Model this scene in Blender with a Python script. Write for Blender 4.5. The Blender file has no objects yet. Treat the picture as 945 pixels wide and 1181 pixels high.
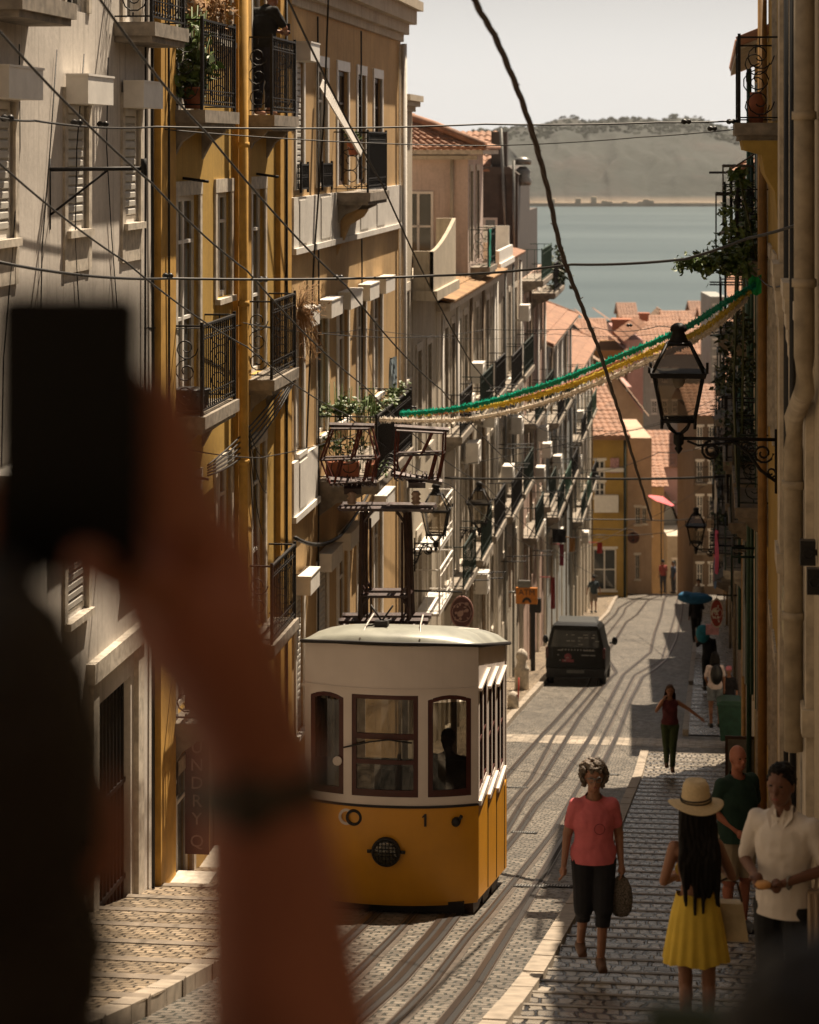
HAZE=0.000038
AZ_REL=24; ELEV=61; SUN_E=5.0; SUN_C=(1.0,.83,.63); SKY_DUST=3.0; SKY_SAT=.35; SKY_TINT=(.50,.45,.40); SKY_E=.05; EXPO=1.15
HZ_TOP=.14; HZ_L=.365; HZ_C=(1.0,.97,.93)
import bpy, bmesh, math, random
from mathutils import Vector, Matrix, noise
R = random.Random(7)
PI = math.pi
F = 2788.0; CX = 472.5; HY = 170.0
A = math.atan(0.125); CA = math.cos(A); SA = math.sin(A)
scene = bpy.context.scene
COL = scene.collection

# ---------------------------------------------------------------- street frame (u across, v down the street)
def W(u, v, z): return Vector((u*CA + v*SA, -u*SA + v*CA, z))
def kk(px): return (px-CX)/F
def VU(px, u):
    k = kk(px); return u*(CA + k*SA)/(k*CA - SA)
def DD(u, v): return -u*SA + v*CA
def ZP(py, u, v): return -(py-HY)*DD(u, v)/F
def S(px, py, D):
    X = kk(px)*D; Z = -(py-HY)*D/F
    return Vector((X*CA - D*SA, X*SA + D*CA, Z))
PROF = [(-90,-.9),(-20,-1.2),(-12,-1.4),(0,-1.9),(2,-2.25),(8,-3.8),(15,-5.7),(17,-6.2),(19.6,-6.83),(25.3,-8.06),(36,-10.25),(47,-12.3),
        (60,-14.25),(71.5,-15.9),(84.5,-17.65),(100,-20.0),(116,-22.35),(124,-23.2),(132,-24.25),(150,-29.0),(200,-39),(300,-47.5),(520,-53.5),(760,-56.5),(1400,-60)]
def ZR(v):
    if v <= PROF[0][0]: return PROF[0][1]
    for (a, za), (b, zb) in zip(PROF, PROF[1:]):
        if v <= b:
            t = (v-a)/(b-a); return za + (zb-za)*t
    return PROF[-1][1]
def GH(px, py, dz=0.0):
    D = 4.0
    while D < 134:
        p = S(px, py, D)
        if p.z <= ZR(p.y)+dz: 
            return p
        D += 0.02
    return S(px, py, 131)

# ---------------------------------------------------------------- mesh builder
class MB:
    def __init__(s): s.v = []; s.f = []; s.m = []; s.sm = []
    def add(s, vs, fs, mi=0, smooth=False):
        n = len(s.v); s.v += [tuple(p) for p in vs]
        s.f += [tuple(i+n for i in f) for f in fs]; s.m += [mi]*len(fs); s.sm += [smooth]*len(fs)
    def box(s, u0, u1, v0, v1, z0, z1, mi=0):
        if u0 > u1: u0, u1 = u1, u0
        if v0 > v1: v0, v1 = v1, v0
        if z0 > z1: z0, z1 = z1, z0
        s.add([(u0,v0,z0),(u1,v0,z0),(u1,v1,z0),(u0,v1,z0),(u0,v0,z1),(u1,v0,z1),(u1,v1,z1),(u0,v1,z1)],
              [(0,3,2,1),(4,5,6,7),(0,1,5,4),(1,2,6,5),(2,3,7,6),(3,0,4,7)], mi); return s
    def prism(s, pts, axis, a, b, mi=0):
        # pts: closed 2-D outline in the other two axes; extruded a..b along axis
        n = len(pts)
        def mk(p, c): 
            return {'u':(c,p[0],p[1]),'v':(p[0],c,p[1]),'z':(p[0],p[1],c)}[axis]
        vs = [mk(p,a) for p in pts]+[mk(p,b) for p in pts]
        fs = [tuple(range(n-1,-1,-1)), tuple(range(n,2*n))]+[(i,(i+1)%n,(i+1)%n+n,i+n) for i in range(n)]
        s.add(vs, fs, mi); return s
    def quad(s, a, b, c, d, mi=0): s.add([a,b,c,d],[(0,1,2,3)],mi); return s
    def tube(s, pts, r, n=6, mi=0, close=False, smooth=True):
        pts = [Vector(p) for p in pts]; k = len(pts)
        if k < 2: return s
        rs = r if isinstance(r,(list,tuple)) else [r]*k
        vs = []; up = Vector((0.13,0.21,1)).normalized()
        for i, p in enumerate(pts):
            if close: t = pts[(i+1)%k]-pts[i-1]
            else: t = pts[min(i+1,k-1)]-pts[max(i-1,0)]
            if t.length < 1e-9: t = Vector((0,0,1))
            t.normalize()
            w = up if abs(t.dot(up)) < 0.95 else Vector((1,0.1,0))
            x = t.cross(w).normalized(); y = t.cross(x)
            for j in range(n):
                a = 2*PI*j/n; vs.append(p + x*(rs[i]*math.cos(a)) + y*(rs[i]*math.sin(a)))
        fs = []
        for i in range(k if close else k-1):
            b = (i+1)%k
            for j in range(n): fs.append((i*n+j, i*n+(j+1)%n, b*n+(j+1)%n, b*n+j))
        if not close: fs += [tuple(range(n-1,-1,-1)), tuple((k-1)*n+j for j in range(n))]
        s.add(vs, fs, mi, smooth); return s
    def ring(s, c, r, t, axis='u', n=10, m=4, mi=0):
        c = Vector(c); pts = []
        for i in range(n):
            a = 2*PI*i/n; x, y = r*math.cos(a), r*math.sin(a)
            pts.append(c + {'u':Vector((0,x,y)),'v':Vector((x,0,y)),'z':Vector((x,y,0))}[axis])
        return s.tube(pts, t, m, mi, close=True)
    def spiral(s, c, r0, r1, turns, t, axis='v', ph=0, m=4, mi=0, sgn=1):
        c = Vector(c); pts = []; n = int(10*turns)+2
        for i in range(n):
            q = i/(n-1); a = ph + sgn*2*PI*turns*q; r = r0+(r1-r0)*q; x, y = r*math.cos(a), r*math.sin(a)
            pts.append(c + {'u':Vector((0,x,y)),'v':Vector((x,0,y)),'z':Vector((x,y,0))}[axis])
        return s.tube(pts, t, m, mi)
    def lathe(s, c, prof, n=16, mi=0, smooth=True, axis='z', sq=1.0):
        c = Vector(c); vs = []; k = len(prof)
        for r, h in prof:
            for j in range(n):
                a = 2*PI*j/n; x, y = r*math.cos(a), r*math.sin(a)*sq
                vs.append(c + {'z':Vector((x,y,h)),'v':Vector((x,h,y)),'u':Vector((h,x,y))}[axis])
        fs = [(i*n+j, i*n+(j+1)%n, (i+1)*n+(j+1)%n, (i+1)*n+j) for i in range(k-1) for j in range(n)]
        fs += [tuple(range(n-1,-1,-1)), tuple((k-1)*n+j for j in range(n))]
        s.add(vs, fs, mi, smooth); return s
    def ell(s, c, r, n=12, m=8, rot=None, mi=0):
        c = Vector(c); vs = [Vector((0,0,1))]
        for i in range(1,m):
            th = PI*i/m
            for j in range(n):
                a = 2*PI*j/n; vs.append(Vector((math.sin(th)*math.cos(a), math.sin(th)*math.sin(a), math.cos(th))))
        vs.append(Vector((0,0,-1)))
        fs = [(0,1+j,1+(j+1)%n) for j in range(n)]
        for i in range(m-2):
            for j in range(n): fs.append((1+i*n+j, 1+(i+1)*n+j, 1+(i+1)*n+(j+1)%n, 1+i*n+(j+1)%n))
        L = len(vs)-1; fs += [(L, 1+(m-2)*n+(j+1)%n, 1+(m-2)*n+j) for j in range(n)]
        r = Vector(r) if not isinstance(r,(int,float)) else Vector((r,r,r)); out = []
        for p in vs:
            q = Vector((p.x*r.x, p.y*r.y, p.z*r.z))
            if rot is not None: q = rot @ q
            out.append(c+q)
        s.add(out, fs, mi, True); return s
    def cone(s, p, q, r0, r1, n=12):
        p = Vector(p); q = Vector(q)
        s.ell(p, r0, n, 8); s.ell(q, r1, n, 8); s.tube([p,q],[r0,r1],n); return s
    def mesh(s, name, mats, origin=(0,0,0)):
        me = bpy.data.meshes.new(name)
        o = Vector(origin)
        me.from_pydata([tuple(Vector(p)-o) for p in s.v], [], s.f)
        for m in (mats if isinstance(mats,(list,tuple)) else [mats]): me.materials.append(m)
        if len(s.f) == len(me.polygons):
            me.polygons.foreach_set('material_index', s.m); me.polygons.foreach_set('use_smooth', s.sm)
        me.update(); return me

def tag(o, label=None, cat=None, group=None, kind=None):
    if label: o['label'] = label
    if cat: o['category'] = cat
    if group: o['group'] = group
    if kind: o['kind'] = kind
    return o
def thing(name, label, cat, org, group=None, rz=None):
    """an Empty at the thing's base (street coordinates)"""
    o = bpy.data.objects.new(name, None); COL.objects.link(o)
    o.empty_display_size = 0.2
    o.location = W(*org); o.rotation_euler = (0,0,-A if rz is None else rz)
    o['org'] = tuple(org); tag(o, label, cat, group); return o
def part(name, mb, mats, parent, label=None):
    """mesh authored in absolute street coordinates, linked under its thing or part"""
    top = parent
    while top.parent: top = top.parent
    o = bpy.data.objects.new(name, mb.mesh(name, mats, top['org'])); COL.objects.link(o); o.parent = parent
    if label: o['label'] = label
    return o
def single(name, mb, mats, label, cat, org, group=None, kind=None):
    o = bpy.data.objects.new(name, mb.mesh(name, mats, org)); COL.objects.link(o)
    o.location = W(*org); o.rotation_euler = (0,0,-A); o['org'] = tuple(org)
    tag(o, label, cat, group, kind); return o
def struct(name, mb, mats, org=(0,0,0), kind='structure'):
    return single(name, mb, mats, None, None, org, None, kind)
def lpart(name, mb, mats, parent):
    """mesh authored in the parent's own local coordinates"""
    o = bpy.data.objects.new(name, mb.mesh(name, mats)); COL.objects.link(o); o.parent = parent; return o

# ---------------------------------------------------------------- materials
MATS = {}
def newmat(name):
    m = bpy.data.materials.new(name); m.use_nodes = True
    nt = m.node_tree; b = nt.nodes['Principled BSDF']; return m, nt, b
def sock(b, n): return b.inputs[n]
def coord(nt, kind='Object', scale=(1,1,1), rot=(0,0,0)):
    t = nt.nodes.new('ShaderNodeTexCoord'); mp = nt.nodes.new('ShaderNodeMapping')
    mp.inputs['Scale'].default_value = scale; mp.inputs['Rotation'].default_value = rot
    nt.links.new(t.outputs[kind], mp.inputs['Vector']); return mp.outputs['Vector']
def noisen(nt, vec, scale, detail=4, rough=0.55, dist=0.0):
    n = nt.nodes.new('ShaderNodeTexNoise'); n.inputs['Scale'].default_value = scale
    n.inputs['Detail'].default_value = detail; n.inputs['Roughness'].default_value = rough; n.inputs['Distortion'].default_value = dist
    nt.links.new(vec, n.inputs['Vector']); return n.outputs['Fac']
def ramp(nt, fac, stops):
    r = nt.nodes.new('ShaderNodeValToRGB'); e = r.color_ramp.elements
    while len(e) < len(stops): e.new(0.5)
    for i, (p, c) in enumerate(stops):
        e[i].position = p; e[i].color = (c[0],c[1],c[2],1) if not isinstance(c,(int,float)) else (c,c,c,1)
    nt.links.new(fac, r.inputs['Fac']); return r.outputs['Color']
def mixc(nt, fac, a, b, mode='MIX'):
    m = nt.nodes.new('ShaderNodeMix'); m.data_type = 'RGBA'; m.blend_type = mode
    def put(s, x):
        if isinstance(x, bpy.types.NodeSocket): nt.links.new(x, s)
        elif isinstance(x,(int,float)): s.default_value = x
        else: s.default_value = (x[0],x[1],x[2],1)
    put(m.inputs[0], fac); put(m.inputs[6], a); put(m.inputs[7], b); return m.outputs[2]
def bump(nt, b, h, strength=0.3, dist=0.02):
    n = nt.nodes.new('ShaderNodeBump'); n.inputs['Strength'].default_value = strength; n.inputs['Distance'].default_value = dist
    nt.links.new(h, n.inputs['Height']); nt.links.new(n.outputs['Normal'], b.inputs['Normal'])
def simple(name, c, rough=0.6, metal=0.0, var=0.25, scale=9.0, bmp=0.15, spec=0.4):
    if name in MATS: return MATS[name]
    m, nt, b = newmat(name); v = coord(nt); f = noisen(nt, v, scale, 5)
    lo = tuple(x*(1-var) for x in c); hi = tuple(min(1,x*(1+var)) for x in c)
    nt.links.new(ramp(nt, f, [(0.3,lo),(0.7,hi)]), b.inputs['Base Color'])
    b.inputs['Roughness'].default_value = rough; b.inputs['Metallic'].default_value = metal
    b.inputs['Specular IOR Level'].default_value = spec
    if bmp: bump(nt, b, f, bmp, 0.01)
    MATS[name] = m; return m
def plaster(name, c, dirt=0.5, dark=(0.09,0.07,0.05), patch=None):
    """painted lime render: mottling, rain streaks, blistered and patched areas"""
    if name in MATS: return MATS[name]
    m, nt, b = newmat(name); v = coord(nt)
    big = noisen(nt, v, 0.9, 8, 0.75); fine = noisen(nt, v, 14, 6, 0.7)
    st = noisen(nt, coord(nt, scale=(7,7,0.35)), 1.3, 6, 0.7, 0.4)
    c1 = ramp(nt, big, [(0.32,tuple(x*0.62 for x in c)),(0.68,tuple(min(1,x*1.1) for x in c))])
    c2 = mixc(nt, 0.35, c1, ramp(nt, fine, [(0.3,tuple(x*0.7 for x in c)),(0.7,tuple(min(1,x*1.15) for x in c))]))
    sm = ramp(nt, st, [(0.52,0.0),(0.72,1.0)])
    mul = nt.nodes.new('ShaderNodeMath'); mul.operation='MULTIPLY'; mul.inputs[1].default_value = dirt
    nt.links.new(sm, mul.inputs[0])
    c3 = mixc(nt, mul.outputs[0], c2, tuple(0.45*x+0.3*d for x, d in zip(c,dark)))
    bl = noisen(nt, coord(nt), 1.7, 8, 0.75, 1.2)
    pm = ramp(nt, bl, [(0.66,0.0),(0.69,1.0)])
    mu2 = nt.nodes.new('ShaderNodeMath'); mu2.operation='MULTIPLY'; mu2.inputs[1].default_value = 0.7*dirt
    nt.links.new(pm, mu2.inputs[0])
    pc = patch or tuple(0.6*x+0.08 for x in c)
    c4 = mixc(nt, mu2.outputs[0], c3, pc)
    nt.links.new(c4, b.inputs['Base Color']); b.inputs['Roughness'].default_value = 0.85
    b.inputs['Specular IOR Level'].default_value = 0.25
    bump(nt, b, fine, 0.25, 0.012)
    MATS[name] = m; return m
def tinsel(name, c):
    m, nt, b = newmat(name); o = nt.nodes['Material Output']; t = nt.nodes.new('ShaderNodeBsdfTranslucent'); x = nt.nodes.new('ShaderNodeMixShader'); x.inputs[0].default_value=.5
    f = noisen(nt, coord(nt), 30, 3); cc = ramp(nt, f, [(.3,tuple(a*.6 for a in c)),(.7,c)]); nt.links.new(cc,b.inputs['Base Color']); nt.links.new(cc,t.inputs[0]); b.inputs['Roughness'].default_value=.4
    nt.links.new(b.outputs[0],x.inputs[1]); nt.links.new(t.outputs[0],x.inputs[2]); nt.links.new(x.outputs[0],o.inputs[0]); return m
def cobble(name, c, mortar, bw=0.12, bh=0.1, rough=0.5, ms=0.012, rot=0, dist=0.03, bstr=0.6, spec=0.5):
    if name in MATS: return MATS[name]
    m, nt, b = newmat(name); v = coord(nt, rot=(0,0,rot))
    nz = nt.nodes.new('ShaderNodeTexNoise'); nz.inputs['Scale'].default_value = 3.0; nz.inputs['Detail'].default_value = 3
    nt.links.new(v, nz.inputs['Vector'])
    mx = nt.nodes.new('ShaderNodeVectorMath'); mx.operation='MULTIPLY_ADD'
    nt.links.new(nz.outputs['Color'], mx.inputs[0]); mx.inputs[1].default_value=(dist*2,dist*2,0); nt.links.new(v, mx.inputs[2])
    br = nt.nodes.new('ShaderNodeTexBrick'); nt.links.new(mx.outputs[0], br.inputs['Vector'])
    br.inputs['Scale'].default_value = 1; br.inputs['Brick Width'].default_value = bw; br.inputs['Row Height'].default_value = bh
    br.inputs['Mortar Size'].default_value = ms; br.inputs['Mortar Smooth'].default_value = 0.5; br.inputs['Bias'].default_value = 0.0
    br.inputs['Color1'].default_value = (*[x*0.62 for x in c],1); br.inputs['Color2'].default_value = (*[min(1,x*1.3) for x in c],1)
    br.inputs['Mortar'].default_value = (*mortar,1)
    dirt = noisen(nt, coord(nt), 0.55, 7, 0.7)
    cc = mixc(nt, 1.0, br.outputs['Color'], ramp(nt, dirt, [(0.3,0.5),(0.7,1.15)]), 'MULTIPLY')
    nt.links.new(cc, b.inputs['Base Color'])
    fn = noisen(nt, coord(nt), 30, 4)
    rr = ramp(nt, noisen(nt, coord(nt), 6, 4), [(0.3,rough*0.75),(0.7,min(1,rough*1.35))])
    nt.links.new(rr, b.inputs['Roughness']); b.inputs['Specular IOR Level'].default_value = spec
    inv = nt.nodes.new('ShaderNodeMath'); inv.operation='MULTIPLY_ADD'; inv.inputs[1].default_value=-1.0; inv.inputs[2].default_value=1.0
    nt.links.new(br.outputs['Fac'], inv.inputs[0])
    ad = nt.nodes.new('ShaderNodeMath'); ad.operation='MULTIPLY_ADD'; ad.inputs[1].default_value=0.35
    nt.links.new(fn, ad.inputs[0]); nt.links.new(inv.outputs[0], ad.inputs[2])
    bump(nt, b, ad.outputs[0], bstr, 0.02)
    MATS[name] = m; return m
def glassm(name, c=(0.02,0.022,0.022), rough=0.06, spec=0.6):
    if name in MATS: return MATS[name]
    m, nt, b = newmat(name); f = noisen(nt, coord(nt), 1.2, 2)
    nt.links.new(ramp(nt, f, [(0.3,c),(0.7,tuple(x*2.2 for x in c))]), b.inputs['Base Color'])
    b.inputs['Roughness'].default_value = rough; b.inputs['Specular IOR Level'].default_value = spec
    MATS[name] = m; return m
def clear(name, tint=(0.9,0.9,0.88), mixf=0.12):
    if name in MATS: return MATS[name]
    m = bpy.data.materials.new(name); m.use_nodes = True; nt = m.node_tree; nt.nodes.clear()
    o = nt.nodes.new('ShaderNodeOutputMaterial'); t = nt.nodes.new('ShaderNodeBsdfTransparent'); g = nt.nodes.new('ShaderNodeBsdfGlossy')
    t.inputs[0].default_value = (*tint,1); g.inputs['Roughness'].default_value = 0.05
    x = nt.nodes.new('ShaderNodeMixShader'); x.inputs[0].default_value = mixf
    nt.links.new(t.outputs[0], x.inputs[1]); nt.links.new(g.outputs[0], x.inputs[2]); nt.links.new(x.outputs[0], o.inputs[0])
    MATS[name] = m; return m

M_iron = simple('iron', (0.008,0.007,0.007), 0.6, 0.0, 0.3, 20, 0.2, 0.25)
M_irongreen = simple('green_iron', (0.01,0.02,0.016), 0.6, 0.0, 0.3, 20, 0.2, 0.25)
M_white = simple('white_paint', (0.68,0.65,0.6), 0.5, 0, 0.1, 6, 0.1)
M_trim = simple('stone_trim', (0.47,0.42,0.35), 0.8, 0, 0.3, 10, 0.4)
M_slab = simple('balcony_stone', (0.21,0.18,0.145), 0.85, 0, 0.4, 7, 0.5)
M_glass = glassm('window_glass')
M_curtain = simple('curtain', (0.5,0.47,0.42), 0.9, 0, 0.15, 5, 0.1)
M_wood = simple('dark_wood', (0.05,0.025,0.015), 0.5, 0, 0.3, 12, 0.2)
M_green = simple('green_paint', (0.02,0.06,0.04), 0.5, 0, 0.3, 9, 0.2)
M_shutter = simple('roller_shutter', (0.45,0.43,0.39), 0.6, 0, 0.12, 6, 0.1)
M_cable = simple('cable_rubber', (0.012,0.011,0.01), 0.6, 0, 0.2, 20, 0)
M_steel = simple('rail_steel', (0.045,0.033,0.026), 0.33, 0.4, 0.3, 30, 0.1)
M_groove = simple('rail_groove', (0.008,0.006,0.005), 0.8, 0, 0.3, 30, 0.3)
M_leaf = simple('leaf', (0.07,0.11,0.025), 0.5, 0, 0.5, 12, 0)
M_leafd = simple('dark_leaf', (0.03,0.045,0.012), 0.5, 0, 0.5, 12, 0)
M_dry = simple('dry_twig', (0.24,0.13,0.05), 0.8, 0, 0.4, 12, 0)
M_terra = simple('terracotta', (0.35,0.12,0.06), 0.8, 0, 0.25, 9, 0.3)
M_metalgrey = simple('grey_metal', (0.2,0.2,0.19), 0.45, 0.6, 0.2, 12, 0.1)
M_black = simple('black_plastic', (0.01,0.01,0.011), 0.4, 0, 0.2, 12, 0)
def tilem(name, c):
    if name in MATS: return MATS[name]
    m, nt, b = newmat(name); v = coord(nt)
    f = noisen(nt, v, 2.2, 6, 0.7); g = noisen(nt, v, 9, 3, 0.6)
    c1 = ramp(nt, f, [(0.3,tuple(x*0.55 for x in c)),(0.55,c),(0.75,tuple(min(1,x*1.35) for x in c))])
    c2 = mixc(nt, ramp(nt, g, [(0.58,0.0),(0.75,0.6)]), c1, (0.16,0.12,0.07))
    nt.links.new(c2, b.inputs['Base Color']); b.inputs['Roughness'].default_value = 0.8
    bump(nt, b, g, 0.3, 0.01); MATS[name] = m; return m
M_tile = tilem('clay_tile', (0.27,0.135,0.08)); M_tileb = tilem('pale_clay_tile', (0.28,0.18,0.12)); M_tilec = tilem('brown_clay_tile', (0.2,0.10,0.06))
M_tile2 = tilem('mossy_clay_tile', (0.3,0.17,0.07))

# ---------------------------------------------------------------- building kit (s = direction the facade faces: +1 left side, -1 right side)
def facade_wall(mb, uf, s, v0, v1, z0, z1, ops, depth=8.0, rev=0.16):
    vs = sorted(set([v0,v1]+[x for o in ops for x in (max(v0,min(v1,o[0])),max(v0,min(v1,o[1])))]))
    zs = sorted(set([z0,z1]+[x for o in ops for x in (max(z0,min(z1,o[2])),max(z0,min(z1,o[3])))]))
    for a, b in zip(vs, vs[1:]):
        for c, d in zip(zs, zs[1:]):
            mv, mz = (a+b)/2, (c+d)/2
            if b-a < 1e-5 or d-c < 1e-5: continue
            if any(o[0] < mv < o[1] and o[2] < mz < o[3] for o in ops): continue
            q = [(uf,a,c),(uf,b,c),(uf,b,d),(uf,a,d)]
            if s < 0: q.reverse()
            mb.quad(*q)
    ui = uf - s*rev
    for a, b, c, d in ops:
        mb.quad((uf,a,c),(ui,a,c),(ui,a,d),(uf,a,d)); mb.quad((uf,b,c),(uf,b,d),(ui,b,d),(ui,b,c))
        mb.quad((uf,a,d),(ui,a,d),(ui,b,d),(uf,b,d)); mb.quad((uf,a,c),(uf,b,c),(ui,b,c),(ui,a,c))
        mb.quad((ui-s*.01,a-.02,c-.02),(ui-s*.01,b+.02,c-.02),(ui-s*.01,b+.02,d+.02),(ui-s*.01,a-.02,d+.02))
    ub = uf - s*depth
    mb.quad((uf,v0,z0),(ub,v0,z0),(ub,v0,z1),(uf,v0,z1)); mb.quad((uf,v1,z0),(uf,v1,z1),(ub,v1,z1),(ub,v1,z0))
    mb.quad((ub,v0,z0),(ub,v1,z0),(ub,v1,z1),(ub,v0,z1)); mb.quad((uf,v0,z1),(ub,v0,z1),(ub,v1,z1),(uf,v1,z1))
def window(T, uf, s, a, b, z0, z1, style='sash', surround=True, sill=True, box=False, trim=None, frame=None, apron=0, lod=0):
    fm = frame or M_white; ui = uf - s*(0.025 if style=='shutter' else 0.055); w = b-a; h = z1-z0; t = min(0.07, w*0.12)
    f = MB()
    f.box(ui, ui-s*.05, a, a+t, z0, z1); f.box(ui, ui-s*.05, b-t, b, z0, z1)
    f.box(ui, ui-s*.05, a+t, b-t, z0, z0+t); f.box(ui, ui-s*.05, a+t, b-t, z1-t, z1)
    if style in ('sash','door'):
        m = (a+b)/2; f.box(ui+s*.004, ui-s*.05, m-t*.55, m+t*.55, z0+t, z1-t)
        if lod == 0:
            for q in ((0.72,) if style == 'sash' else (0.42,0.78)):
                zz = z0+h*q; f.box(ui-s*.002, ui-s*.045, a+t, m-t*.55, zz-.02, zz+.02); f.box(ui-s*.002, ui-s*.045, m+t*.55, b-t, zz-.02, zz+.02)
    wo = part('window' if style != 'door' else 'french_door', f, fm, T)
    if style == 'shutter':
        q = MB(); n = max(4, int((h-2*t)/0.085)); dz = (h-2*t)/n
        for i in range(n):
            z = z0+t+i*dz
            q.prism([(ui-s*.012, z),(ui+s*.012, z+dz*.2),(ui+s*.012, z+dz*.75),(ui-s*.012, z+dz)], 'v', a+t, b-t)
        part('shutter', q, M_shutter, wo)
    else:
        q = MB(); q.box(ui-s*.02, ui-s*.03, a+t*.6, b-t*.6, z0+t*.6, z1-t*.6); part('pane', q, M_glass, wo)
        if lod == 0 and R.random() < 0.5:
            c = MB(); m = (a+b)/2; n = 6
            for (x0,x1) in ((a+t, a+t+w*.26),):
                for i in range(n):
                    y0 = x0+(x1-x0)*i/n; c.box(ui-s*(.014+.004*(i%2)), ui-s*.019, y0, y0+(x1-x0)/n, z0+t, z1-t)
            part('curtain', c, M_curtain, wo)
    if surround:
        q = MB(); e = 0.11; p = uf+s*0.025; c0 = uf-s*.03
        q.box(p, c0, a-e, a, z0-apron, z1); q.box(p, c0, b, b+e, z0-apron, z1); q.box(p+s*.004, c0, a-e-.01, b+e+.01, z1, z1+e*1.5)
        if apron: q.box(p-s*.004, uf+s*.003, a, b, z0-apron, z0-.06)
        part('surround', q, trim or M_trim, wo)
    if sill:
        q = MB(); q.box(uf+s*0.07, uf-s*.1, a-.06, b+.06, z0-.07, z0-.002); part('sill', q, trim or M_trim, wo)
    if box:
        q = MB(); q.box(uf+s*.24, uf+s*.028, a-.1, b+.1, z1+.01, z1+.27); q.box(uf+s*.25, uf+s*.028, a-.115, b+.115, z1+.27, z1+.29)
        part('blind_box', q, M_white, wo)
    return wo
def railing_mb(mb, uf, s, p, a, b, z0, h=1.0, fancy=True, step=0.105, axisside=True, t=0.009):
    uo = uf + s*p
    def bar(x, y, za, zb, r=t): mb.box(x-r, x+r, y-r, y+r, za, zb)
    mb.box(uo-.018, uo+.018, a-.018, b+.018, z0+h-.025, z0+h); mb.box(uo-.012, uo+.012, a, b, z0+.05, z0+.07)
    mb.box(uo-.008, uo+.008, a, b, z0+.22, z0+.232); mb.box(uo-.008, uo+.008, a, b, z0+h-.17, z0+h-.158)
    for y in (a, b):
        lo, hi = sorted((uf, uo)); mb.box(lo, hi, y-.018, y+.018, z0+h-.022, z0+h-.002); mb.box(lo, hi, y-.01, y+.01, z0+.052, z0+.068)
        bar(uo, y, z0, z0+h+.03, .017)
    n = max(2, int((b-a)/step)); 
    for i in range(1, n):
        y = a+(b-a)*i/n; bar(uo, y, z0+.06, z0+h-.02)
        if fancy and i < n:
            mb.ring((uo, y-(b-a)/n/2, z0+.145), (b-a)/n*.42, t*.6, 'u', 8, 3); mb.ring((uo, y-(b-a)/n/2, z0+h-.09), (b-a)/n*.42, t*.6, 'u', 8, 3)
    for y in (a, b):
        if fancy:   # big scrolls in the side panels
            m = uf+s*p/2; r = p*.38
            for k, zz in enumerate((z0+.24, z0+.5, z0+.76)):
                mb.spiral((m, y, zz), r, r*.25, 1.4, .008, 'v', PI/2*(k%2), 4, 0, 1 if k%2 else -1)
            bar(m, y, z0+.06, z0+.1); bar(m, y, z0+h-.1, z0+h)
        else:
            k = max(2, int(p/step))
            for i in range(1, k): bar(uf+s*p*i/k, y, z0+.06, z0+h-.02)
def balcony(T, uf, s, p, a, b, z0, h=1.0, fancy=True, mat=None, slabm=None, thick=0.14, corbel=True, solid=False, lod=0):
    q = MB(); q.box(uf+s*.002, uf+s*(p+.05), a-.06, b+.06, z0-thick, z0); q.box(uf+s*.002, uf+s*(p+.01), a-.02, b+.02, z0-thick-.06, z0-thick)
    if corbel:
        for y in (a+.12, b-.12):
            q.prism([(uf, z0-thick-.06),(uf+s*p*.8, z0-thick-.06),(uf+s*p*.7, z0-thick-.12),(uf+s*p*.3, z0-thick-.22),(uf, z0-thick-.42)], 'v', y-.06, y+.06)
    bo = part('balcony', q, slabm or M_slab, T)
    r = MB()
    if solid:
        r.box(uf+s*(p-.0), uf+s*(p-.08), a, b, z0+.003, z0+h*.85); r.box(uf, uf+s*(p-.081), a, a+.08, z0+.003, z0+h*.85); r.box(uf, uf+s*(p-.081), b-.08, b, z0+.003, z0+h*.85)
    else: railing_mb(r, uf, s, p, a, b, z0, h, fancy, 0.115 if lod == 0 else 0.2, t=.0075 if lod==0 else .009)
    part('railing', r, mat or M_iron, bo); return bo
def tile_field(mb, p00, p10, p01, w=0.21, row=0.38, amp=0.055, th=0.06, p11=None):
    """barrel tiles: p00->p10 along the eave, p00->p01 up the slope"""
    p00, p10, p01 = Vector(p00), Vector(p10), Vector(p01)
    e = p10-p00; g = p01-p00; tw = (Vector(p11)-p10-g) if p11 is not None else Vector((0,0,0)); L = e.length; H = g.length; n = e.cross(g).normalized()
    if n.z < 0: n = -n
    nc = max(2, int(L/w)); nr = max(1, int(H/row)); sub = 6
    xs = [i/(nc*sub) for i in range(nc*sub+1)]
    for r in range(nr):
        a = r/nr; b = (r+1)/nr + (0.06/H if r < nr-1 else 0)
        vs = []; j = R.uniform(-.008,.008)
        for y, lift in ((a,0.03),(b,0.0)):
            for x in xs:
                ph = abs(math.sin(PI*x*nc)); vs.append(p00+e*x+g*y+tw*(x*y)+n*(amp*ph+lift+j))
        m = len(xs)
        mb.add(vs, [(i,i+1,m+i+1,m+i) for i in range(m-1)], 0, True)
        # the lip of each course
        vs2 = [p00+e*x+g*a+tw*(x*a)+n*(amp*abs(math.sin(PI*x*nc))+.03+j) for x in xs]+[p00+e*x+g*a+tw*(x*a)+n*(-.0) for x in xs]
        mb.add(vs2, [(i,m+i,m+i+1,i+1) for i in range(m-1)], 0, False)
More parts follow.
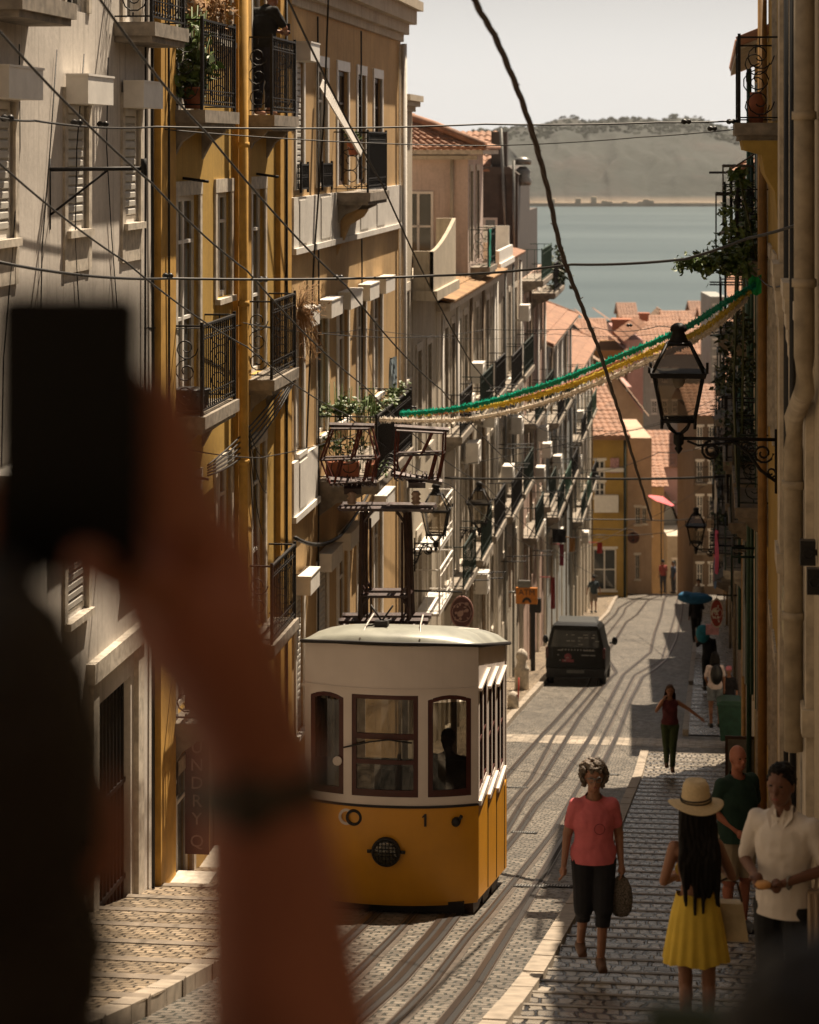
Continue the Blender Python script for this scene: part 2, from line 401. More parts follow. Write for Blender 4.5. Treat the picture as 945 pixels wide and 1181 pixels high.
def gable_roof(T, uf, s, v0, v1, z, depth, pitch=0.45, over=0.25, mat=None, name='roof', w=0.21, row=.38):
    """ridge parallel to the street"""
    um = uf - s*depth/2; zr = z + depth/2*pitch; mb = MB(); dz = over*pitch
    tile_field(mb, (uf+s*over, v0-over*.5, z-dz+.02), (uf+s*over, v1+over*.5, z-dz+.02), (um, v0-over*.5, zr+.02), w, row)
    tile_field(mb, (uf-s*(depth+over), v0-over*.5, z-dz+.02), (uf-s*(depth+over), v1+over*.5, z-dz+.02), (um, v0-over*.5, zr+.02), w*2, row*2)
    mb.tube([(um,v0-over*.5,zr+.06),(um,v1+over*.5,zr+.06)], .09, 8)
    for v in (v0-over*.5, v1+over*.5):
        mb.tube([(uf+s*over,v,z-dz+.07),(um,v,zr+.07)], .07, 8); mb.tube([(uf-s*(depth+over),v,z-dz+.07),(um,v,zr+.07)], .07, 8)
    ro = part(name, mb, mat or M_tile, T)
    g = MB(); 
    for v in (v0+.001, v1-.012): g.prism([(uf,z),(uf-s*depth,z),(um,zr)], 'v', v, v+.01)
    g.prism([(uf+s*over,z-dz-.05),(um,zr-.05),(uf-s*(depth+over),z-dz-.05),(uf-s*(depth+over),z-dz+.012),(um,zr+.012),(uf+s*over,z-dz+.012)], 'v', v0-over*.5+.02, v1+over*.5-.02)
    part('eaves', g, M_trim, ro); return ro
def cornice(T, uf, s, v0, v1, z, steps=((.08,.12),(.18,.12),(.3,.2)), mat=None):
    q = MB(); h = z
    for p, d in steps: q.box(uf-s*.1, uf+s*p, v0-p*.6, v1+p*.6, h, h+d-.001); h += d
    part('cornice', q, mat or M_trim, T)
def leafmesh(mb, c, rad, n, size, stretch=(1,1,1), mi=0, rnd=R):
    c = Vector(c)
    clumps = [Vector((rnd.gauss(0,.45)*rad*stretch[0], rnd.gauss(0,.45)*rad*stretch[1], rnd.gauss(0,.45)*rad*stretch[2])) for _ in range(max(2,n//25))]
    for i in range(n):
        p = c + clumps[i%len(clumps)] + Vector((rnd.gauss(0,.16)*rad, rnd.gauss(0,.16)*rad, rnd.gauss(0,.16)*rad))
        d = Vector((rnd.uniform(-1,1), rnd.uniform(-1,1), rnd.uniform(-.9,.6))).normalized(); s = size*rnd.uniform(.6,1.4)
        x = d.cross(Vector((rnd.uniform(-1,1),rnd.uniform(-1,1),1))).normalized()*s*.36
        nn = d.cross(x).normalized()*s*.1
        mb.add([p, p+d*s*.45+x+nn, p+d*s, p+d*s*.45-x+nn], [(0,1,2),(0,2,3)], mi)
def text_mb(txt, size, thick=0.004, align='CENTER', vertical=False):
    """returns (verts, faces) of lettering in x/y plane, centred"""
    cu = bpy.data.curves.new('lettering', 'FONT'); cu.body = txt; cu.size = size; cu.extrude = thick; cu.align_x = align; cu.align_y='CENTER'
    cu.resolution_u = 3
    if vertical: cu.space_line = 0.95
    o = bpy.data.objects.new('lettering', cu); COL.objects.link(o)
    dg = bpy.context.evaluated_depsgraph_get(); dg.update(); me = o.evaluated_get(dg).to_mesh()
    vs = [tuple(v.co) for v in me.vertices]; fs = [tuple(p.vertices) for p in me.polygons]
    o.evaluated_get(dg).to_mesh_clear(); bpy.data.objects.remove(o); bpy.data.curves.remove(cu); return vs, fs
def put_text(mb, txt, size, pos, xdir, ydir, **k):
    vs, fs = text_mb(txt, size, **k); x = Vector(xdir); y = Vector(ydir); n = x.cross(y).normalized(); p = Vector(pos)
    mb.add([p + x*a + y*b + n*c for a, b, c in vs], fs)
# ================================================================ LEFT SIDE (facade plane u = UL)
UL = -6.0
P_white = plaster('white_render', (0.62,0.57,0.51), 0.9)
P_yel = plaster('ochre_yellow_render', (0.47,0.295,0.07), 0.85)
P_yel2 = simple('yellow_pilaster', (0.44,0.25,0.05), 0.8, 0, 0.2, 5, 0.2)
P_tan = plaster('tan_render', (0.50,0.33,0.155), 0.7)
P_beige = plaster('beige_render', (0.47,0.41,0.32), 0.8)
P_cream = plaster('cream_render', (0.50,0.44,0.35), 0.9)
P_pink = plaster('pink_render', (0.44,0.31,0.25), 0.8)
P_greyb = plaster('grey_blue_render', (0.36,0.38,0.38), 0.5)
P_brown = simple('brown_cladding', (0.06,0.048,0.042), 0.6, 0.1, 0.3, 4, 0.1)
P_apron = plaster('white_apron', (0.66,0.63,0.58), 0.35)

def bldg(name, label, cat, u, v): return thing(name, label, cat, (u, v, ZR(v)))

# ---- white building (first on the left)
vA, vB = 11.0, VU(177.5, UL)
T = bldg('white_apartment_building', 'white rendered building with roller shutters, nearest on the left of the street', 'building', UL, 19)
wins = []
def wz(px, pya, v): return ZP(pya, UL, v)
w_top = [(VU(-18,UL),VU(15,UL)), (VU(76,UL),VU(100,UL)), (VU(142,UL),VU(160,UL))]
ops = [(a,b,-.78,.40) for a,b in w_top] + [(a,b,-4.45,-3.0) for a,b in w_top] + [(a,b,1.3,3.0) for a,b in w_top]
gate = (VU(150,UL), VU(182,UL)-.75, ZR(24.5)+.15, -5.6); ops.append((23.3,24.6,-8.3,-5.5)); ops.append((20.4,21.9,-7.4,-5.2))
w = MB(); facade_wall(w, UL, 1, vA, vB, -9.5, 3.6, ops); part('wall', w, P_white, T)
for i,(a,b) in enumerate(w_top):
    window(T, UL, 1, a, b, -.78, .40, 'shutter', True, True, True, apron=.4)
    window(T, UL, 1, a, b, -4.45, -3.0, 'shutter', True, True, True)
    window(T, UL, 1, a, b, 1.3, 3.0, 'door', True, False)
for a,b in ((w_top[0][0]-.3, w_top[0][1]+.45), (w_top[2][0]-.35, vB-.25)):
    balcony(T, UL, 1, .38, a, b, 1.27, 1.0, True, corbel=False)
q = MB(); q.box(UL-.1, UL-.14, 23.3, 24.6, -8.3, -5.5)
for i in range(9): q.box(UL-.06, UL-.085, 23.36+i*.145, 23.385+i*.145, -8.25, -5.55)
q.box(UL-.055, UL-.09, 23.3, 24.6, -6.6, -6.55); q.box(UL-.055, UL-.09, 23.3, 24.6, -7.6, -7.55)
part('gate', q, M_iron, T)
q = MB(); q.box(UL-.09, UL-.13, 20.4, 21.9, -7.4, -5.2); part('door', q, M_wood, T)
q = MB(); q.box(UL+.05, UL-.05, 22.9, 23.12, -9, -5.2); q.box(UL+.05, UL-.05, 24.75, 25.0, -9, -5.2); q.box(UL+.09, UL-.05, 22.8, 25.1, -5.2, -5.0)
part('stone_doorcase', q, M_trim, T)
q = MB(); q.tube([(UL+.03,25.45,3.5),(UL+.035,25.42,0),(UL+.03,25.5,-3),(UL+.04,25.46,-8)], .018, 5); q.tube([(UL+.03,25.15,3.5),(UL+.035,25.12,0),(UL+.03,25.1,-5)], .012, 5)
for k in range(5):
    v0 = 19+k*1.2; q.tube([(UL+.02, v0+.3*math.sin(j+k), 0.9-j*.9) for j in range(6)], .006, 4)
part('wall_cable', q, M_cable, T)
# little iron arm with clothes-line pulley
q = MB(); q.tube([(UL,21.5,-.2),(UL+.9,21.5,-.19)], .02, 6); q.tube([(UL,21.5,-.62),(UL+.55,21.5,-.2)], .012, 5); q.tube([(UL+.88,21.5,-.25),(UL+.88,21.5,-.1)], .03, 6)
q.tube([(UL,21.5,-.75),(UL,21.5,-.1)], .012, 5)
single('line_bracket', q, M_iron, 'thin black iron arm bracketed out from the white wall between shuttered windows', 'bracket', (UL,21.5,-.6))

# ---- yellow building with the four iron balconies
v0, v1 = vB, VU(331, UL)
T = bldg('yellow_apartment_building', 'deep ochre yellow building with yellow pilasters and black iron balconies', 'building', UL, 30)
UY = UL + 0.0
doors = [(26.75, 27.95), (31.05, 32.15)]
small = (VU(249,UL), VU(266,UL))
ops = []
FL = [(.42, 2.6), (-3.0, -.55), (-6.42, -3.95)]
for z0, z1 in FL:
    for a,b in doors: ops.append((a,b,z0,z1))
    ops.append((small[0],small[1],z0+.9 if z0 > 0 else z0+1.15,z1))
ops += [(26.4,27.6,-8.5,-7.1),(28.6,29.8,-8.9,-6.9),(31.2,32.4,-9.4,-7.2)]
w = MB(); facade_wall(w, UL, 1, v0, v1, -11, 3.6, ops); part('wall', w, P_yel, T)
for z0, z1 in FL:
    for i,(a,b) in enumerate(doors): window(T, UL, 1, a, b, z0, z1, 'door', True, False)
    window(T, UL, 1, small[0], small[1], z0+.9 if z0>0 else z0+1.15, z1, 'sash', True, True)
for a,b,z0,z1,n in ((26.4,27.6,-8.5,-7.1,0),(28.6,29.8,-8.9,-6.9,1),(31.2,32.4,-9.4,-7.2,1)):
    if n: 
        q = MB(); q.box(UL-.1,UL-.14,a,b,z0,z1); q.box(UL-.08,UL-.1,a+.1,(a+b)/2-.05,z0+.2,z1-.2); q.box(UL-.08,UL-.1,(a+b)/2+.05,b-.1,z0+.2,z1-.2); part('door', q, M_wood, T)
    else: window(T, UL, 1, a, b, z0, z1, 'sash')
for zf in (.42,-3.0,-6.42):
    balcony(T, UL, 1, .36, 26.45, 28.3, zf, 1.02)
    balcony(T, UL, 1, .36, 30.75, 32.5, zf, 1.02)
q = MB()
for pa,pb in ((178.5,196),(269,284),(318,331)):
    a,b = VU(pa,UL),VU(pb,UL); q.box(UL+.07, UL-.04, a, b, -10.5, 3.55)
part('pilaster', q, P_yel2, T)
q = MB(); 
for v in (29.95,): q.tube([(UL+.15,v,3.5),(UL+.15,v,-9.2)], .06, 10); [q.tube([(UL+.15,v,z),(UL+.15,v,z+.07)], .075, 10) for z in (2,0,-2,-4,-6,-8)]
part('drainpipe', q, P_yel2, T)
q = MB()
q.tube([(UL+.09,33.4,3.5),(UL+.09,33.4,-9)], .02, 6); q.tube([(UL+.08,26.0,3.5),(UL+.1,25.95,0),(UL+.08,26.05,-4)], .014, 5)
def sag(p,q_,s,n=12): 
    p=Vector(p);q_=Vector(q_); return [p.lerp(q_,i/n)-Vector((0,0,s*4*(i/n)*(1-i/n))) for i in range(n+1)]
for k in range(5): q.tube(sag((UL+.1,28.0,-3.75-.03*k),(UL+.13,33.8,-3.15-.04*k),.10+.04*k), .012, 5)
for k in range(4): q.tube(sag((UL+.12,30.4,-3.55),(UL+.12,31.1+.3*k,-5.6+.5*k),.2), .007, 4)
part('cable_bundle', q, M_cable, T)
# brackets for clotheslines below balconies
for v,z in ((27.1,-.35),(31.6,-.35),(27.1,-3.75)): q = MB(); q.tube([(UL,v,z),(UL+.3,v,z-.04)], .018, 5); part('wall_hook', q, M_iron, T)

# plants on the balconies of the yellow building
p = MB(); leafmesh(p, (UL+.2,26.75,.95), .5, 420, .11, (.35,.5,1.0)); 
for i in range(9): p.tube([(UL+.2,26.7,.5),(UL+.1+R.random()*.3,26.5+R.random()*.5,1.2+R.random()*.5)], .008, 4)
t = thing('potted_plant', 'green bamboo-like plant filling the near end of the upper yellow-building balcony', 'plant', (UL+.2,26.75,.44)); part('foliage', p, M_leaf, t)
q = MB(); q.lathe((UL+.2,26.75,.44),[(.1,0),(.14,.22),(.15,.24)],12); part('pot', q, M_terra, t)
p = MB(); [p.tube([(UL+.3,26.9+.15*k,1.35),(UL+.25+R.uniform(-.1,.15),27.2+.1*k,1.7),(UL+.3+R.uniform(-.15,.2),27.3+.13*k,1.5+R.random()*.6)],.006,4) for k in range(12)]; leafmesh(p, (UL+.25,27.7,1.65), .45, 340, .07, (.5,1.0,.6)); single('dry_climber', p, M_dry, 'brown dried climber spilling over the uppermost balcony rail, top left', 'plant', (UL+.25,27.7,1.4))
p = MB()
for i in range(160):
    a = Vector((UL+.38,32.7,-2.2)); b = a+Vector((R.uniform(-.1,.25),R.uniform(.0,.8),R.uniform(-.75,.35))); c = b+Vector((R.uniform(-.1,.1),R.uniform(-.1,.15),R.uniform(-.2,.1)))
    p.tube([a,(a+b)/2+Vector((0,0,.08)),b,c], .003, 3)
leafmesh(p, (UL+.42,33.0,-2.3), .4, 130, .06, (.4,.9,.9))
single('dry_hanging_plant', p, M_dry, 'straw coloured dried plant hanging off the end of the middle yellow-building balcony', 'plant', (UL+.38,32.7,-2.9))
q = MB(); q.lathe((UL+.17,26.72,-3.0),[(.12,0),(.2,.1),(.22,.26),(.24,.28),(.2,.29)],14); single('black_tub', q, M_black, 'round black tub on the floor of the lower left iron balcony', 'pot', (UL+.17,26.72,-3.0))

# ---- tan building with white aprons
v0, v1 = VU(331,UL), 46.6
T = bldg('tan_apartment_building', 'tan building with heavy white cornice and white panels under its windows', 'building', UL, 40)
cols = [VU(x,UL) for x in (341,349, 366,377, 389,401, 412,421, 431,440)]
cols = [(cols[i],cols[i+1]) for i in range(0,10,2)]
cols = [(a, max(b, a+.62)) for a,b in cols]
rows = [(-.62,1.25),(-4.45,-2.62),(-8.55,-6.5)]
ops = []
for r,(z0,z1) in enumerate(rows):
    for a,b in cols: ops.append((a,b,z0,z1))
ops += [(34.6,35.5,-10.8,-9.0),(37,38.2,-11.2,-9.0),(40.3,41.5,-11.9,-9.1)]
w = MB(); facade_wall(w, UL, 1, v0, v1, -13.5, 2.05, ops); part('wall', w, P_tan, T)
for r,(z0,z1) in enumerate(rows):
    for i,(a,b) in enumerate(cols):
        st = 'shutter' if (r==0 and i==0) or (r==2 and i<2) else 'sash'
        window(T, UL, 1, a, b, z0, z1, st, True, r>0, r>0 or i<1, M_white, apron=0, frame=M_wood if (r==0 and i>1) else M_white)
for r,(za,zb) in enumerate(((-1.45,-.72),(-5.3,-4.53))):
    ve = v1-.15 if r==0 else 36.3
    q = MB(); q.box(UL+.06, UL-.03, v0+.25, ve, za, zb); q.box(UL+.10, UL-.03, v0+.22, ve+.03, za-.09, za-.001)
    for a,b in cols:
      if b < ve: q.box(UL+.075, UL+.061, a-.02, b+.02, za+.05, zb-.05)
    part('apron_band', q, P_apron, T)
cornice(T, UL, 1, v0+.05, v1, 2.052, ((.06,.14),(.16,.2),(.30,.26),(.42,.18)), P_beige)
for a,b in (cols[0],cols[1],cols[4]):
    q = MB(); railing_mb(q, UL, 1, .08, a, b, -.66, .42, False, .09); part('window_guard', q, M_iron, T)
balcony(T, UL, 1, .55, cols[2][0]-.35, cols[2][1]+.7, -.72, .98, True, M_iron)
q = MB()
q.prism([(UL,-1.0),(UL+.5,-1.0),(UL+.42,-1.12),(UL+.2,-1.25),(UL+.1,-1.5),(UL,-1.75)], 'v', cols[2][0]-.05, cols[2][0]+.15)
part('corbel', q, P_tan, T)
balcony(T, UL, 1, .9, 36.7, 41.0, -5.12, 1.0, True, M_iron, corbel=True)
q = MB(); q.tube([(UL+.12,46.2,2.0),(UL+.12,46.2,-11)], .055, 8); q.box(UL+.05, UL-.03, 46.35, v1, -12.3, 2.0); part('drainpipe', q, P_apron, T)
q = MB(); 
for vv in (33.95,36.4,41.0): q.tube([(UL+.04,vv,2.0),(UL+.05,vv+.05,-3),(UL+.04,vv,-10)], .014, 4)
q.tube(sag((UL+.12,33.9,-5.55),(UL+.12,38.2,-6.2),.12), .03, 5); q.tube(sag((UL+.12,38.2,-6.2),(UL+.1,44,-5.6),.12), .025, 5)
part('wall_cable', q, M_cable, T)
# tilted-out slatted shutter
q = MB(); a = Vector((UL+.03,36.5,1.0)); d = Vector((.78,3.9,-2.0)).normalized(); L = 3.0; sd = Vector((.0,.35,.22)).normalized(); 
pA = S(369,100,36.8); pB = S(416,180,37.2); d=(pB-pA); L=d.length; d.normalize(); sd = Vector((.05,.5,.35)).normalized()*.20
for i in range(26):
    c = pA+d*(L*i/26); e = d*(L/26*.8); n = d.cross(sd).normalized()*.012
    q.add([c,c+e,c+e+sd,c+sd,c+n,c+e+n,c+e+sd+n,c+sd+n],[(0,3,2,1),(4,5,6,7),(0,1,5,4),(1,2,6,5),(2,3,7,6),(3,0,4,7)])
q.tube([pA,pB],.015,5); q.tube([pA+sd,pB+sd],.015,5)
single('tilted_blind', q, M_white, 'long white slatted blind pushed out slantwise from an upper window of the tan building', 'blind', (UL+.3,36.5,-1))
# plant troughs on the tan balcony
p = MB()
for i in range(8): leafmesh(p, (UL+.15+.1*(i%7),36.85+(i//4)*.6,-4.05+.07*math.sin(i*2.1)), .26, 75, .075, (1.1,.8,.5))
for i in range(8): leafmesh(p, (UL+.8,37+i*.5,-4.08), .2, 45, .075, (.5,1.1,.6))
for i in range(24): p.tube([(UL+.1+.035*i,36.8+.1*(i%5),-5.0),(UL+.1+.035*i+R.uniform(-.1,.1),36.8+R.uniform(-.1,.3),-3.95+R.random()*.35)],.006,4)
leafmesh(p, (UL+.5,37.0,-4.7), .45, 260, .07, (1.0,.6,.9))
t = thing('balcony_plants', 'leafy green plants growing along the broad lower balcony of the tan building', 'plant', (UL+.6,39,-5.1)); part('foliage', p, M_leaf, t)
q = MB()
for i in range(4): q.box(UL+.7, UL+.86, 36.85+i*.95, 37.55+i*.95, -5.11, -4.9)
q.box(UL+.1,UL+.6,36.8,36.98,-5.11,-4.85)
part('trough', q, M_terra, t)
p = MB(); leafmesh(p, (UL+.3,38.4,.15), .22, 70, .09, (.6,1,.6)); t = thing('flowerpot', 'terracotta pot with sparse green plant hung on the small upper balcony rail', 'plant', (UL+.3,38.4,-.05)); part('foliage', p, M_leaf, t)
q = MB(); q.lathe((UL+.3,38.4,-.12),[(.08,0),(.12,.2),(.13,.21)],10); part('pot', q, M_terra, t)
q = MB(); c = S(346,522,36.2); q.lathe((c.x,c.y,c.z-.1),[(.08,0),(.11,.2),(.125,.22)],10); q.tube([(c.x,c.y,c.z+.1),(UL,c.y,c.z+.35)],.008,4)
single('hanging_red_pot', q, simple('red_pot',(.4,.04,.02),.6), 'small red flowerpot hanging on the tan wall above a white panel', 'pot', (UL+.2,c.y,c.z-.1))
# towel hanging from window
q = MB()
pts = [S(433+dx*1.0,430,44.6) for dx in (0,)]; 
vs=[];n=9
for i in range(n):
    for j in range(12):
        vs.append((UL+.22+.05*math.sin(i*1.9+j*.3), 43.4+.09*i, -3.85-.13*j+.03*math.sin(i)))
q.add(vs,[(i*12+j,i*12+j+1,(i+1)*12+j+1,(i+1)*12+j) for i in range(n-1) for j in range(11)],0,True)
single('hanging_cloth', q, simple('blue_grey_cloth',(.2,.25,.28),.9), 'crumpled blue grey cloth hanging out of a tall window at the tan building end', 'cloth', (UL+.2,43.4,-5.3))

# ---- narrow beige building
v0, v1 = 46.6, 48.6
T = bldg('narrow_beige_building', 'narrow beige building slice with moulded cap and metal spikes against the sky', 'building', UL, 47.6)
w = MB(); facade_wall(w, UL-.02, 1, v0, v1, -13.5, .72, [(47.2,48.0,-4.6,-2.9),(47.2,48.0,-8.5,-6.6)]); part('wall', w, P_beige, T)
for z in (-4.6,-8.5): window(T, UL-.02, 1, 47.2, 48.0, z, z+1.75, 'sash', True, True, lod=1)
cornice(T, UL, 1, v0+.05, v1, .722, ((.05,.1),(.14,.1),(.2,.12)), P_beige)
q = MB()
for i in range(12): q.tube([(UL-.3-.0*i,v0+.1+i*.12,1.04),(UL-.55,v0+.1+i*.12,1.95)], .03, 4)
q.box(UL-.9,UL-.7,v0+.1,v1-.2,1.04,2.4)
part('roof_screen', q, P_brown, T)

# ---- beige terrace house
v0, v1 = 48.6, 52.8
T = bldg('terrace_house', 'beige house whose roof terrace has a curved solid parapet', 'building', UL, 50.5)
w = MB(); facade_wall(w, UL-.01, 1, v0, v1, -14.5, -2.65, [(49.2,50.0,-6.3,-4.2),(51.0,51.8,-6.3,-4.2),(49.2,50.0,-9.8,-8),(51.0,51.8,-9.8,-8)]); part('wall', w, P_beige, T)
for a in (49.2,51.0):
    for z,h in ((-6.3,2.1),(-9.8,1.8)): window(T, UL-.01, 1, a, a+.8, z, z+h, 'sash', True, True, lod=1)
q = MB()
pts = []
for i in range(13):
    t_ = i/12; v = v0-.05+(v1-v0+.1)*t_; pts.append((v, -2.1+.55*t_**1.6))
for i in range(12):
    (a,za),(b,zb) = pts[i],pts[i+1]; u0,u1 = UL+.42,UL+.34
    q.add([(u0,a,-2.9),(u0,b,-2.9),(u0,b,zb),(u0,a,za),(u1,a,-2.9),(u1,b,-2.9),(u1,b,zb),(u1,a,za)],[(0,1,2,3),(7,6,5,4),(3,2,6,7),(0,4,5,1)])
q.box(UL,UL+.5,v0-.1,v1+.1,-3.1,-2.9); q.box(UL,UL+.34,v1-.1,v1+.05,-2.9,-1.55); q.box(UL+.34,UL,v0,v0+.1,-2.9,-2.1)
part('terrace_parapet', q, P_beige, T)

# ---- long white house with mossy eave
v0, v1 = 52.8, 66.5
T = bldg('long_white_house', 'long white house with mossy tiled eave and rows of tall narrow windows', 'building', UL, 59)
cw = [v0+1.5+i*1.45 for i in range(9)]
ops = [(a,a+.72,z0,z1) for a in cw for z0,z1 in ((-6.4,-4.1),(-9.9,-7.9),(-13.2,-11.2))]
w = MB(); facade_wall(w, UL, 1, v0, v1, -16.5, -3.35, ops, depth=9); part('wall', w, P_cream, T)
for a,_b,z0,z1 in ops: window(T, UL, 1, a, a+.72, z0, z1, 'sash', True, True, lod=1, frame=M_wood if z0>-7 else M_white)
q = MB(); tile_field(q, (UL+.4,v0-.2,-3.42),(UL+.4,v1+.1,-3.42),(UL-3.0,v0-.2,-2.6)); part('roof', q, M_tile2, T)
q = MB(); q.box(UL+.3,UL-.05,v0,v1,-3.6,-3.42); part('eaves', q, M_trim, T)
for k,(a,b,z,p_) in enumerate(((54.0,56.6,-6.5,.4),(58.3,61.5,-6.5,.45),(62.4,65.2,-6.5,.45),(58.0,60.6,-9.95,.5),(61.6,64.6,-9.95,.5),(54.2,57.0,-9.95,.45))):
    balcony(T, UL, 1, p_, a, b, z, .95, False, M_irongreen if k%2 else M_iron, lod=1)
# ---- upper house standing back of the mossy eave
v0, v1 = 60.2, 64.2
T = thing('roof_house', 'small pale pink roof house with a barrel tiled roof above the mossy eave', 'building', (UL,62,-3.0))
w = MB(); facade_wall(w, UL-.05, 1, v0, v1, -3.5, -.12, [(60.6,61.3,-2.9,-.6),(62.3,63.0,-2.9,-.6)], depth=6); part('wall', w, plaster('pale_pink_render',(.55,.45,.40),.6), T)
for a in (60.6,62.3): window(T, UL-.05, 1, a, a+.7, -2.9, -.6, 'door', True, False, lod=1, frame=M_green)
q = MB(); 
tile_field(q, (UL+.4,v0-.35,-.05),(UL+.4,v1+.2,-.05),(UL-2.5,v0+1.6,1.05),.2,.36,p11=(UL-2.5,v1+.2,1.05))
tile_field(q, (UL-6.4,v0-.35,-.05),(UL+.4,v0-.35,-.05),(UL-3.2,v0+1.6,1.05),.2,.36,p11=(UL-2.5,v0+1.6,1.05))
q.tube([(UL+.4,v0-.35,.03),(UL-.9,v0+.35,.55),(UL-2.5,v0+1.6,1.05)],.11,8)
part('roof', q, M_tile, T)
q = MB(); q.box(UL+.35,UL-6.3,v0-.3,v1+.15,-.17,-.06); part('eaves', q, M_trim, T)
q = MB(); q.tube([(UL-.45,v0-.06,-.2),(UL-.45,v0-.06,-3.2)],.045,8); q.box(UL+.2,UL-1.6,v0-.25,v0-.02,-.3,-.2); part('drainpipe', q, P_beige, T)
fr = MB(); a0 = UL-1.62; b0=UL-.98
fr.box(a0-.06,a0,v0-.05,v0+.01,-2.9,-1.1); fr.box(b0,b0+.06,v0-.05,v0+.01,-2.9,-1.1); fr.box(a0,b0,v0-.05,v0+.01,-1.16,-1.1)
fr.box((a0+b0)/2-.03,(a0+b0)/2+.03,v0-.045,v0+.01,-2.9,-1.16); fr.box(a0,b0,v0-.045,v0+.01,-2.0,-1.95)
wo = part('window', fr, M_white, T); pn = MB(); pn.box(a0,b0,v0-.02,v0-.01,-2.9,-1.16); part('pane', pn, M_glass, wo)
balcony(T, UL, 1, .45, 60.3, 62.2, -3.0, .95, True, M_irongreen, lod=1)
q = MB(); vs=[]
for i in range(8):
    for j in range(9): vs.append((UL+.47+.02*math.sin(i*2+j), 60.35+.06*i, -2.05-.14*j*(1-.05*i)))
q.add(vs,[(i*9+j,i*9+j+1,(i+1)*9+j+1,(i+1)*9+j) for i in range(7) for j in range(8)],0,True)
single('green_towel', q, simple('turquoise_cloth',(.02,.24,.18),.9), 'turquoise green towel hung over the iron balcony of the roof house', 'towel', (UL+.47,60.35,-3))

# ---- white house with roof parapet
v0, v1 = 66.5, 75.6
T = bldg('parapet_house', 'narrow white house with stepped white roof parapet and green doors', 'building', UL, 71)
cw = [67.2,69.4,71.6,73.8]
ops = [(a,a+.8,z0,z1) for a in cw for z0,z1 in ((-6.7,-4.3),(-10.2,-8.1),(-13.8,-11.9))]
w = MB(); facade_wall(w, UL, 1, v0, v1, -18, -3.35, ops, depth=9); part('wall', w, P_cream, T)
for a,_b,z0,z1 in ops: window(T, UL, 1, a, a+.8, z0, z1, 'door', True, False, lod=1, frame=M_wood)
q = MB(); q.box(UL+.25,UL-.2,v0-.2,v0+4.5,-3.35,-3.2); q.box(UL+.2,UL+.1,v0-.15,v0+4.4,-3.2,-2.85); q.box(UL+.1,UL-2.4,v0-.15,v0-.05,-3.2,-2.6); q.box(UL+.1,UL-2.0,v0+4.3,v0+4.4,-3.2,-2.3)
part('roof_parapet', q, M_white, T)
q = MB(); tile_field(q, (UL+.2,v0+4.6,-3.3),(UL+.2,v1,-3.3),(UL-3.5,v0+4.6,-2.0)); part('roof', q, M_tile, T)
for k,(a,b,z) in enumerate(((66.9,70.4,-6.75),(71.3,75,-6.75),(66.9,70.4,-10.25),(71.3,75,-10.25))):
    balcony(T, UL, 1, .5, a, b, z, .95, False, (M_iron,M_irongreen)[k%2], lod=1)

# ---- dark clad tall house
v0, v1 = 75.6, 86.6
T = bldg('dark_clad_house', 'tall pink house with dark brown metal cladding on its upper floors', 'building', UL, 80)
cw = [76.3,78.6,80.9,83.2,85.2]
ops = [(a,a+.85,z0,z1) for a in cw for z0,z1 in ((-7.2,-4.9),(-10.8,-8.6),(-14.4,-12.2))]
w = MB(); facade_wall(w, UL, 1, v0, v1, -19.5, -4.2, ops, depth=9); part('wall', w, P_pink, T)
for a,_b,z0,z1 in ops: window(T, UL, 1, a, a+.85, z0, z1, 'door', True, False, lod=1)
q = MB(); q.box(UL-.03,UL-6,v0,v0+5,-4.2,-.85); q.box(UL-.06,UL-5,v0+5.01,v0+9,-4.2,-2.1); q.prism([(UL+.02,-.85),(UL-6,-.85),(UL-5.5,-.6),(UL-.3,-.6)],'v',v0-.1,v0+5.1)
for i in range(9): q.box(UL-.6-i*.6,UL-.63-i*.6,v0-.03,v0,-4.2,-.85)
part('clad_storey', q, P_brown, T)
fr = MB(); a0=UL-1.0; b0=UL-.1
a0 = S(547,250,76).x; b0 = S(572,250,76).x
fr.box(a0-.07,a0,v0-.06,v0-.01,-3.9,-2.2); fr.box(b0,b0+.07,v0-.06,v0-.01,-3.9,-2.2); fr.box(a0,b0,v0-.06,v0-.01,-2.27,-2.2); fr.box((a0+b0)/2-.04,(a0+b0)/2+.04,v0-.06,v0-.01,-3.9,-2.27)
wo = part('window', fr, M_white, T); pn = MB(); pn.box(a0,b0,v0-.05,v0-.035,-3.9,-2.27); part('pane', pn, M_glass, wo)
q = MB(); q.tube([(UL-.15,v0-.08,-.4),(UL-.15,v0-.08,-4.2)],.05,8); q.tube([(UL-.55,v0-.08,.6),(UL-.35,v0-.08,-4.2)],.05,8); q.lathe((UL+.05,v0+1,-1.2),[(.25,0),(.3,.15),(.2,.3),(.28,.45),(.1,.6)],10); q.lathe((UL+.05,v0+1,-.55),[(.25,0),(.3,.15),(.1,.25)],10)
part('flue_pipe', q, M_metalgrey, T)
q = MB(); tile_field(q,(UL-6,v0-.1,-.75),(UL-.9,v0-.1,-.75),(UL-6,v0+3,.5)); part('roof', q, M_tile, T)
q = MB(); q.box(UL-.9,UL-.4,v0+.4,v0+.9,-.6,.5); part('chimney', q, P_brown, T)
balcony(T, UL, 1, .7, 76.0, 80.5, -4.2, 1.0, False, M_green, lod=1); balcony(T, UL, 1, .75, 81.2, 86.2, -4.9, 1.0, True, M_iron, lod=1)
for a,b,z in ((76,79.6,-8.7),(80.6,84.5,-8.7),(76,79.6,-12.3),(82.7,86,-12.3)): balcony(T, UL, 1, .5, a, b, z, .95, False, M_irongreen, lod=1)
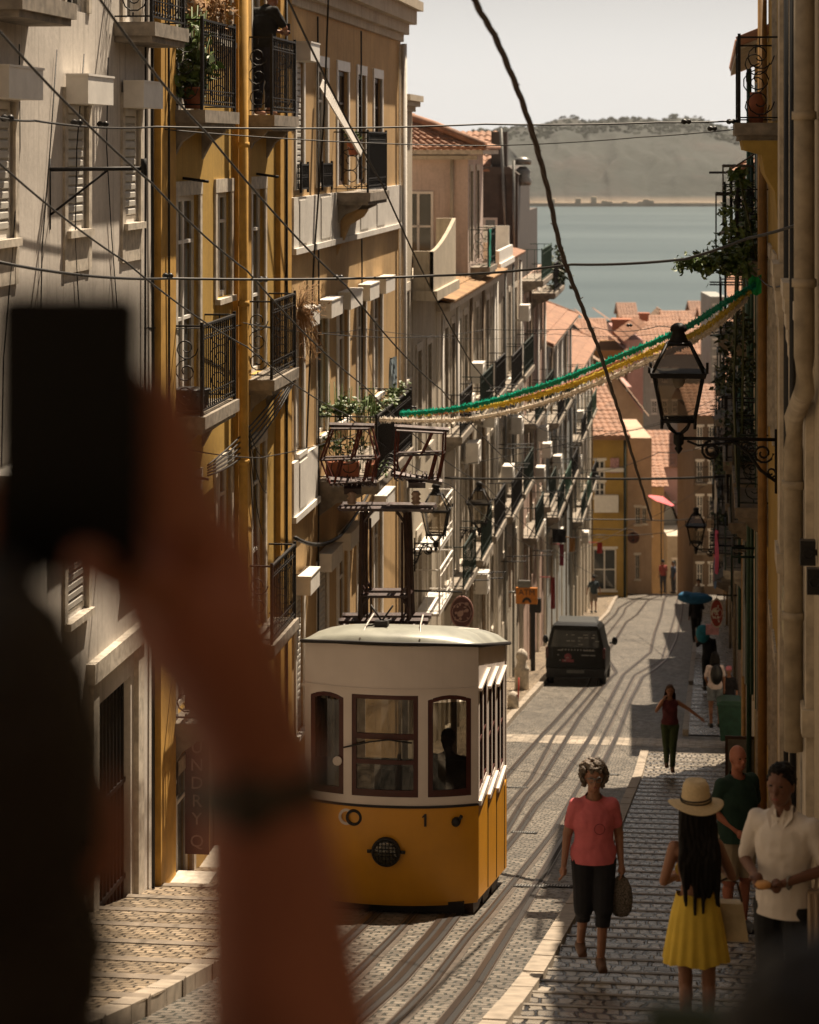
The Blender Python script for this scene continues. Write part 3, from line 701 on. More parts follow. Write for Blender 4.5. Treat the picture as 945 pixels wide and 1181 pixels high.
p = MB(); leafmesh(p, (UL+.5,84,-4.3), .8, 260, .18, (.5,1.6,.7)); single('balcony_ivy', p, M_leafd, 'dark green leafy climber over the high iron balcony of the pink house', 'plant', (UL+.5,84,-4.9))

# ---- grey blue house, then the cream end house
for nm,lab,v0,v1,top,mt,step in (('grey_blue_house','grey blue house with a hipped clay tile roof beyond the pink house',86.6,102.5,-7.0,P_greyb,2.3),
                            ('cream_end_house','cream house with orange roof, last in the left row before the bend',102.5,121.5,-9.6,P_cream,2.4)):
    T = bldg(nm, lab, 'building', UL, (v0+v1)/2)
    n = int((v1-v0-1)/step); cw = [v0+.8+i*step for i in range(n)]
    zs = []; z = top-2.9
    while z > ZR(v1)+1.5: zs.append((z,z+2.1)); z -= 3.4
    ops = [(a,a+.9,z0,z1) for a in cw for z0,z1 in zs]
    w = MB(); facade_wall(w, UL, 1, v0, v1, ZR(v1)-.6, top, ops, depth=8); part('wall', w, mt, T)
    for a,_b,z0,z1 in ops: window(T, UL, 1, a, a+.9, z0, z1, 'door', True, False, lod=1)
    gable_roof(T, UL, 1, v0, v1, top, 8, .38, .4, M_tile, w=.3, row=.5)
    for k,(z0,z1) in enumerate(zs[:-1]):
        for j in range(n//2): balcony(T, UL, 1, .5, cw[2*j]-.3, cw[2*j]+step+1.2, z0-.03, .95, False, (M_iron,M_irongreen,M_green)[(k+j)%3], lod=1)
# rain pipes, air conditioners and clothes rods on the distant left houses
def clutter(T, v0, v1, zt, n, seed):
    rr = random.Random(seed)
    for i in range(n):
        v = v0+.3+(v1-v0-.6)*i/max(1,n-1); q = MB(); q.tube([(UL+.09,v,zt-.1),(UL+.09,v,ZR(v)+.1)],rr.choice((.04,.05,.06)),6); part('drainpipe', q, rr.choice((M_white,P_apron,M_metalgrey,M_pipe0)), T)
    for i in range(n):
        v = rr.uniform(v0+.5,v1-1.2); z = rr.uniform(ZR(v)+2.4, zt-1.5); q = MB(); q.box(UL+.12,UL+.42,v,v+.75,z,z+.5); q.box(UL,UL+.12,v+.1,v+.14,z,z+.05); q.box(UL,UL+.12,v+.6,v+.64,z,z+.05); q.ring((UL+.425,v+.3,z+.25),.18,.012,'u',14,4); part('air_conditioner', q, M_white, T)
    for i in range(n):
        v = rr.uniform(v0+.5,v1-.8); z = rr.uniform(ZR(v)+3.4, zt-1.); q = MB(); q.tube([(UL,v,z),(UL+.75,v,z+.02)],.015,4); q.tube([(UL,v+.9,z),(UL+.75,v+.9,z+.02)],.015,4)
        for k in range(3): q.tube([(UL+.3+.2*k,v,z+.02),(UL+.3+.2*k,v+.9,z+.02)],.006,4)
        part('clothes_rack', q, M_iron, T)
M_pipe0 = simple('weathered_pipe',(.2,.15,.1),.6)
for o_ in list(COL.objects):
    for nm_,a_,b_,zt_,n_,sd_ in (('long_white_house',52.9,66.4,-3.6,5,1),('parapet_house',66.6,75.5,-3.4,4,2),('dark_clad_house',75.7,86.5,-4.4,4,3),('grey_blue_house',86.7,102.4,-7,6,4),('cream_end_house',102.6,121,-9.6,7,5)):
        if o_.name==nm_: clutter(o_, a_, b_, zt_, n_, sd_)
# ground floor details along the left
q = MB(); v = 27.12; q.box(UL+.02,UL+.30,v,v+.03,ZR(v)+.35,ZR(v)+2.15)
t = thing('laundry_banner', 'dark red upright laundry banner standing out from the left facade', 'sign', (UL,v,ZR(v))); part('board', q, simple('maroon_board',(.07,.012,.01),.6), t)
q = MB(); 
for i,ch in enumerate('LAUNDRYQ'): put_text(q, ch, .2, (UL+.16,v-.004,ZR(v)+1.98-i*.205-(.05 if i==7 else 0)), (1,0,0), (0,0,1), thick=.002)
part('lettering', q, simple('faded_pink_letters',(.33,.2,.17),.7), t)
q = MB(); v=26.35; q.box(UL+.01,UL+.05,v-.3,v+.3,ZR(v)+1.0,ZR(v)+1.9)
for k in range(5): q.box(UL+.05,UL+.055,v-.25,v+.2-.07*(k%3),ZR(v)+1.15+k*.12,ZR(v)+1.19+k*.12,1)
single('notice_board', q, [M_black, M_curtain], 'dark notice board with pale handwriting on the left wall beside a doorway', 'board', (UL,v,ZR(v)+1.0))
q = MB(); q.box(UL+.5,UL,26.0,26.6,ZR(26.3)-.1,ZR(26.3)+.15); q.box(UL+.35,UL,27.9,28.9,ZR(28.4)-.2,ZR(28.4)+.2)
single('door_step', q, M_trim, 'worn pale stone doorsteps at the foot of the left facades', 'step', (UL,26,ZR(26)))
# the street goes on uphill behind the viewer
T = bldg('uphill_corner_building', 'tall cream building on the left of the street uphill behind the viewer', 'building', UL, -3)
ops=[(a,a+1.1,z,z+2) for a in (-16,-12.5,-9,-5.5,-2,1.5,5,8.5) for z in (0.2,3.8)]
w = MB(); facade_wall(w, UL, 1, -20, 10.98, -6.5, 7.5, ops); part('wall', w, P_cream, T)
for o_ in ops: window(T, UL, 1, *o_, 'sash', True, True, lod=1)
T = bldg('street_top_building', 'broad tan building closing the top of the street behind the viewer', 'building', -3, -20)
w = MB(); w.box(-16,12,-28,-20.2,-3,11); part('wall', w, P_tan, T)
for k in range(6):
    for z in (1,4.6,8):
        f_=MB(); u0=-12+k*3.6; f_.box(u0,u0+1.1,-20.2,-20.14,z,z+1.9); wo=part('window', f_, M_white, T); g_=MB(); g_.box(u0+.1,u0+1.0,-20.139,-20.12,z+.1,z+1.8); part('pane', g_, M_glass, wo)
# ================================================================ RIGHT SIDE (facade plane u = UR, faces -u)
UR = 0.76
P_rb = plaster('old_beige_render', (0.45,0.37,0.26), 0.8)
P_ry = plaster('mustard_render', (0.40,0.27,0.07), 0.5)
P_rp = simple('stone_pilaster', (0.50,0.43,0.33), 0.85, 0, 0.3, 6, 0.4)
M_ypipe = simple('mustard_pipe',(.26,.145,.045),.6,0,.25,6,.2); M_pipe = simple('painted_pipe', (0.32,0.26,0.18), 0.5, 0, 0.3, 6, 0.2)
# nearest
v0, v1 = -19.0, 27.0
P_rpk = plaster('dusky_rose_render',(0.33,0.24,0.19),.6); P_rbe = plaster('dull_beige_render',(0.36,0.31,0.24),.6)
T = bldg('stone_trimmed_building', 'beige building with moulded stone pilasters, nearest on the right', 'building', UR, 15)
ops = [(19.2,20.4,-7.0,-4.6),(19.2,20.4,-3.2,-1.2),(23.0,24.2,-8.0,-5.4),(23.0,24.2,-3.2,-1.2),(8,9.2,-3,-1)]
w = MB(); facade_wall(w, UR, -1, v0, v1, -10, 2.3, ops); part('wall', w, P_rb, T); w = MB(); facade_wall(w, UR+.004, -1, v0, 14.5, 2.301, 5.6, [(8,9.2,2.9,4.6),(11,12.2,2.9,4.6)]); part('shade_storey', w, P_rb, T)  # unseen top storey at the near end, added to shade the foreground figures
for a in (8,11): window(T, UR+.004, -1, a, a+1.2, 2.9, 4.6, 'sash', True, True)
for a,b,z0,z1 in ops: window(T, UR, -1, a, b, z0, z1, 'door', True, False)
q = MB()
for v,wd in ((18.3,.7),(21.8,.6),(25.3,.8)):
    q.box(UR-.06, UR+.02, v, v+wd, -9, -1.9); q.box(UR-.06, UR+.02, v+.05, v+wd-.05, -1.2, 2.2)
    for k in range(5): q.box(UR-.07-.015*k, UR+.02, v-.03-.02*k, v+wd+.03+.02*k, -1.9+.14*k, -1.76+.14*k-.001)
    q.box(UR-.09, UR+.02, v-.05, v+wd+.05, -4.4, -4.2)
part('pilaster', q, P_rp, T)
q = MB(); vp = 17.55; 
q.tube([(UR-.10,vp,2.3),(UR-.10,vp,-1.5),(UR-.10,vp,-1.75),(UR-.14,vp+1.0,-2.05),(UR-.14,vp+1.1,-2.3),(UR-.14,vp+1.1,-4.6)], .075, 12)
for z in (1.5,.2,-1.0): q.tube([(UR-.10,vp,z),(UR-.10,vp,z+.06)], .09, 12)
for z in (-2.6,-3.6): q.tube([(UR-.14,vp+1.1,z),(UR-.14,vp+1.1,z+.06)], .09, 12)
part('drainpipe', q, M_pipe, T)
q = MB(); q.tube([(UR-.07,20.9,2.2),(UR-.07,20.9,-8)],.03,8); q.tube([(UR-.05,22.6,2.2),(UR-.05,22.6,-8)],.05,8); q.tube(sag((UR-.1,19,-5.4),(UR-.08,23.4,-6.4),.15),.01,4)
part('wall_cable', q, M_cable, T)
q = MB(); q.box(UR-.13,UR,21.2,22.0,-4.35,-3.95); q.box(UR-.135,UR-.13,21.25,21.95,-4.3,-4.0); single('meter_box', q, simple('cream_metal',(.4,.34,.2),.5), 'cream metal meter box fixed on the right wall below the big lantern', 'box', (UR,21.5,-4.35))
for i,(px,py,D) in enumerate(((932,637,17.5),(940,670,17.0))):
    c = S(px,py,D); q = MB(); q.box(c.x-.055,c.x+.055,c.y-.05,c.y+.05,c.z-.09,c.z+.09); q.box(c.x+.05,UR,c.y-.02,c.y+.02,c.z-.02,c.z+.02)
    q.ring((c.x,c.y-.053,c.z),.035,.006,'v',12,4)
    single('wall_speaker', q, M_black, ('upper','lower')[i]+' of two small black boxes fixed on the right wall beside the drainpipe', 'speaker', (c.x,c.y,c.z-.09), 'small black boxes on the right wall')
# mustard building with corbelled balcony
v0, v1 = 27.0, 32.5
T = bldg('mustard_building', 'mustard yellow building with a corbelled balcony high on the right', 'building', UR, 30)
ops = [(28.3,29.5,.32,2.2),(28.3,29.5,-3.6,-1.4),(30.5,31.5,-3.6,-1.4),(28.3,29.5,-8.6,-6),(30.4,31.4,-9,-6)]
w = MB(); facade_wall(w, UR-.01, -1, v0, v1, -11, 2.3, ops); part('wall', w, P_ry, T)
for a,b,z0,z1 in ops: window(T, UR-.01, -1, a, b, z0, z1, 'door', True, False)
balcony(T, UR, -1, .45, 27.6, 29.9, .28, .98, True, M_iron, corbel=False)
q = MB(); q.prism([(UR,.08),(UR-.42,.08),(UR-.40,-.03),(UR-.2,-.08),(UR-.16,-.3),(UR-.05,-.5),(UR-.0,-1.1),(UR+.03,-1.1)], 'v', 27.5, 30.0); part('corbel', q, P_ry, T)
q = MB(); q.tube([(UR-.1,32.0,2.2),(UR-.1,32.0,-9.5)],.06,8); part('drainpipe', q, M_ypipe, T)
q = MB(); q.lathe((UR-.25,28.2,.28),[(.08,0),(.1,.25),(.07,.3),(.07,.36)],10); single('balcony_jar', q, M_terra, 'reddish clay jar standing on the corbelled balcony at upper right', 'jar', (UR-.25,28.2,.28))
# tile-eaved building
def rrow(nm, lab, v0, v1, top, mt, roof=True, bal=(), over=.35, p=.5, step=2.4, fancy=False):
    T = bldg(nm, lab, 'building', UR, (v0+v1)/2)
    n = max(1,int((v1-v0-.6)/step)); cw = [v0+.7+i*step for i in range(n)]
    zs = []; z = top-3.0
    while z > ZR(v1)+.2: zs.append((z,z+2.2)); z -= 3.3
    ops = [(a,a+.95,z0,z1) for a in cw for z0,z1 in zs]
    w = MB(); facade_wall(w, UR, -1, v0, v1, ZR(v1)-.6, top, ops, depth=8); part('wall', w, mt, T)
    for a,_b,z0,z1 in ops: window(T, UR, -1, a, a+.95, z0, z1, 'door', True, False, lod=1, frame=(M_white,M_green,M_wood)[R.randrange(3)])
    if roof: gable_roof(T, UR, -1, v0, v1, top, 8, .4, over, M_tile, w=.22 if v0<50 else .3, row=.4)
    for k,(z0,z1) in enumerate(zs):
        if z0 < ZR(v0)+2.4: continue
        for j in range(n): 
            if R.random() < .85: balcony(T, UR, -1, p+R.uniform(-.12,.12), cw[j]-.45, cw[j]+1.4, z0-.03, .98, fancy, (M_iron,M_irongreen,M_iron)[(k+j)%3], lod=1)
    q = MB(); vv = v1-.25; q.tube([(UR-.1,vv,top-.1),(UR-.1,vv,ZR(vv))],.05,6); part('drainpipe', q, (M_ypipe,M_green,M_pipe)[R.randrange(3)], T)
    return T
rrow('tile_eaved_building','ochre building on the right whose clay tile eave juts against the sky',32.5,43.5,1.5,P_ry,True,over=.42,p=.45,fancy=True)
rrow('dim_cream_building','cream building on the right just before the side alley',43.5,51.0,-.4,P_cream,True,p=.5)
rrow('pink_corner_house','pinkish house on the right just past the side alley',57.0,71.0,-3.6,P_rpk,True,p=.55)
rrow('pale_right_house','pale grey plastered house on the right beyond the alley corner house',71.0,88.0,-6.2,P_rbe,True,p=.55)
rrow('yellowish_right_house','yellowish low house far down the right side',88.0,106.0,-9.4,P_ry,True,p=.55)
rrow('far_right_house','cream house at the far end of the right side',106.0,128.0,-13.0,P_cream,True,p=.6)
# reed blinds, awnings, racks and pipes crowding the right-hand balconies
def rclutter(T, v0, v1, zt, n, seed):
    rr = random.Random(seed); dm = [simple('dark_reed',(.03,.022,.014),.9,0,.4,30,.2), simple('dark_green_canvas',(.012,.03,.022),.9), simple('dull_brown_canvas',(.06,.035,.02),.9), simple('grey_canvas',(.10,.09,.08),.9)]
    for i in range(n):
        v = rr.uniform(v0+.4,v1-1.6); z = rr.uniform(ZR(v)+2.9, zt-.8); p_ = rr.uniform(.35,.75); h = rr.uniform(.7,1.5); w_ = rr.uniform(.7,1.5)
        k = i%4
        if k==0:
            q = MB(); q.add([(UR-.02,v,z),(UR-p_,v,z-.35),(UR-p_,v+w_,z-.35),(UR-.02,v+w_,z),(UR-.02,v,z+.02),(UR-p_,v,z-.33),(UR-p_,v+w_,z-.33),(UR-.02,v+w_,z+.02),(UR-p_,v,z-.55),(UR-p_,v+w_,z-.55)],[(0,1,2,3),(7,6,5,4),(1,8,9,2),(0,4,5,1),(3,2,6,7)]); part('awning', q, rr.choice(dm), T)
        elif k==1:
            q = MB(); m_=8
            for j in range(m_): q.box(UR-p_-.012+.01*(j%2),UR-p_+.01,v+w_*j/m_,v+w_*(j+.92)/m_,z-h,z)
            q.tube([(UR,v,z),(UR-p_,v,z),(UR-p_,v+w_,z),(UR,v+w_,z)],.02,4); part('hanging_blind', q, rr.choice(dm), T)
        elif k==2:
            q = MB(); q.tube([(UR,v,z),(UR-.8,v,z)],.015,4); q.tube([(UR,v+.9,z),(UR-.8,v+.9,z)],.015,4)
            for j in range(4): q.tube([(UR-.2-.17*j,v,z),(UR-.2-.17*j,v+.9,z)],.006,4)
            part('clothes_rack', q, M_iron, T)
        else:
            q = MB(); q.tube([(UR-.09,v,zt-.1),(UR-.09,v,ZR(v)+2)],rr.choice((.03,.05,.06)),6); part('drainpipe', q, rr.choice((M_green,M_pipe,M_metalgrey)), T)
for o_ in list(COL.objects):
    for nm_,a_,b_,zt_,n_,sd_ in (('tile_eaved_building',32.6,43.4,1,14,1),('dim_cream_building',43.6,50.9,-.8,16,2),('pink_corner_house',57.1,70.9,-4,22,3),('pale_right_house',71.1,87.9,-6.6,20,4),('yellowish_right_house',88.1,105.9,-9.6,16,5),('far_right_house',106.1,127,-13.3,14,6)):
        if o_.name==nm_: rclutter(o_, a_, b_, zt_, n_, sd_)
for i,(v,z,lab) in enumerate(((45.5,-4.2,'dark bushy plants on a balcony in the shaded right row behind the lantern bracket'),(59,-7.4,'leafy plants crowding a balcony past the alley on the right'),(65,-9.8,'low balcony greenery above the oval sign'),(78,-10,'dark greenery on a far right balcony'))):
    p = MB(); leafmesh(p,(UR-.45,v,z),.5,200,.12,(.5,1.4,.8)); [p.tube([(UR-.05,v-.2+.1*k,z-.5),(UR-.45,v-.3+.15*k,z)],.01,4) for k in range(5)]; single('balcony_plants', p, M_leafd, lab, 'plant', (UR-.4,v,z-.5))
# alley back wall so that the gap is a lane between houses
q = MB(); q.box(UR+12, UR+12.5, 51, 57, -16, -3); single('alley_house', q, P_beige, 'plain beige house wall closing the side alley on the right', 'building', (UR+12,54,-13.4))

# climbers and plants over the right-hand balconies
p = MB(); c = S(868,262,33.0)
leafmesh(p, (UR-.35,c.y,c.z-.2), .55, 700, .10, (.5,1.2,1.3)); leafmesh(p, S(835,300,31.0), .38, 520, .095, (1.3,.9,.45)); leafmesh(p, S(805,305,30.5), .25, 260, .09, (1.2,.6,.35))
leafmesh(p, S(853,210,31.5), .12, 60, .13, (1,1,.8))
t = thing('trailing_vine', 'leafy green vine trailing from a high right balcony towards the bay', 'plant', (UR-.3,33,-1.9)); part('foliage', p, M_leaf, t)
q = MB()
for px,py in ((785,305),(800,290),(820,312),(840,290),(853,205)): q.tube([(UR-.1,33,-1.8),((UR-.1+S(px,py,31).x)/2, 32.2, (-1.5+S(px,py,31).z)/2-.1),S(px,py,31)],.012,5)
for k in range(14): q.tube([(UR-.3,32.6+.1*k,-.6),(UR-.35,32.7+.1*k,-3.5-R.random())],.006,4)
part('stems', q, M_leafd, t)
p = MB(); [p.tube([(UR-.4,33.2+.3*k,-1.6),(UR-.45,33.6+.35*k,-3.2),(UR-.4,34.4+.4*k,-4.9)],.012,4) for k in range(9)]; leafmesh(p, (UR-.4,34.5,-2.9), .5, 380, .10, (.5,1.5,1.3)); leafmesh(p, (UR-.4,37,-4.2), .4, 200, .10, (.5,1.6,1.0)); single('dark_climber', p, M_leafd, 'dark tangled climber covering the iron balconies behind the big lantern', 'plant', (UR-.4,34.5,-4))
q = MB(); vs=[]
c = S(868,325,31)
for i in range(7):
    for j in range(7): vs.append((c.x-.05+.028*i, c.y+.03*math.sin(i*2+j), c.z+.08-.04*j+.02*math.sin(i*1.3)))
q.add(vs,[(i*7+j,i*7+j+1,(i+1)*7+j+1,(i+1)*7+j) for i in range(6) for j in range(6)],0,True)
single('green_banner', q, simple('bright_green_cloth',(.01,.28,.07),.8), 'bright green cloth tied where the paper garlands meet the right balcony', 'cloth', (c.x,c.y,c.z-.2))
# clothes and awnings hanging on right balconies
cols_ = [(.35,.05,.12),(.55,.5,.45),(.1,.16,.28),(.5,.2,.22),(.03,.03,.035),(.45,.12,.05),(.2,.3,.35)]
names_ = ['magenta','off-white','navy','salmon','black','rust','pale blue']
for k,(v,z) in enumerate(((46,-7.3),(61,-8.4),(66,-11.2),(76,-12.8),(83,-10.3),(92,-15.2),(98,-12.8))):
    q = MB(); vs=[]
    for i in range(8):
        for j in range(8): vs.append((UR-.66+.04*math.sin(i*1.7+j*.4), v+.1*i, z-.11*j+.02*math.sin(i)))
    q.add(vs,[(i*8+j,i*8+j+1,(i+1)*8+j+1,(i+1)*8+j) for i in range(7) for j in range(7)],0,True)
    single('laundry_cloth', q, simple('cloth_'+names_[k].replace(' ','_').replace('-','_'),cols_[k],.9), names_[k]+' cloth drying on a balcony rail in the right-hand row', 'cloth', (UR-.66,v,z-.8), 'laundry on the right balconies')
# ================================================================ GROUND, ROAD, PAVEMENTS
M_road = cobble('granite_setts', (0.135,0.115,0.092), (0.02,0.024,0.018), 0.13, 0.15, 0.5, 0.014, dist=.07, bstr=.9, spec=.5)
M_walk = cobble('calcada_stone', (0.27,0.235,0.19), (0.006,0.005,0.004), 0.13, 0.17, 0.27, 0.018, dist=.11, bstr=1.0, spec=.9)
M_walkL = cobble('pale_calcada', (0.27,0.21,0.145), (0.03,0.022,0.015), 0.12, 0.15, 0.4, 0.012, dist=.06, bstr=.9)
M_kerb = simple('kerb_granite', (0.25,0.21,0.165), 0.6, 0, 0.3, 6, 0.4)
M_earth = simple('city_ground', (0.16,0.13,0.10), 0.9, 0, 0.3, 0.3, 0)
def KL(v):
    pts=[(-10,-3.9),(17,-4.1),(20,-4.2),(35,-4.7),(60,-5.05),(134,-5.0)]
    for (a,x),(b,y) in zip(pts,pts[1:]):
        if v<=b: return x+(y-x)*(v-a)/(b-a)
    return -5.0
KR1, KR2 = -1.5, -0.68
vsamp = [-8+i*1.0 for i in range(0,140)]+[131.5,134,138,150]
vsamp = sorted(set(vsamp+[p[0] for p in PROF if -8<p[0]<150]))
g = MB()
us = [-300,-150,-60,-20,-9,-5.9,.9,6,20,60,150,300]; gv = [v for v in vsamp if v%4==0 or v>124 or v in [p[0] for p in PROF]]+[170,200,250,300,400,520,640,760]
gv = sorted(set(gv+[-8,-20,-45,-90])); n = len(us)
g.add([(u,v,ZR(v)-.35-(0 if v<300 else 0)) for v in gv for u in us], [(i*n+j,i*n+j+1,(i+1)*n+j+1,(i+1)*n+j) for i in range(len(gv)-1) for j in range(n-1)])
struct('ground', g, M_earth)
g = MB(); nu = 6; rv = [-20.0,-14.0]+[v for v in vsamp if v<=150]
rows_ = []
for v in rv:
    l = KL(v); r = KR1 if v < 52.5 else (UR if 52.5<=v<=57 else KR2)
    r = UR+.0 if v>124 else r
    rows_.append([(l+(r-l)*j/nu if not(50<v<58) else l+(r-l)*j/nu, v, ZR(v)) for j in range(nu+1)])
vs = [p for r in rows_ for p in r]; m = nu+1
g.add(vs,[(i*m+j,i*m+j+1,(i+1)*m+j+1,(i+1)*m+j) for i in range(len(rv)-1) for j in range(nu)],0,False)
g.quad((UR-.1,51.0,ZR(51)-.003),(UR+12,51.0,ZR(51)-.003),(UR+12,57,ZR(57)-.003),(UR-.1,57,ZR(57)-.003))
struct('road', g, M_road)
g = MB()
for a,b in ((54.3,56.2),): 
    g.add([(KL(a)+.05,a,ZR(a)+.006),(UR,a,ZR(a)+.006),(UR,b,ZR(b)+.006),(KL(b)+.05,b,ZR(b)+.006)],[(0,1,2,3)])
struct('crossing_band', g, cobble('worn_pale_setts',(0.33,0.28,0.22),(0.1,0.08,0.06),.3,.2,.5,.01,dist=.05))
# stepped right pavement with granite nosings
w1 = MB(); lip = MB(); kb = MB()
def stepped(kr, va, vb, run):
    v = va
    while v < vb-.05:
        b = min(v+run, vb); zt = ZR(b)+.13; z0 = max(ZR(v)+.05+.0, zt); za = zt+ (ZR(v)-ZR(b))*.45
        # tread: gently sloped, riser at its lower end
        w1.quad((kr+.14,v,za),(UR,v,za),(UR,b-.04,zt+.012),(kr+.14,b-.04,zt+.012))
        lip.box(kr+.14,UR,b-.04,b,zt-.25,zt+.018)
        v = b
def kerbline(kr, va, vb, w=.14, h=.14, sgn=1):
    v = va
    while v < vb-.01:
        b = min(v+1.15, vb); k0 = kr(v) if callable(kr) else kr; k1 = kr(b) if callable(kr) else kr
        z0,z1 = ZR(v)+h, ZR(b)+h; j = R.uniform(-.006,.006)
        kb.add([(k0,v+.008,z0-.5),(k0+w,v+.008,z0-.5),(k1+w,b-.004,z1-.5),(k1,b-.004,z1-.5),(k0,v+.008,z0+j),(k0+w,v+.008,z0+j),(k1+w,b-.004,z1+j),(k1,b-.004,z1+j)],
               [(0,3,2,1),(4,5,6,7),(0,1,5,4),(1,2,6,5),(2,3,7,6),(3,0,4,7)])
        v = b
stepped(KR1, -6, 51.6, .86)
kerbline(KR1, -6, 51.6, .17, .17)
stepped(KR2, 57.2, 71, 1.2); kerbline(KR2, 57.2, 71.0); stepped(KR2, 72.5, 124, 1.3); kerbline(KR2, 72.5, 124)
struct('pavement_right', w1, M_walk); struct('pavement_nosing', lip, simple('nosing_granite',(.17,.145,.115),.45,0,.3,8,.3)); 
w2 = MB(); lv = [-20.0,-14.0]+[v for v in vsamp if v<=132]
w2.add([(u,v,ZR(v)+.12) for v in lv for u in (KL(v)+.16, UL+.0)],[(2*i+1,2*i,2*i+2,2*i+3) for i in range(len(lv)-1)])
struct('pavement_left', w2, M_walkL)
kerbline(lambda v: KL(v), -8, 132, .16, .13)
struct('kerb', kb, M_kerb)
lip2 = MB(); v = 14.0
while v < 40: lip2.box(KL(v)+.17,UL,v,v+.1,ZR(v)-.1,ZR(v)+.128); v += 1.3
struct('pavement_strip', lip2, simple('dark_granite_strip',(.15,.12,.09),.6,0,.3,8,.3))

# ---------------------------------------------------------------- rails (grooved steel rails and a slot rail in each track)
RL = dict(
 A=[(300,1180),(386,1096),(408,1076),(495,987),(582,897),(626,847),(678,790),(690,757),(695,723),(714,701),(736,690),(758,684)],
 B=[(352,1181),(395,1138),(454,1081),(520,1004),(582,936),(640,848),(689,792),(694,760),(699,734),(722,701),(741,689),(761,684)],
 C=[(398,1177),(496,1078),(552,1000),(607,918),(668,828),(692,797),(704,782),(711,776),(703,764),(699,755),(722,718),(747,693),(765,685)],
 D=[(409,1177),(505,1081),(563,1002),(618,929),(679,853),(701,812),(713,789),(719,778),(735,765),(750,753),(755,731),(766,692),(770,684)],
 E=[(457,1179),(540,1081),(638,960),(678,885),(706,830),(725,792),(732,779),(750,769),(764,760),(772,734),(780,701),(783,684)],
 G=[(513,1179),(585,1075),(647,972),(692,888),(711,850),(727,808),(741,781),(757,771),(770,760),(780,738),(786,709),(789,684)])
def smooth(pts, k=2):
    for _ in range(k):
        o = [pts[0]]
        for a,b in zip(pts,pts[1:]): o += [a.lerp(b,.25), a.lerp(b,.75)]
        o.append(pts[-1]); pts = o
    return pts
st = MB(); gr = MB(); sb = MB()
def ribbon(mb, pts, o0, o1, dz):
    vs=[]; cum=[]
    for i,p in enumerate(pts):
        t = (pts[min(i+1,len(pts)-1)]-pts[max(0,i-1)]); t.z=0; t.normalize(); n = Vector((t.y,-t.x,0))
        for o in (o0,o1):
            q = p+n*o; vs.append((q.x,q.y,ZR(q.y)+dz))
    mb.add(vs,[(2*i,2*i+1,2*i+3,2*i+2) for i in range(len(pts)-1)],0,False)
for nm,pl in RL.items():
    pts = [GH(x,y) for x,y in pl]
    pts.insert(0, pts[0]+(pts[0]-pts[1]).normalized()*6)
    fine=[]
    for a,b in zip(pts,pts[1:]):
        k = max(1,int((b-a).length/1.0)); fine += [a.lerp(b,i/k) for i in range(k)]
    fine.append(pts[-1]); pts = smooth(fine,1)
    sl = nm in 'BE'
    ribbon(sb, pts, -.06, .09, .004)
    if sl: ribbon(gr, pts, -.02, .02, .010); ribbon(st, pts, -.04,-.02,.012); ribbon(st, pts, .02,.04,.012)
    else: ribbon(st, pts, -.04,.012,.014); ribbon(gr, pts, .012,.062,.010); ribbon(st,pts,.062,.075,.012)
struct('rail_bed', sb, simple('rail_bed_stone',(.06,.046,.034),.6,0,.4,10,.4)); struct('rail_groove', gr, M_groove); struct('rail', st, M_steel)
# drain grates between the rails
q0 = None
for px,py in ((612,1022),(642,1022),(597,908),(605,960),(703,893),(520,1010)):
    c = GH(px,py,.01); q = MB(); 
    z = lambda v: ZR(v)+.016
    for k in range(10): 
        a=c.x-.17+k*.034; q.add([(a,c.y-.1,z(c.y-.1)),(a+.018,c.y-.1,z(c.y-.1)),(a+.018,c.y+.1,z(c.y+.1)),(a,c.y+.1,z(c.y+.1))],[(0,1,2,3)])
    q.add([(c.x-.2,c.y-.13,z(c.y-.13)-.004),(c.x+.2,c.y-.13,z(c.y-.13)-.004),(c.x+.2,c.y+.13,z(c.y+.13)-.004),(c.x-.2,c.y+.13,z(c.y+.13)-.004)],[(0,1,2,3)],1)
    tag(single('drain_grate', q, [M_metalgrey, M_groove], 'small slotted iron drain grate set in the cobbles beside the rails', 'drain grate', (c.x,c.y,ZR(c.y)), 'drain grates along the rails'))

# ================================================================ TRAM
M_ty = simple('tram_yellow', (0.58,0.26,0.012), 0.32, 0, 0.08, 2.5, 0.02, 0.5)
M_tw = simple('tram_white', (0.62,0.55,0.50), 0.38, 0, 0.06, 2.5, 0.02, 0.5)
M_tr = simple('tram_roof', (0.27,0.275,0.235), 0.36, 0.1, 0.25, 3, 0.05, 0.6)
M_tm = simple('tram_maroon', (0.055,0.012,0.009), 0.4, 0, 0.2, 5, 0.05)
M_td = simple('tram_dark', (0.012,0.01,0.01), 0.6, 0, 0.3, 5, 0.1)
M_clear = clear('tram_glass', (0.44,0.42,0.38), 0.07)
TU, TV, HWd = -3.355, 25.07, 0.925; L = 5.0; SL = 0.2
zT, zB, zBelt, zW1, zW0 = -5.22, -7.90, -6.90, -5.735, -6.80
TR = thing('cable_tram', 'yellow and white vintage funicular tram standing on the left track', 'tram', (TU, TV+2, ZR(TV+2)))
def fv(x): return TV + .22*abs(x/HWd)**2.2
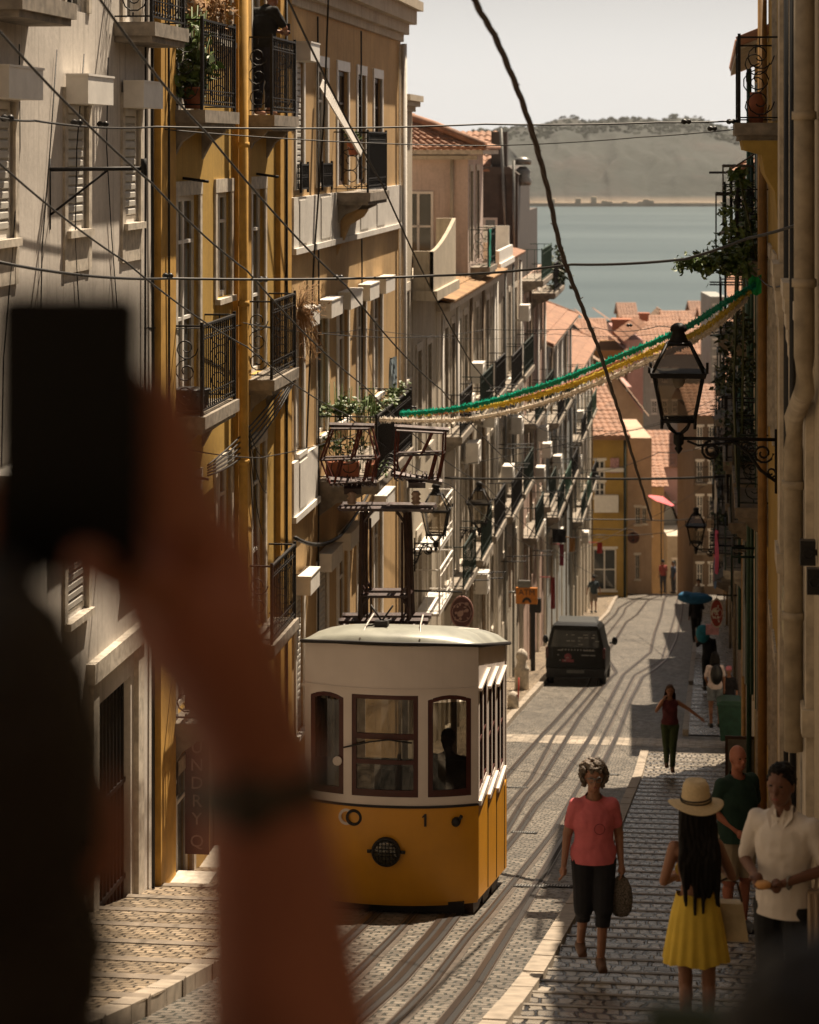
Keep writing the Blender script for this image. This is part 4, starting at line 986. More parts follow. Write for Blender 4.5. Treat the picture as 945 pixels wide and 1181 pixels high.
def panel(mb, x0, x1, z0, z1, off=0.0, thick=.03, zf0=None, zf1=None):
    n = max(2, int((x1-x0)/.07)); vs=[]
    for i in range(n+1):
        x = x0+(x1-x0)*i/n
        a = z0 if zf0 is None else zf0(x); b = z1 if zf1 is None else zf1(x)
        vs += [(TU+x,fv(x)-off,a),(TU+x,fv(x)-off,b),(TU+x,fv(x)-off+thick,a),(TU+x,fv(x)-off+thick,b)]
    fs=[]
    for i in range(n):
        k=4*i; fs += [(k,k+4,k+5,k+1),(k+2,k+3,k+7,k+6),(k+1,k+5,k+7,k+3),(k,k+2,k+6,k+4)]
    fs += [(0,1,3,2),(4*n,4*n+2,4*n+3,4*n+1)]
    mb.add(vs,fs,0,False)
WX = [(-.855,-.485),(-.395,.31),(.41,.85)]
arch = lambda a,b,h: (lambda x: zW1 - h*((x-(a+b)/2)/((b-a)/2))**2)
q = MB()
for i in range(4):   # posts and header
    pass
xs = [-HWd]+[x for w_ in WX for x in w_]+[HWd]
for i in range(0,8,2): panel(q, xs[i], xs[i+1], zW0, zW1-.0)
for (a,b),h in zip(WX,(.05,.0,.05)): panel(q, a, b, 0, zT, zf0=arch(a,b,h))
for i in range(0,8,2): panel(q, xs[i], xs[i+1], zW1, zT)
panel(q, -HWd, HWd, zBelt, zW0)
panel(q, -HWd, HWd, zT-.46, zT-.445, off=.012)      # raised line under the roof band
# sides, upper (white) part with stepped windows
SEC = 1.06; VS = TV+.22
def zs(v): return -SL*(v-VS)
glass = MB(); ypan = MB(); mar = MB()
SIDE=[]
for sx in (1,-1):
    ux = TU+sx*HWd; glass = MB(); mar = MB(); SIDE.append((mar,glass))
    def ub(a,b,z0,z1,o=0.0,m=q,t=.03): m.box(ux+sx*o, ux-sx*(t-o), a, b, z0, z1)
    q.box(ux, ux-sx*.03, VS-.02, VS+.02, zW0, zT) if False else None
    for i in range(3):
        a = VS + i*SEC; b = a+SEC; d = -SL*SEC*i
        # header follows the roof line
        q.add([(ux,a,zW1+d),(ux,b,zW1+d),(ux,b,zT+zs(b)),(ux,a,zT+zs(a)),(ux-sx*.03,a,zW1+d),(ux-sx*.03,b,zW1+d),(ux-sx*.03,b,zT+zs(b)),(ux-sx*.03,a,zT+zs(a))],
              [(0,1,2,3),(7,6,5,4),(0,4,5,1),(1,5,6,2),(3,2,6,7),(0,3,7,4)])
        ub(a+.012,b-.012,zW1+d+.02,zW1+d+.05,.035,t=.06)       # rain trim
        ub(a,a+.13,zW0+d,zW1+d-.002); ub(b-.13,b,zW0+d,zW1+d-.002); ub((a+b)/2-.05,(a+b)/2+.05,zW0+d,zW1+d-.002)
        ub(a,b,zBelt+d,zW0+d-.001); ub(a+.015,b-.015,zBelt+d-.02,zBelt+d+.03,.03,t=.055)
        ypan.add([(ux,a,zB+zs(a)+.0),(ux,b,zB+zs(b)),(ux,b,zBelt+d-.001),(ux,a,zBelt+d-.001),(ux-sx*.03,a,zB+zs(a)),(ux-sx*.03,b,zB+zs(b)),(ux-sx*.03,b,zBelt+d-.001),(ux-sx*.03,a,zBelt+d-.001)],
              [(0,1,2,3),(7,6,5,4),(0,4,5,1),(1,5,6,2),(3,2,6,7),(0,3,7,4)])
        for w0,w1 in ((a+.13,(a+b)/2-.05),((a+b)/2+.05,b-.13)):
            glass.box(ux-sx*.014,ux-sx*.018,w0,w1,zW0+d,zW1+d)
            for (y0,y1,e0,e1) in ((w0,w0+.035,zW0+d,zW1+d),(w1-.035,w1,zW0+d,zW1+d),(w0+.035,w1-.035,zW0+d,zW0+d+.05),(w0+.035,w1-.035,zW1+d-.05,zW1+d),(w0+.035,w1-.035,zW0+d+.5,zW0+d+.53)):
                mar.box(ux-sx*.005,ux-sx*.028,y0,y1,e0,e1)
    a = VS+3*SEC; b = a+.34; d=-SL*SEC*3
    for v_ in (a+.02, b-.06): ub(v_,v_+.05,zBelt+d,zT+zs(b)-.01)
    ypan.add([(ux,a,zB+zs(a)),(ux,b,zB+zs(b)),(ux,b,zBelt+d),(ux,a,zBelt+d),(ux-sx*.03,a,zB+zs(a)),(ux-sx*.03,b,zB+zs(b)),(ux-sx*.03,b,zBelt+d),(ux-sx*.03,a,zBelt+d)],
              [(0,1,2,3),(7,6,5,4),(0,4,5,1),(1,5,6,2),(3,2,6,7),(0,3,7,4)])
# rear wall
rb = VS+3*SEC+.30; dr = zs(rb)
for x0,x1 in ((-.9,-.78),(-.33,-.26),(.26,.33),(.78,.9)): q.box(TU+x0,TU+x1,rb,rb+.04,zBelt+dr,zT+dr-.05)
q.box(TU-.9,TU+.9,rb+.002,rb+.038,zW1+dr+.1,zT+dr-.04); ypan.box(TU-.9,TU+.9,rb,rb+.04,zB+dr,zBelt+dr)
part('upper_body', q, M_tw, TR)
yf = MB(); panel(yf, -HWd, HWd, zB, zBelt-.001, off=.004)
panel(yf, -HWd+.01, HWd-.01, zB-.035, zB, off=-.01)
lb = part('lower_body', yf, M_ty, TR); part('side_panel', ypan, M_ty, lb)
# seams between the side sections
q = MB()
for i in range(1,4):
    v_ = VS+i*SEC
    q.box(TU+HWd+.001,TU+HWd+.006,v_-.012,v_+.012,zB+zs(v_)+.02,zBelt-SL*SEC*i)
part('panel_seam', q, M_td, lb)
q = MB(); panel(q,-HWd-.005,HWd+.005,zBelt-.012,zBelt+.012,off=.016,thick=.02); part('belt_line', q, M_td, TR)
# front windows: maroon sashes
for (a,b),h,mid in zip(WX,(.05,0,.05),(None,.42,None)):
    m = MB(); t=.05
    panel(m,a,a+t,zW0,zW1-h*.9,off=-.006,thick=.03); panel(m,b-t,b,zW0,zW1-h*.9,off=-.006,thick=.03)
    f_ = arch(a,b,h); panel(m,a+t,b-t,0,0,off=-.006,thick=.03,zf0=lambda x:f_(x)-.045,zf1=f_); panel(m,a+t,b-t,zW0,zW0+.07,off=-.006,thick=.03)
    if mid:
        zm = zW0+.6; panel(m,a+t,b-t,zm,zm+.06,off=-.004,thick=.03); panel(m,a+t,b-t,zW0+.34,zW0+.385,off=-.004,thick=.03)
        q = MB(); q.tube([(TU-.48,fv(-.48)-.03,zm-.10),(TU-.2,fv(-.2)-.035,zm-.02),(TU+.0,fv(0)-.035,zm+.01),(TU+.25,fv(.25)-.035,zm-.02)],.009,5); part('wiper', q, M_td, TR)
    wo = part('front_window', m, M_tm, TR)
    g_ = MB(); panel(g_,a+.02,b-.02,zW0+.02,zW1-.03-h,off=-.018,thick=.004); part('pane', g_, M_clear, wo)
for mar,glass in SIDE:
    wo = part('side_window', mar, M_tm, TR); part('pane', glass, M_clear, wo)
# roof
q = MB(); nx=16; vs=[]; tl=[0,.03,.08,.16,.28,.42,.6,.8,1.2,2,2.8,3.2,3.5,3.72,3.84,3.92]
for t_ in tl:
    e = min(1, max(0,(t_+.0)/.75)); crown = .185*math.sin(e*PI/2)**.5 if t_<.75 else .185
    if t_>3.3: crown *= max(0.05,math.cos((t_-3.3)/.64*PI/2*.95))**.6
    for j in range(nx+1):
        x = -1+2*j/nx; xx = x*(HWd+.022)
        vv = (fv(min(HWd,abs(xx)))-.05)*(1)+t_
        vs.append((TU+xx, vv, zT+zs(max(VS-.2,vv))+crown*max(0,1-abs(x)**3.6)**.62+.005))
m_=nx+1
q.add(vs,[(i*m_+j,i*m_+j+1,(i+1)*m_+j+1,(i+1)*m_+j) for i in range(len(tl)-1) for j in range(nx)],0,True)
ro = part('roof', q, M_tr, TR)
q = MB(); n=20
edge = [(TU-(HWd+.022),VS+3.7,zT+zs(VS+3.7))]+[(TU+(-1+2*j/n)*(HWd+.022), fv((-1+2*j/n)*HWd)-.055, zT+zs(max(VS-.2,fv((-1+2*j/n)*HWd)))) for j in range(n+1)]+[(TU+(HWd+.022),VS+3.7,zT+zs(VS+3.7))]
q.tube(edge,.022,6); part('drip_rail', q, M_td, ro)
q = MB(); 
q.tube([(TU+.62,VS+.9,zT+zs(VS+.9)+.15),(TU+.62,VS+3.1,zT+zs(VS+3.1)+.15)],.02,5)
for x in (-.3,.33): q.tube([(TU+x,TV-.03+.02,zT+.08),(TU+x*.9,TV+.35,zT+.17),(TU+x*.85,TV+.7,zT+.1+.1)],.009,4)
part('roof_seam', q, M_tw, ro)
q = MB(); cx = TU-.12; q.box(cx-.07,cx+.07,TV+.3,TV+.42,zT+.14,zT+.2)
for dx in (-.12,.12): q.tube([(cx,TV+.36,zT+.19),(cx+dx,TV+.36,zT+.36)],.011,4); 
q.tube([(cx-.17,TV+.33,zT+.13),(cx+.1,TV+.4,zT+.2)],.01,4); part('roof_aerial', q, M_td, ro)
# headlamp
q = MB(); cx,cz = TU-.02, -7.36; hv=fv(-.02)
q.lathe((cx,hv-.0,cz),[(.15,-.02),(.155,-.06),(.142,-.085),(.133,-.08)],24,axis='v')
q.tube([(cx-.2,hv-.04,cz-.0),(cx-.15,hv-.04,cz)],.02,6); q.tube([(cx+.2,hv-.04,cz),(cx+.15,hv-.04,cz)],.02,6)
for k in range(-3,4):
    r_ = math.sqrt(max(0,.132**2-(k*.038)**2)); q.tube([(cx+k*.038,hv-.095,cz-r_),(cx+k*.038,hv-.095,cz+r_)],.004,4); q.tube([(cx-r_,hv-.098,cz+k*.038),(cx+r_,hv-.098,cz+k*.038)],.004,4)
hl = part('headlight', q, M_td, TR)
q = MB(); q.lathe((cx,hv,cz),[(.13,-.078),(.11,-.088),(.05,-.092),(.001,-.093)],20,axis='v'); part('lens', q, glassm('lamp_lens',(.03,.024,.014),.04,.9), hl)
# ring emblem, number, bell button
def annulus(mb,x,y,z,r0,r1,n=30,t=.008):
    vs=[]
    for i in range(n):
        a=2*PI*i/n; c_,s_=math.cos(a),math.sin(a)
        vs += [(x+r0*c_,y,z+r0*s_),(x+r1*c_,y,z+r1*s_),(x+r1*c_,y+t+.02,z+r1*s_),(x+r0*c_,y+t+.02,z+r0*s_)]
    fs=[]
    for i in range(n):
        k=4*i; m=4*((i+1)%n); fs += [(k,k+1,m+1,m),(k+1,k+2,m+2,m+1),(k+3,k,m,m+3)]
    mb.add(vs,fs)

q = MB(); 
annulus(q,TU-.45,fv(-.45)-.012,-7.03,.058,.085)
em = part('pale_ring', q, M_tw, TR); q = MB(); annulus(q,TU-.37,fv(-.37)-.022,-7.03,.058,.085); part('dark_ring', q, M_td, em)
q = MB(); x_=TU+.385; q.prism([(x_-.012,-7.10),(x_+.012,-7.10),(x_+.012,-6.97),(x_-.006,-6.97),(x_-.035,-7.0),(x_-.03,-7.012),(x_-.012,-7.0)],'v',fv(.385)-.016,fv(.385)-.005); part('number', q, M_td, TR)
q = MB(); q.lathe((TU+.70,fv(.7)-.0,-7.06),[(.05,0),(.045,-.06),(.02,-.08)],10,axis='v'); q.tube([(TU+.73,fv(.7)-.03,-7.04),(TU+.76,fv(.7)-.05,-6.99)],.02,5); part('buffer_socket', q, M_td, TR)
# stickers inside left window
q = MB(); y=fv(-.6)+.0; q.lathe((TU-.55,fv(-.55)+.0,-6.45),[(.05,-.02),(.05,-.025),(.04,-.025)],14,axis='v')
part('sticker', q, [M_tw, simple('sticker_yellow',(.4,.35,.1),.6)], TR)
# interior: stepped floor, benches, bulkhead
q = MB()
for i in range(3):
    a = VS+i*SEC; d=-SL*SEC*i; q.box(TU-.87,TU+.87,a,a+SEC,zB+d-.27,zB+d-.2+.2)
    q.box(TU-.85,TU-.4,a+.2,a+1.1,zB+d,zB+d+.42); q.box(TU+.4,TU+.85,a+.2,a+1.1,zB+d,zB+d+.42); q.box(TU-.85,TU-.45,a+1.1,a+1.16,zB+d,zB+d+.95); q.box(TU+.45,TU+.85,a+1.1,a+1.16,zB+d,zB+d+.95)
q.box(TU-.86,TU+.86,VS+.1,VS+.14,zB,zW0+.32)
part('benches', q, M_wood, TR)
q = MB(); q.box(TU-.35,TU+.2,TV+.16,TV+.3,zW0-.25,zW0+.25); q.tube([(TU+.05,TV+.2,zW0+.2),(TU+.1,TV+.12,zW0+.42)],.02,6); q.ring((TU-.5,TV+.3,zW0+.2),.1,.012,'v',14,5); part('controls', q, M_td, TR)
q = MB()
q.box(TU-.84,TU+.84,VS+.02,VS+4.3,0,0) if False else None
a,b=TV+.3,VS+3.65
q.add([(TU+x,v_,z_) for v_,zz in ((a,0),(b,0)) for x in (-.8,.8) for z_ in (zB+zs(v_)-.02, ZR(v_)+.12)],[(0,1,3,2),(4,6,7,5),(0,4,5,1),(2,3,7,6),(0,2,6,4),(1,5,7,3)])
q.box(TU-.78,TU+.78,TV+.10,TV+.2,zB-.12,zB); 
ch = part('underframe', q, M_td, TR)
for vv in (TV+.9, TV+3.1):
    for sx in (-1,1):
        q = MB(); q.lathe((TU+sx*.44,vv,ZR(vv)+.22),[(.05,-.06),(.22,-.05),(.22,.03),(.24,.04),(.24,.05),(.05,.06)],18,axis='u'); part('wheel', q, M_metalgrey, TR)
# roof gantry with two pantographs
GV=28.3
def G(px,py,dv=0): 
    p = S(px,py,GV); return Vector((p.x,p.y+dv,p.z))
def bar(mb,a,b,t): mb.tube([a,b],t,4,smooth=False)
M_rust = simple('rusty_red_iron',(.09,.022,.016),.6,.2,.5,14,.3); M_gan = simple('gantry_iron',(.03,.014,.012),.5,.3,.5,14,.3)
q = MB()
for dv in (-.16,.16):
    bar(q,G(393,584,dv),G(501,585,dv),.032); bar(q,G(420,588,dv),G(418,712,dv),.03); bar(q,G(470,588,dv),G(474,712,dv),.03)
    bar(q,G(425,600,dv),G(426,712,dv),.014); bar(q,G(466,600,dv),G(466,712,dv),.014); bar(q,G(419,684,dv),G(473,684,dv),.03)
    for a,b in (((421,600),(430,588)),((469,600),(460,588)),((420,672),(428,684)),((472,672),(464,684)),((420,696),(428,684)),((472,696),(464,684))): bar(q,G(*a,dv),G(*b,dv),.018)
    bar(q,G(393,713,dv),G(496,713,dv),.035)
for px,py in ((393,584),(447,584),(501,585),(419,684),(473,684)): bar(q,G(px,py,-.16),G(px,py,.16),.02)
for px in (398,478,489,444): q.tube([G(px,721,-.2),G(px,721,.2)],.035,8)
ga = part('roof_gantry', q, M_gan, TR)
for px in (406,480): q = MB(); q.lathe(G(px,575)+Vector((0,0,-.07)),[(.035,0),(.06,.02),(.035,.045),(.06,.07),(.035,.095),(.06,.12),(.03,.16)],12); part('insulator', q, simple('porcelain',(.3,.2,.15),.3), ga)
for k,(top,mid,bot) in enumerate(((((384,493),(427,493)),((372,529),(436,527)),((383,556),(431,553))),(((459,495),(513,498)),((457,524),(512,522)),((457,549),(506,552))))):
    q = MB(); RODS=[]
    for dv in (-.13,.13):
        q2 = MB(); RODS.append(q2)
        for (a,b) in (top,mid,bot): bar(q,G(*a,dv),G(*b,dv),.014)
        bar(q2,G(*top[0],dv),G(*mid[0],dv),.012); bar(q2,G(*mid[0],dv),G(*bot[0],dv),.012); bar(q2,G(*top[1],dv),G(*mid[1],dv),.012); bar(q2,G(*mid[1],dv),G(*bot[1],dv),.012)
        mx = lambda r_,t_: (r_[0][0]+(r_[1][0]-r_[0][0])*t_, r_[0][1]+(r_[1][1]-r_[0][1])*t_)
        bar(q2,G(*mx(top,.75),dv),G(*mx(mid,.55),dv),.014); bar(q2,G(*mx(mid,.35),dv),G(*mx(bot,.1),dv),.014); bar(q2,G(*mx(mid,.85),dv),G(*mx(bot,.8),dv),.014)
    for r_ in (top,mid,bot):
        for e in (0,1): bar(q,G(*r_[e],-.13),G(*r_[e],.13),.012)
    bar(q,G(top[0][0]-4,top[0][1]-3,0),G(top[1][0]+5,top[1][1]-2,0),.03)
    for i in range(9):
        x = bot[0][0]+(bot[1][0]-bot[0][0])*i/8; q.tube([G(x,bot[0][1]+2,-.13),G(x+R.uniform(-3,3),bot[0][1]-6,-.05)],.010,4); q.tube([G(x,bot[0][1]+1,-.13),G(x,bot[0][1]+7,.13)],.012,4)
    bar(q,G(bot[0][0]-6,bot[0][1]-3,0),G(bot[1][0]+4,bot[1][1]+4,0),.035); bar(q,G(bot[0][0]+14,bot[0][1]+8,0),G(bot[0][0]+34,bot[0][1]+8,0),.06)
    po = part('pantograph', q, M_gan, TR); [part('diagonal_rods', q2, M_rust, po) for q2 in RODS]
q = MB(); 
for k in range(4): q.tube(sag(G(434,553,.1*k),G(458,548,.1*k),-.12-.04*k),.008,4)
part('jumper_cable', q, M_cable, ga)

# ================================================================ VAN
q = MB(); vu = S(664,750,71.5); VX, VV = vu.x, vu.y; g0 = ZR(VV)
T = thing('parked_van', 'black delivery van seen from behind, parked beyond the tram on the left', 'van', (VX,VV,g0))
sl = -(ZR(VV+4)-ZR(VV))/4
def vz(v,h): return g0 - sl*(v-VV) + h
secs = [ (0.0,[(.84,.32),(.88,.5),(.88,.95),(.83,1.15),(.70,1.68),(.62,1.76)]), (.35,[(.86,.3),(.90,.5),(.90,.95),(.85,1.15),(.73,1.70),(.64,1.80)]), (2.4,[(.86,.3),(.91,.5),(.91,.95),(.86,1.12),(.74,1.68),(.64,1.78)]), (3.1,[(.86,.3),(.90,.5),(.90,.9),(.84,1.02),(.78,1.08),(.6,1.12)]), (4.0,[(.8,.3),(.84,.45),(.84,.7),(.78,.8),(.7,.84),(.5,.86)]) ]
vs=[]; 
for dv,pr in secs:
    for x,h in pr: vs.append((VX+x,VV+dv,vz(VV+dv,h)))
    for x,h in reversed(pr): vs.append((VX-x,VV+dv,vz(VV+dv,h)))
k=12; q.add(vs,[(i*k+j,i*k+(j+1)%k,(i+1)*k+(j+1)%k,(i+1)*k+j) for i in range(4) for j in range(k)]+[tuple(range(k-1,-1,-1)),tuple(4*k+j for j in range(k))],0,False)
part('body', q, simple('van_black_paint',(.004,.0045,.0045),.4,0,.1,3,0,.25), T)
q = MB(); q.add([(VX-.72,VV-.015,vz(VV,1.12)),(VX+.72,VV-.015,vz(VV,1.12)),(VX+.62,VV-.012,vz(VV,1.62)),(VX-.62,VV-.012,vz(VV,1.62)),(VX-.72,VV+.02,vz(VV,1.12)),(VX+.72,VV+.02,vz(VV,1.12)),(VX+.62,VV+.02,vz(VV,1.62)),(VX-.62,VV+.02,vz(VV,1.62))],[(0,1,2,3),(0,4,5,1),(1,5,6,2),(2,6,7,3),(3,7,4,0)]); part('rear_window', q, M_glass, T)
q = MB(); q.box(VX-.86,VX+.86,VV-.06,VV+.05,vz(VV,.3),vz(VV,.5)); q.box(VX-.87,VX+.87,VV+.0,VV+.1,vz(VV,.22),vz(VV,.32)); part('bumper', q, M_black, T)
q = MB(); q.box(VX-.26,VX+.26,VV-.072,VV-.06,vz(VV,.37),vz(VV,.46)); part('number_plate', q, simple('plate_grey',(.12,.12,.11),.5), T)
for sx in (-1,1):
    q = MB(); q.box(VX+sx*.80,VX+sx*.885,VV-.02,VV+.1,vz(VV,.8),vz(VV,1.1)); part('tail_light', q, simple('tail_red',(.05,.006,.005),.25), T)
    q = MB(); q.tube([(VX+sx*.9,VV+2.5,vz(VV+2.5,1.1)),(VX+sx*1.0,VV+2.5,vz(VV+2.5,1.12))],.03,5); q.ell((VX+sx*1.06,VV+2.5,vz(VV+2.5,1.17)),(.09,.06,.13),10,8); part('wing_mirror', q, M_black, T)
    for dv in (.7,3.3):
        q = MB(); q.lathe((VX+sx*.78,VV+dv,vz(VV+dv,.31)),[(.1,-.1),(.28,-.1),(.31,-.07),(.31,.07),(.28,.1),(.1,.1)],20,axis='u'); wo=part('wheel', q, M_black, T)
        q = MB(); q.lathe((VX+sx*.885,VV+dv,vz(VV+dv,.31)),[(.19,-.004),(.17,.006),(.05,.012)],14,axis='u'); part('rim', q, M_metalgrey, wo)
q = MB()
rows2 = [('MENU',.5,1.5,.07),('PIZZA E PASTA',.45,1.41,.06),('- - - - - - - -',0,1.0,.1),('TAKE AWAY',.35,.86,.055),('21 347 8',.4,.78,.05),('OPEN DAILY',-.35,1.48,.05)]
for i in range(26):
    x = R.uniform(-.68,.68); h = R.choice([.72,.8,.88,1.02,1.2,1.3,1.4,1.48]); wd=R.uniform(.04,.16); x=max(-.7,min(.7-wd,x)); q.box(VX+x,VX+x+wd,VV-.03-.001*(i%5),VV-.017,vz(VV,h),vz(VV,h+.025))
for i in range(11): q.box(VX-.4+i*.09,VX-.36+i*.09,VV-.032,VV-.002,vz(VV,1.03),vz(VV,1.065))
part('door_lettering', q, simple('chalk_white',(.3,.3,.28),.6), T); q = MB(); q.ell((VX-.22,VV-.003,vz(VV,.84)),(.11,.02,.1),10,6); q.box(VX-.4,VX-.05,VV-.012,VV-.001,vz(VV,.68),vz(VV,.76)); part('door_emblem', q, simple('graphic_pink',(.22,.05,.06),.6), T)
q = MB(); q.box(VX-.6,VX+.6,VV+.2,VV+2.2,vz(VV+1.1,1.74)-.0,vz(VV+1.1,1.77)); part('roof_panel', q, simple('van_roof',(.02,.022,.02),.5), T)
# ================================================================ LANTERNS
def lantern(label, px, py_top, px_wall, D, side, scale=1.0, group=None, brk=True):
    """py_top = cap top; scale 1.0 -> 1.3 m tall lantern; bracket runs to the wall"""
    c = S(px, py_top, D); k = scale; zt = c.z; x,v = c.x,c.y
    uw = UR if side > 0 else UL
    T = thing('street_lamp', label, 'street lamp', (uw, v, zt-1.35*k), group)
    def sq(mb, r0, z0, r1, z1, solid=True):
        mb.add([(x-r0,v-r0,z0),(x+r0,v-r0,z0),(x+r0,v+r0,z0),(x-r0,v+r0,z0),(x-r1,v-r1,z1),(x+r1,v-r1,z1),(x+r1,v+r1,z1),(x-r1,v+r1,z1)],[(0,3,2,1),(4,5,6,7),(0,1,5,4),(1,2,6,5),(2,3,7,6),(3,0,4,7)])
    q = MB()
    q.lathe((x,v,zt),[(.02*k,0),(.05*k,-.01*k),(.09*k,-.04*k),(.1*k,-.09*k),(.07*k,-.11*k),(.10*k,-.19*k),(.135*k,-.24*k)],10)
    za,zb,zc,zd = zt-.24*k, zt-.56*k, zt-.62*k, zt-1.12*k
    sq(q,.31*k,zc,.33*k,zb)
    for sx in (-1,1):
        for sy in (-1,1):
            q.tube([(x+sx*.13*k,v+sy*.13*k,za),(x+sx*.29*k,v+sy*.29*k,zb)],.018*k,4); q.tube([(x+sx*.28*k,v+sy*.28*k,zc),(x+sx*.185*k,v+sy*.185*k,zd)],.02*k,4)
            q.tube([(x+sx*.33*k,v+sy*.33*k,zb),(x+sx*.33*k,v+sy*.33*k,zb+.07*k)],.016*k,4); q.tube([(x+sx*.19*k,v+sy*.19*k,zd+.02*k),(x+sx*.19*k,v+sy*.19*k,zd-.09*k)],.018*k,4)
            q.tube([(x+sx*.14*k,v+sy*.14*k,zd),(x+sx*.10*k,v+sy*.10*k,zd-.1*k),(x,v,zd-.19*k)],.018*k,5)
    for s_ in (-1,1):
        q.tube([(x-.13*k,v+s_*.13*k,za),(x+.13*k,v+s_*.13*k,za)],.02*k,4); q.tube([(x+s_*.13*k,v-.13*k,za),(x+s_*.13*k,v+.13*k,za)],.02*k,4)
        q.tube([(x-.185*k,v+s_*.185*k,zd),(x+.185*k,v+s_*.185*k,zd)],.025*k,4); q.tube([(x+s_*.185*k,v-.185*k,zd),(x+s_*.185*k,v+.185*k,zd)],.025*k,4)
    q.lathe((x,v,zd-.18*k),[(.03*k,.03*k),(.06*k,-.0),(.06*k,-.1*k),(.03*k,-.13*k),(.05*k,-.16*k),(.01*k,-.22*k)],10)
    h = part('lantern_frame', q, M_iron, T)
    g_ = MB(); 
    for a,za_,b,zb_ in ((.125,za,.275,zb+.0),(.265,zc,.178,zd)):
        a*=k;b*=k
        for s_ in (-1,1):
            g_.quad((x-a,v+s_*a,za_),(x+a,v+s_*a,za_),(x+b,v+s_*b,zb_),(x-b,v+s_*b,zb_)); g_.quad((x+s_*a,v-a,za_),(x+s_*a,v+a,za_),(x+s_*b,v+b,zb_),(x+s_*b,v-b,zb_))
    part('lamp_glass', g_, M_frost, h)
    q = MB(); q.lathe((x,v,zc+.0*k),[(.02*k,.06*k),(.06*k,0),(.075*k,-.06*k),(.05*k,-.12*k),(.001,-.14*k)],10); part('bulb', q, M_curtain, h)
    if brk:
        s_ = 1 if side>0 else -1; zb0 = zd-.22*k; Lb = abs(uw-x); e = uw
        q = MB(); q.tube([(x,v,zb0),(e,v,zb0)],.022*k,6)
        q.tube([(e-s_*.02,v,zb0+.12*k),(e-s_*.02,v,zb0-.62*k)],.02*k,5)
        q.tube([(x+s_*Lb*.55,v,zb0-.03*k),(x+s_*Lb*.7,v,zb0-.16*k),(x+s_*Lb*.82,v,zb0-.35*k),(e,v,zb0-.5*k)],.02*k,5)
        q.spiral((x+s_*Lb*.33,v,zb0-.14*k),.12*k,.03*k,1.7,.016*k,'v',PI/2,5); q.spiral((x+s_*Lb*.33,v,zb0-.14*k),.06*k,.06*k,1,.014*k,'v',0,5)
        q.spiral((x+s_*Lb*.85,v,zb0-.16*k),.12*k,.03*k,1.6,.014*k,'v',0,5,0,-1); q.spiral((x+s_*Lb*.66,v,zb0-.07*k),.06*k,.02*k,1.4,.012*k,'v',PI,5)
        q.spiral((x+s_*Lb*.93,v,zb0-.38*k),.07*k,.02*k,1.4,.012*k,'v',PI,5); q.tube([(x+s_*.1*k,v,zb0-.03*k),(x+s_*Lb*.2,v,zb0-.08*k),(x+s_*Lb*.45,v,zb0-.05*k),(x+s_*Lb*.6,v,zb0-.02*k)],.014*k,4)
        part('bracket', q, M_iron, T)
    return T
M_frost = clear('lamp_glass_mat', (0.62,0.58,0.52), 0.10)
lantern('large black four-sided lantern on a scrolled bracket from the right wall', 783, 372, 893, 28, 1, 1.0)
lantern('black lantern on the left, nearer of the two behind the pantographs', 503, 557, 470, 49, -1, .92)
lantern('black lantern on the left in front of the white parapet houses', 553, 555, 520, 57, -1, .86)
lantern('distant black lantern hanging from the right row above the signs', 803, 585, 855, 66, 1, .85)
lantern('small far lantern on the left above the black van', 650, 560, 640, 95, -1, .8)

# ================================================================ SIGNS AND SMALL THINGS
def oval_sign(name, label, px, py, D, ru, rz, cols, side):
    c = S(px,py,D); T = thing(name, label, 'sign', (c.x,c.y,c.z-rz))
    def disc(mb, a, b, y0, y1, mi=0, n=28):
        mb.prism([(c.x+a*math.cos(2*PI*i/n), c.z+b*math.sin(2*PI*i/n)) for i in range(n)],'v',c.y+y0,c.y+y1,mi)
    q = MB(); disc(q,ru,rz,-.02,.02); part('disc', q, cols[0], T)
    q = MB(); disc(q,ru*.9,rz*.9,-.026,-.021); part('face', q, cols[1], T)
    q = MB(); 
    rr = random.Random(int(px))
    for i in range(22):
        a = rr.uniform(0,2*PI); r_ = rr.uniform(.0,.72); q.ell((c.x+ru*r_*math.cos(a),c.y-.03,c.z+rz*r_*math.sin(a)),(ru*rr.uniform(.06,.2),.006,rz*rr.uniform(.04,.13)),8,6)
    q.ring((c.x,c.y-.028,c.z),min(ru,rz)*.8,.008,'v',24,4)
    part('emblem', q, cols[2], T)
    uw = UL if side<0 else UR; q = MB(); q.tube([(c.x,c.y,c.z+rz*.9),(c.x,c.y,c.z+rz+.08),(uw,c.y,c.z+rz+.08)],.02,5); part('bracket', q, M_iron, T)
M_c = lambda n,c: simple(n,c,.55)
oval_sign('round_sign','round dusky pink restaurant sign with dark pattern above the tram roof',533,706,49,.24,.33,(M_c('dusty_pink',(.3,.16,.14)),M_c('dark_wine',(.09,.035,.035)),M_c('pale_pink',(.38,.25,.22))),-1)
oval_sign('oval_sign','oval white and red shop sign hung low on the right facades',827,707,62,.17,.38,(M_c('ivory',(.5,.45,.36)),M_c('brick_red',(.25,.03,.02)),M_c('ivory2',(.55,.5,.4))),1)
oval_sign('disc_sign','small round dark disc hanging from wires over the far end of the street',731,620,105,.26,.26,(M_c('brownish',(.12,.06,.03)),M_c('brown_red',(.16,.05,.03)),M_c('dark_spots',(.03,.02,.02))),-1)
c = S(608,687,72); T = thing('atm_sign','orange ATM sign jutting from the left facades behind the tram','sign',(c.x,c.y,c.z-.25))
q = MB(); q.box(c.x-.33,c.x+.31,c.y-.05,c.y+.05,c.z-.24,c.z+.24); part('box', q, simple('sign_orange',(.55,.19,.02),.5), T)
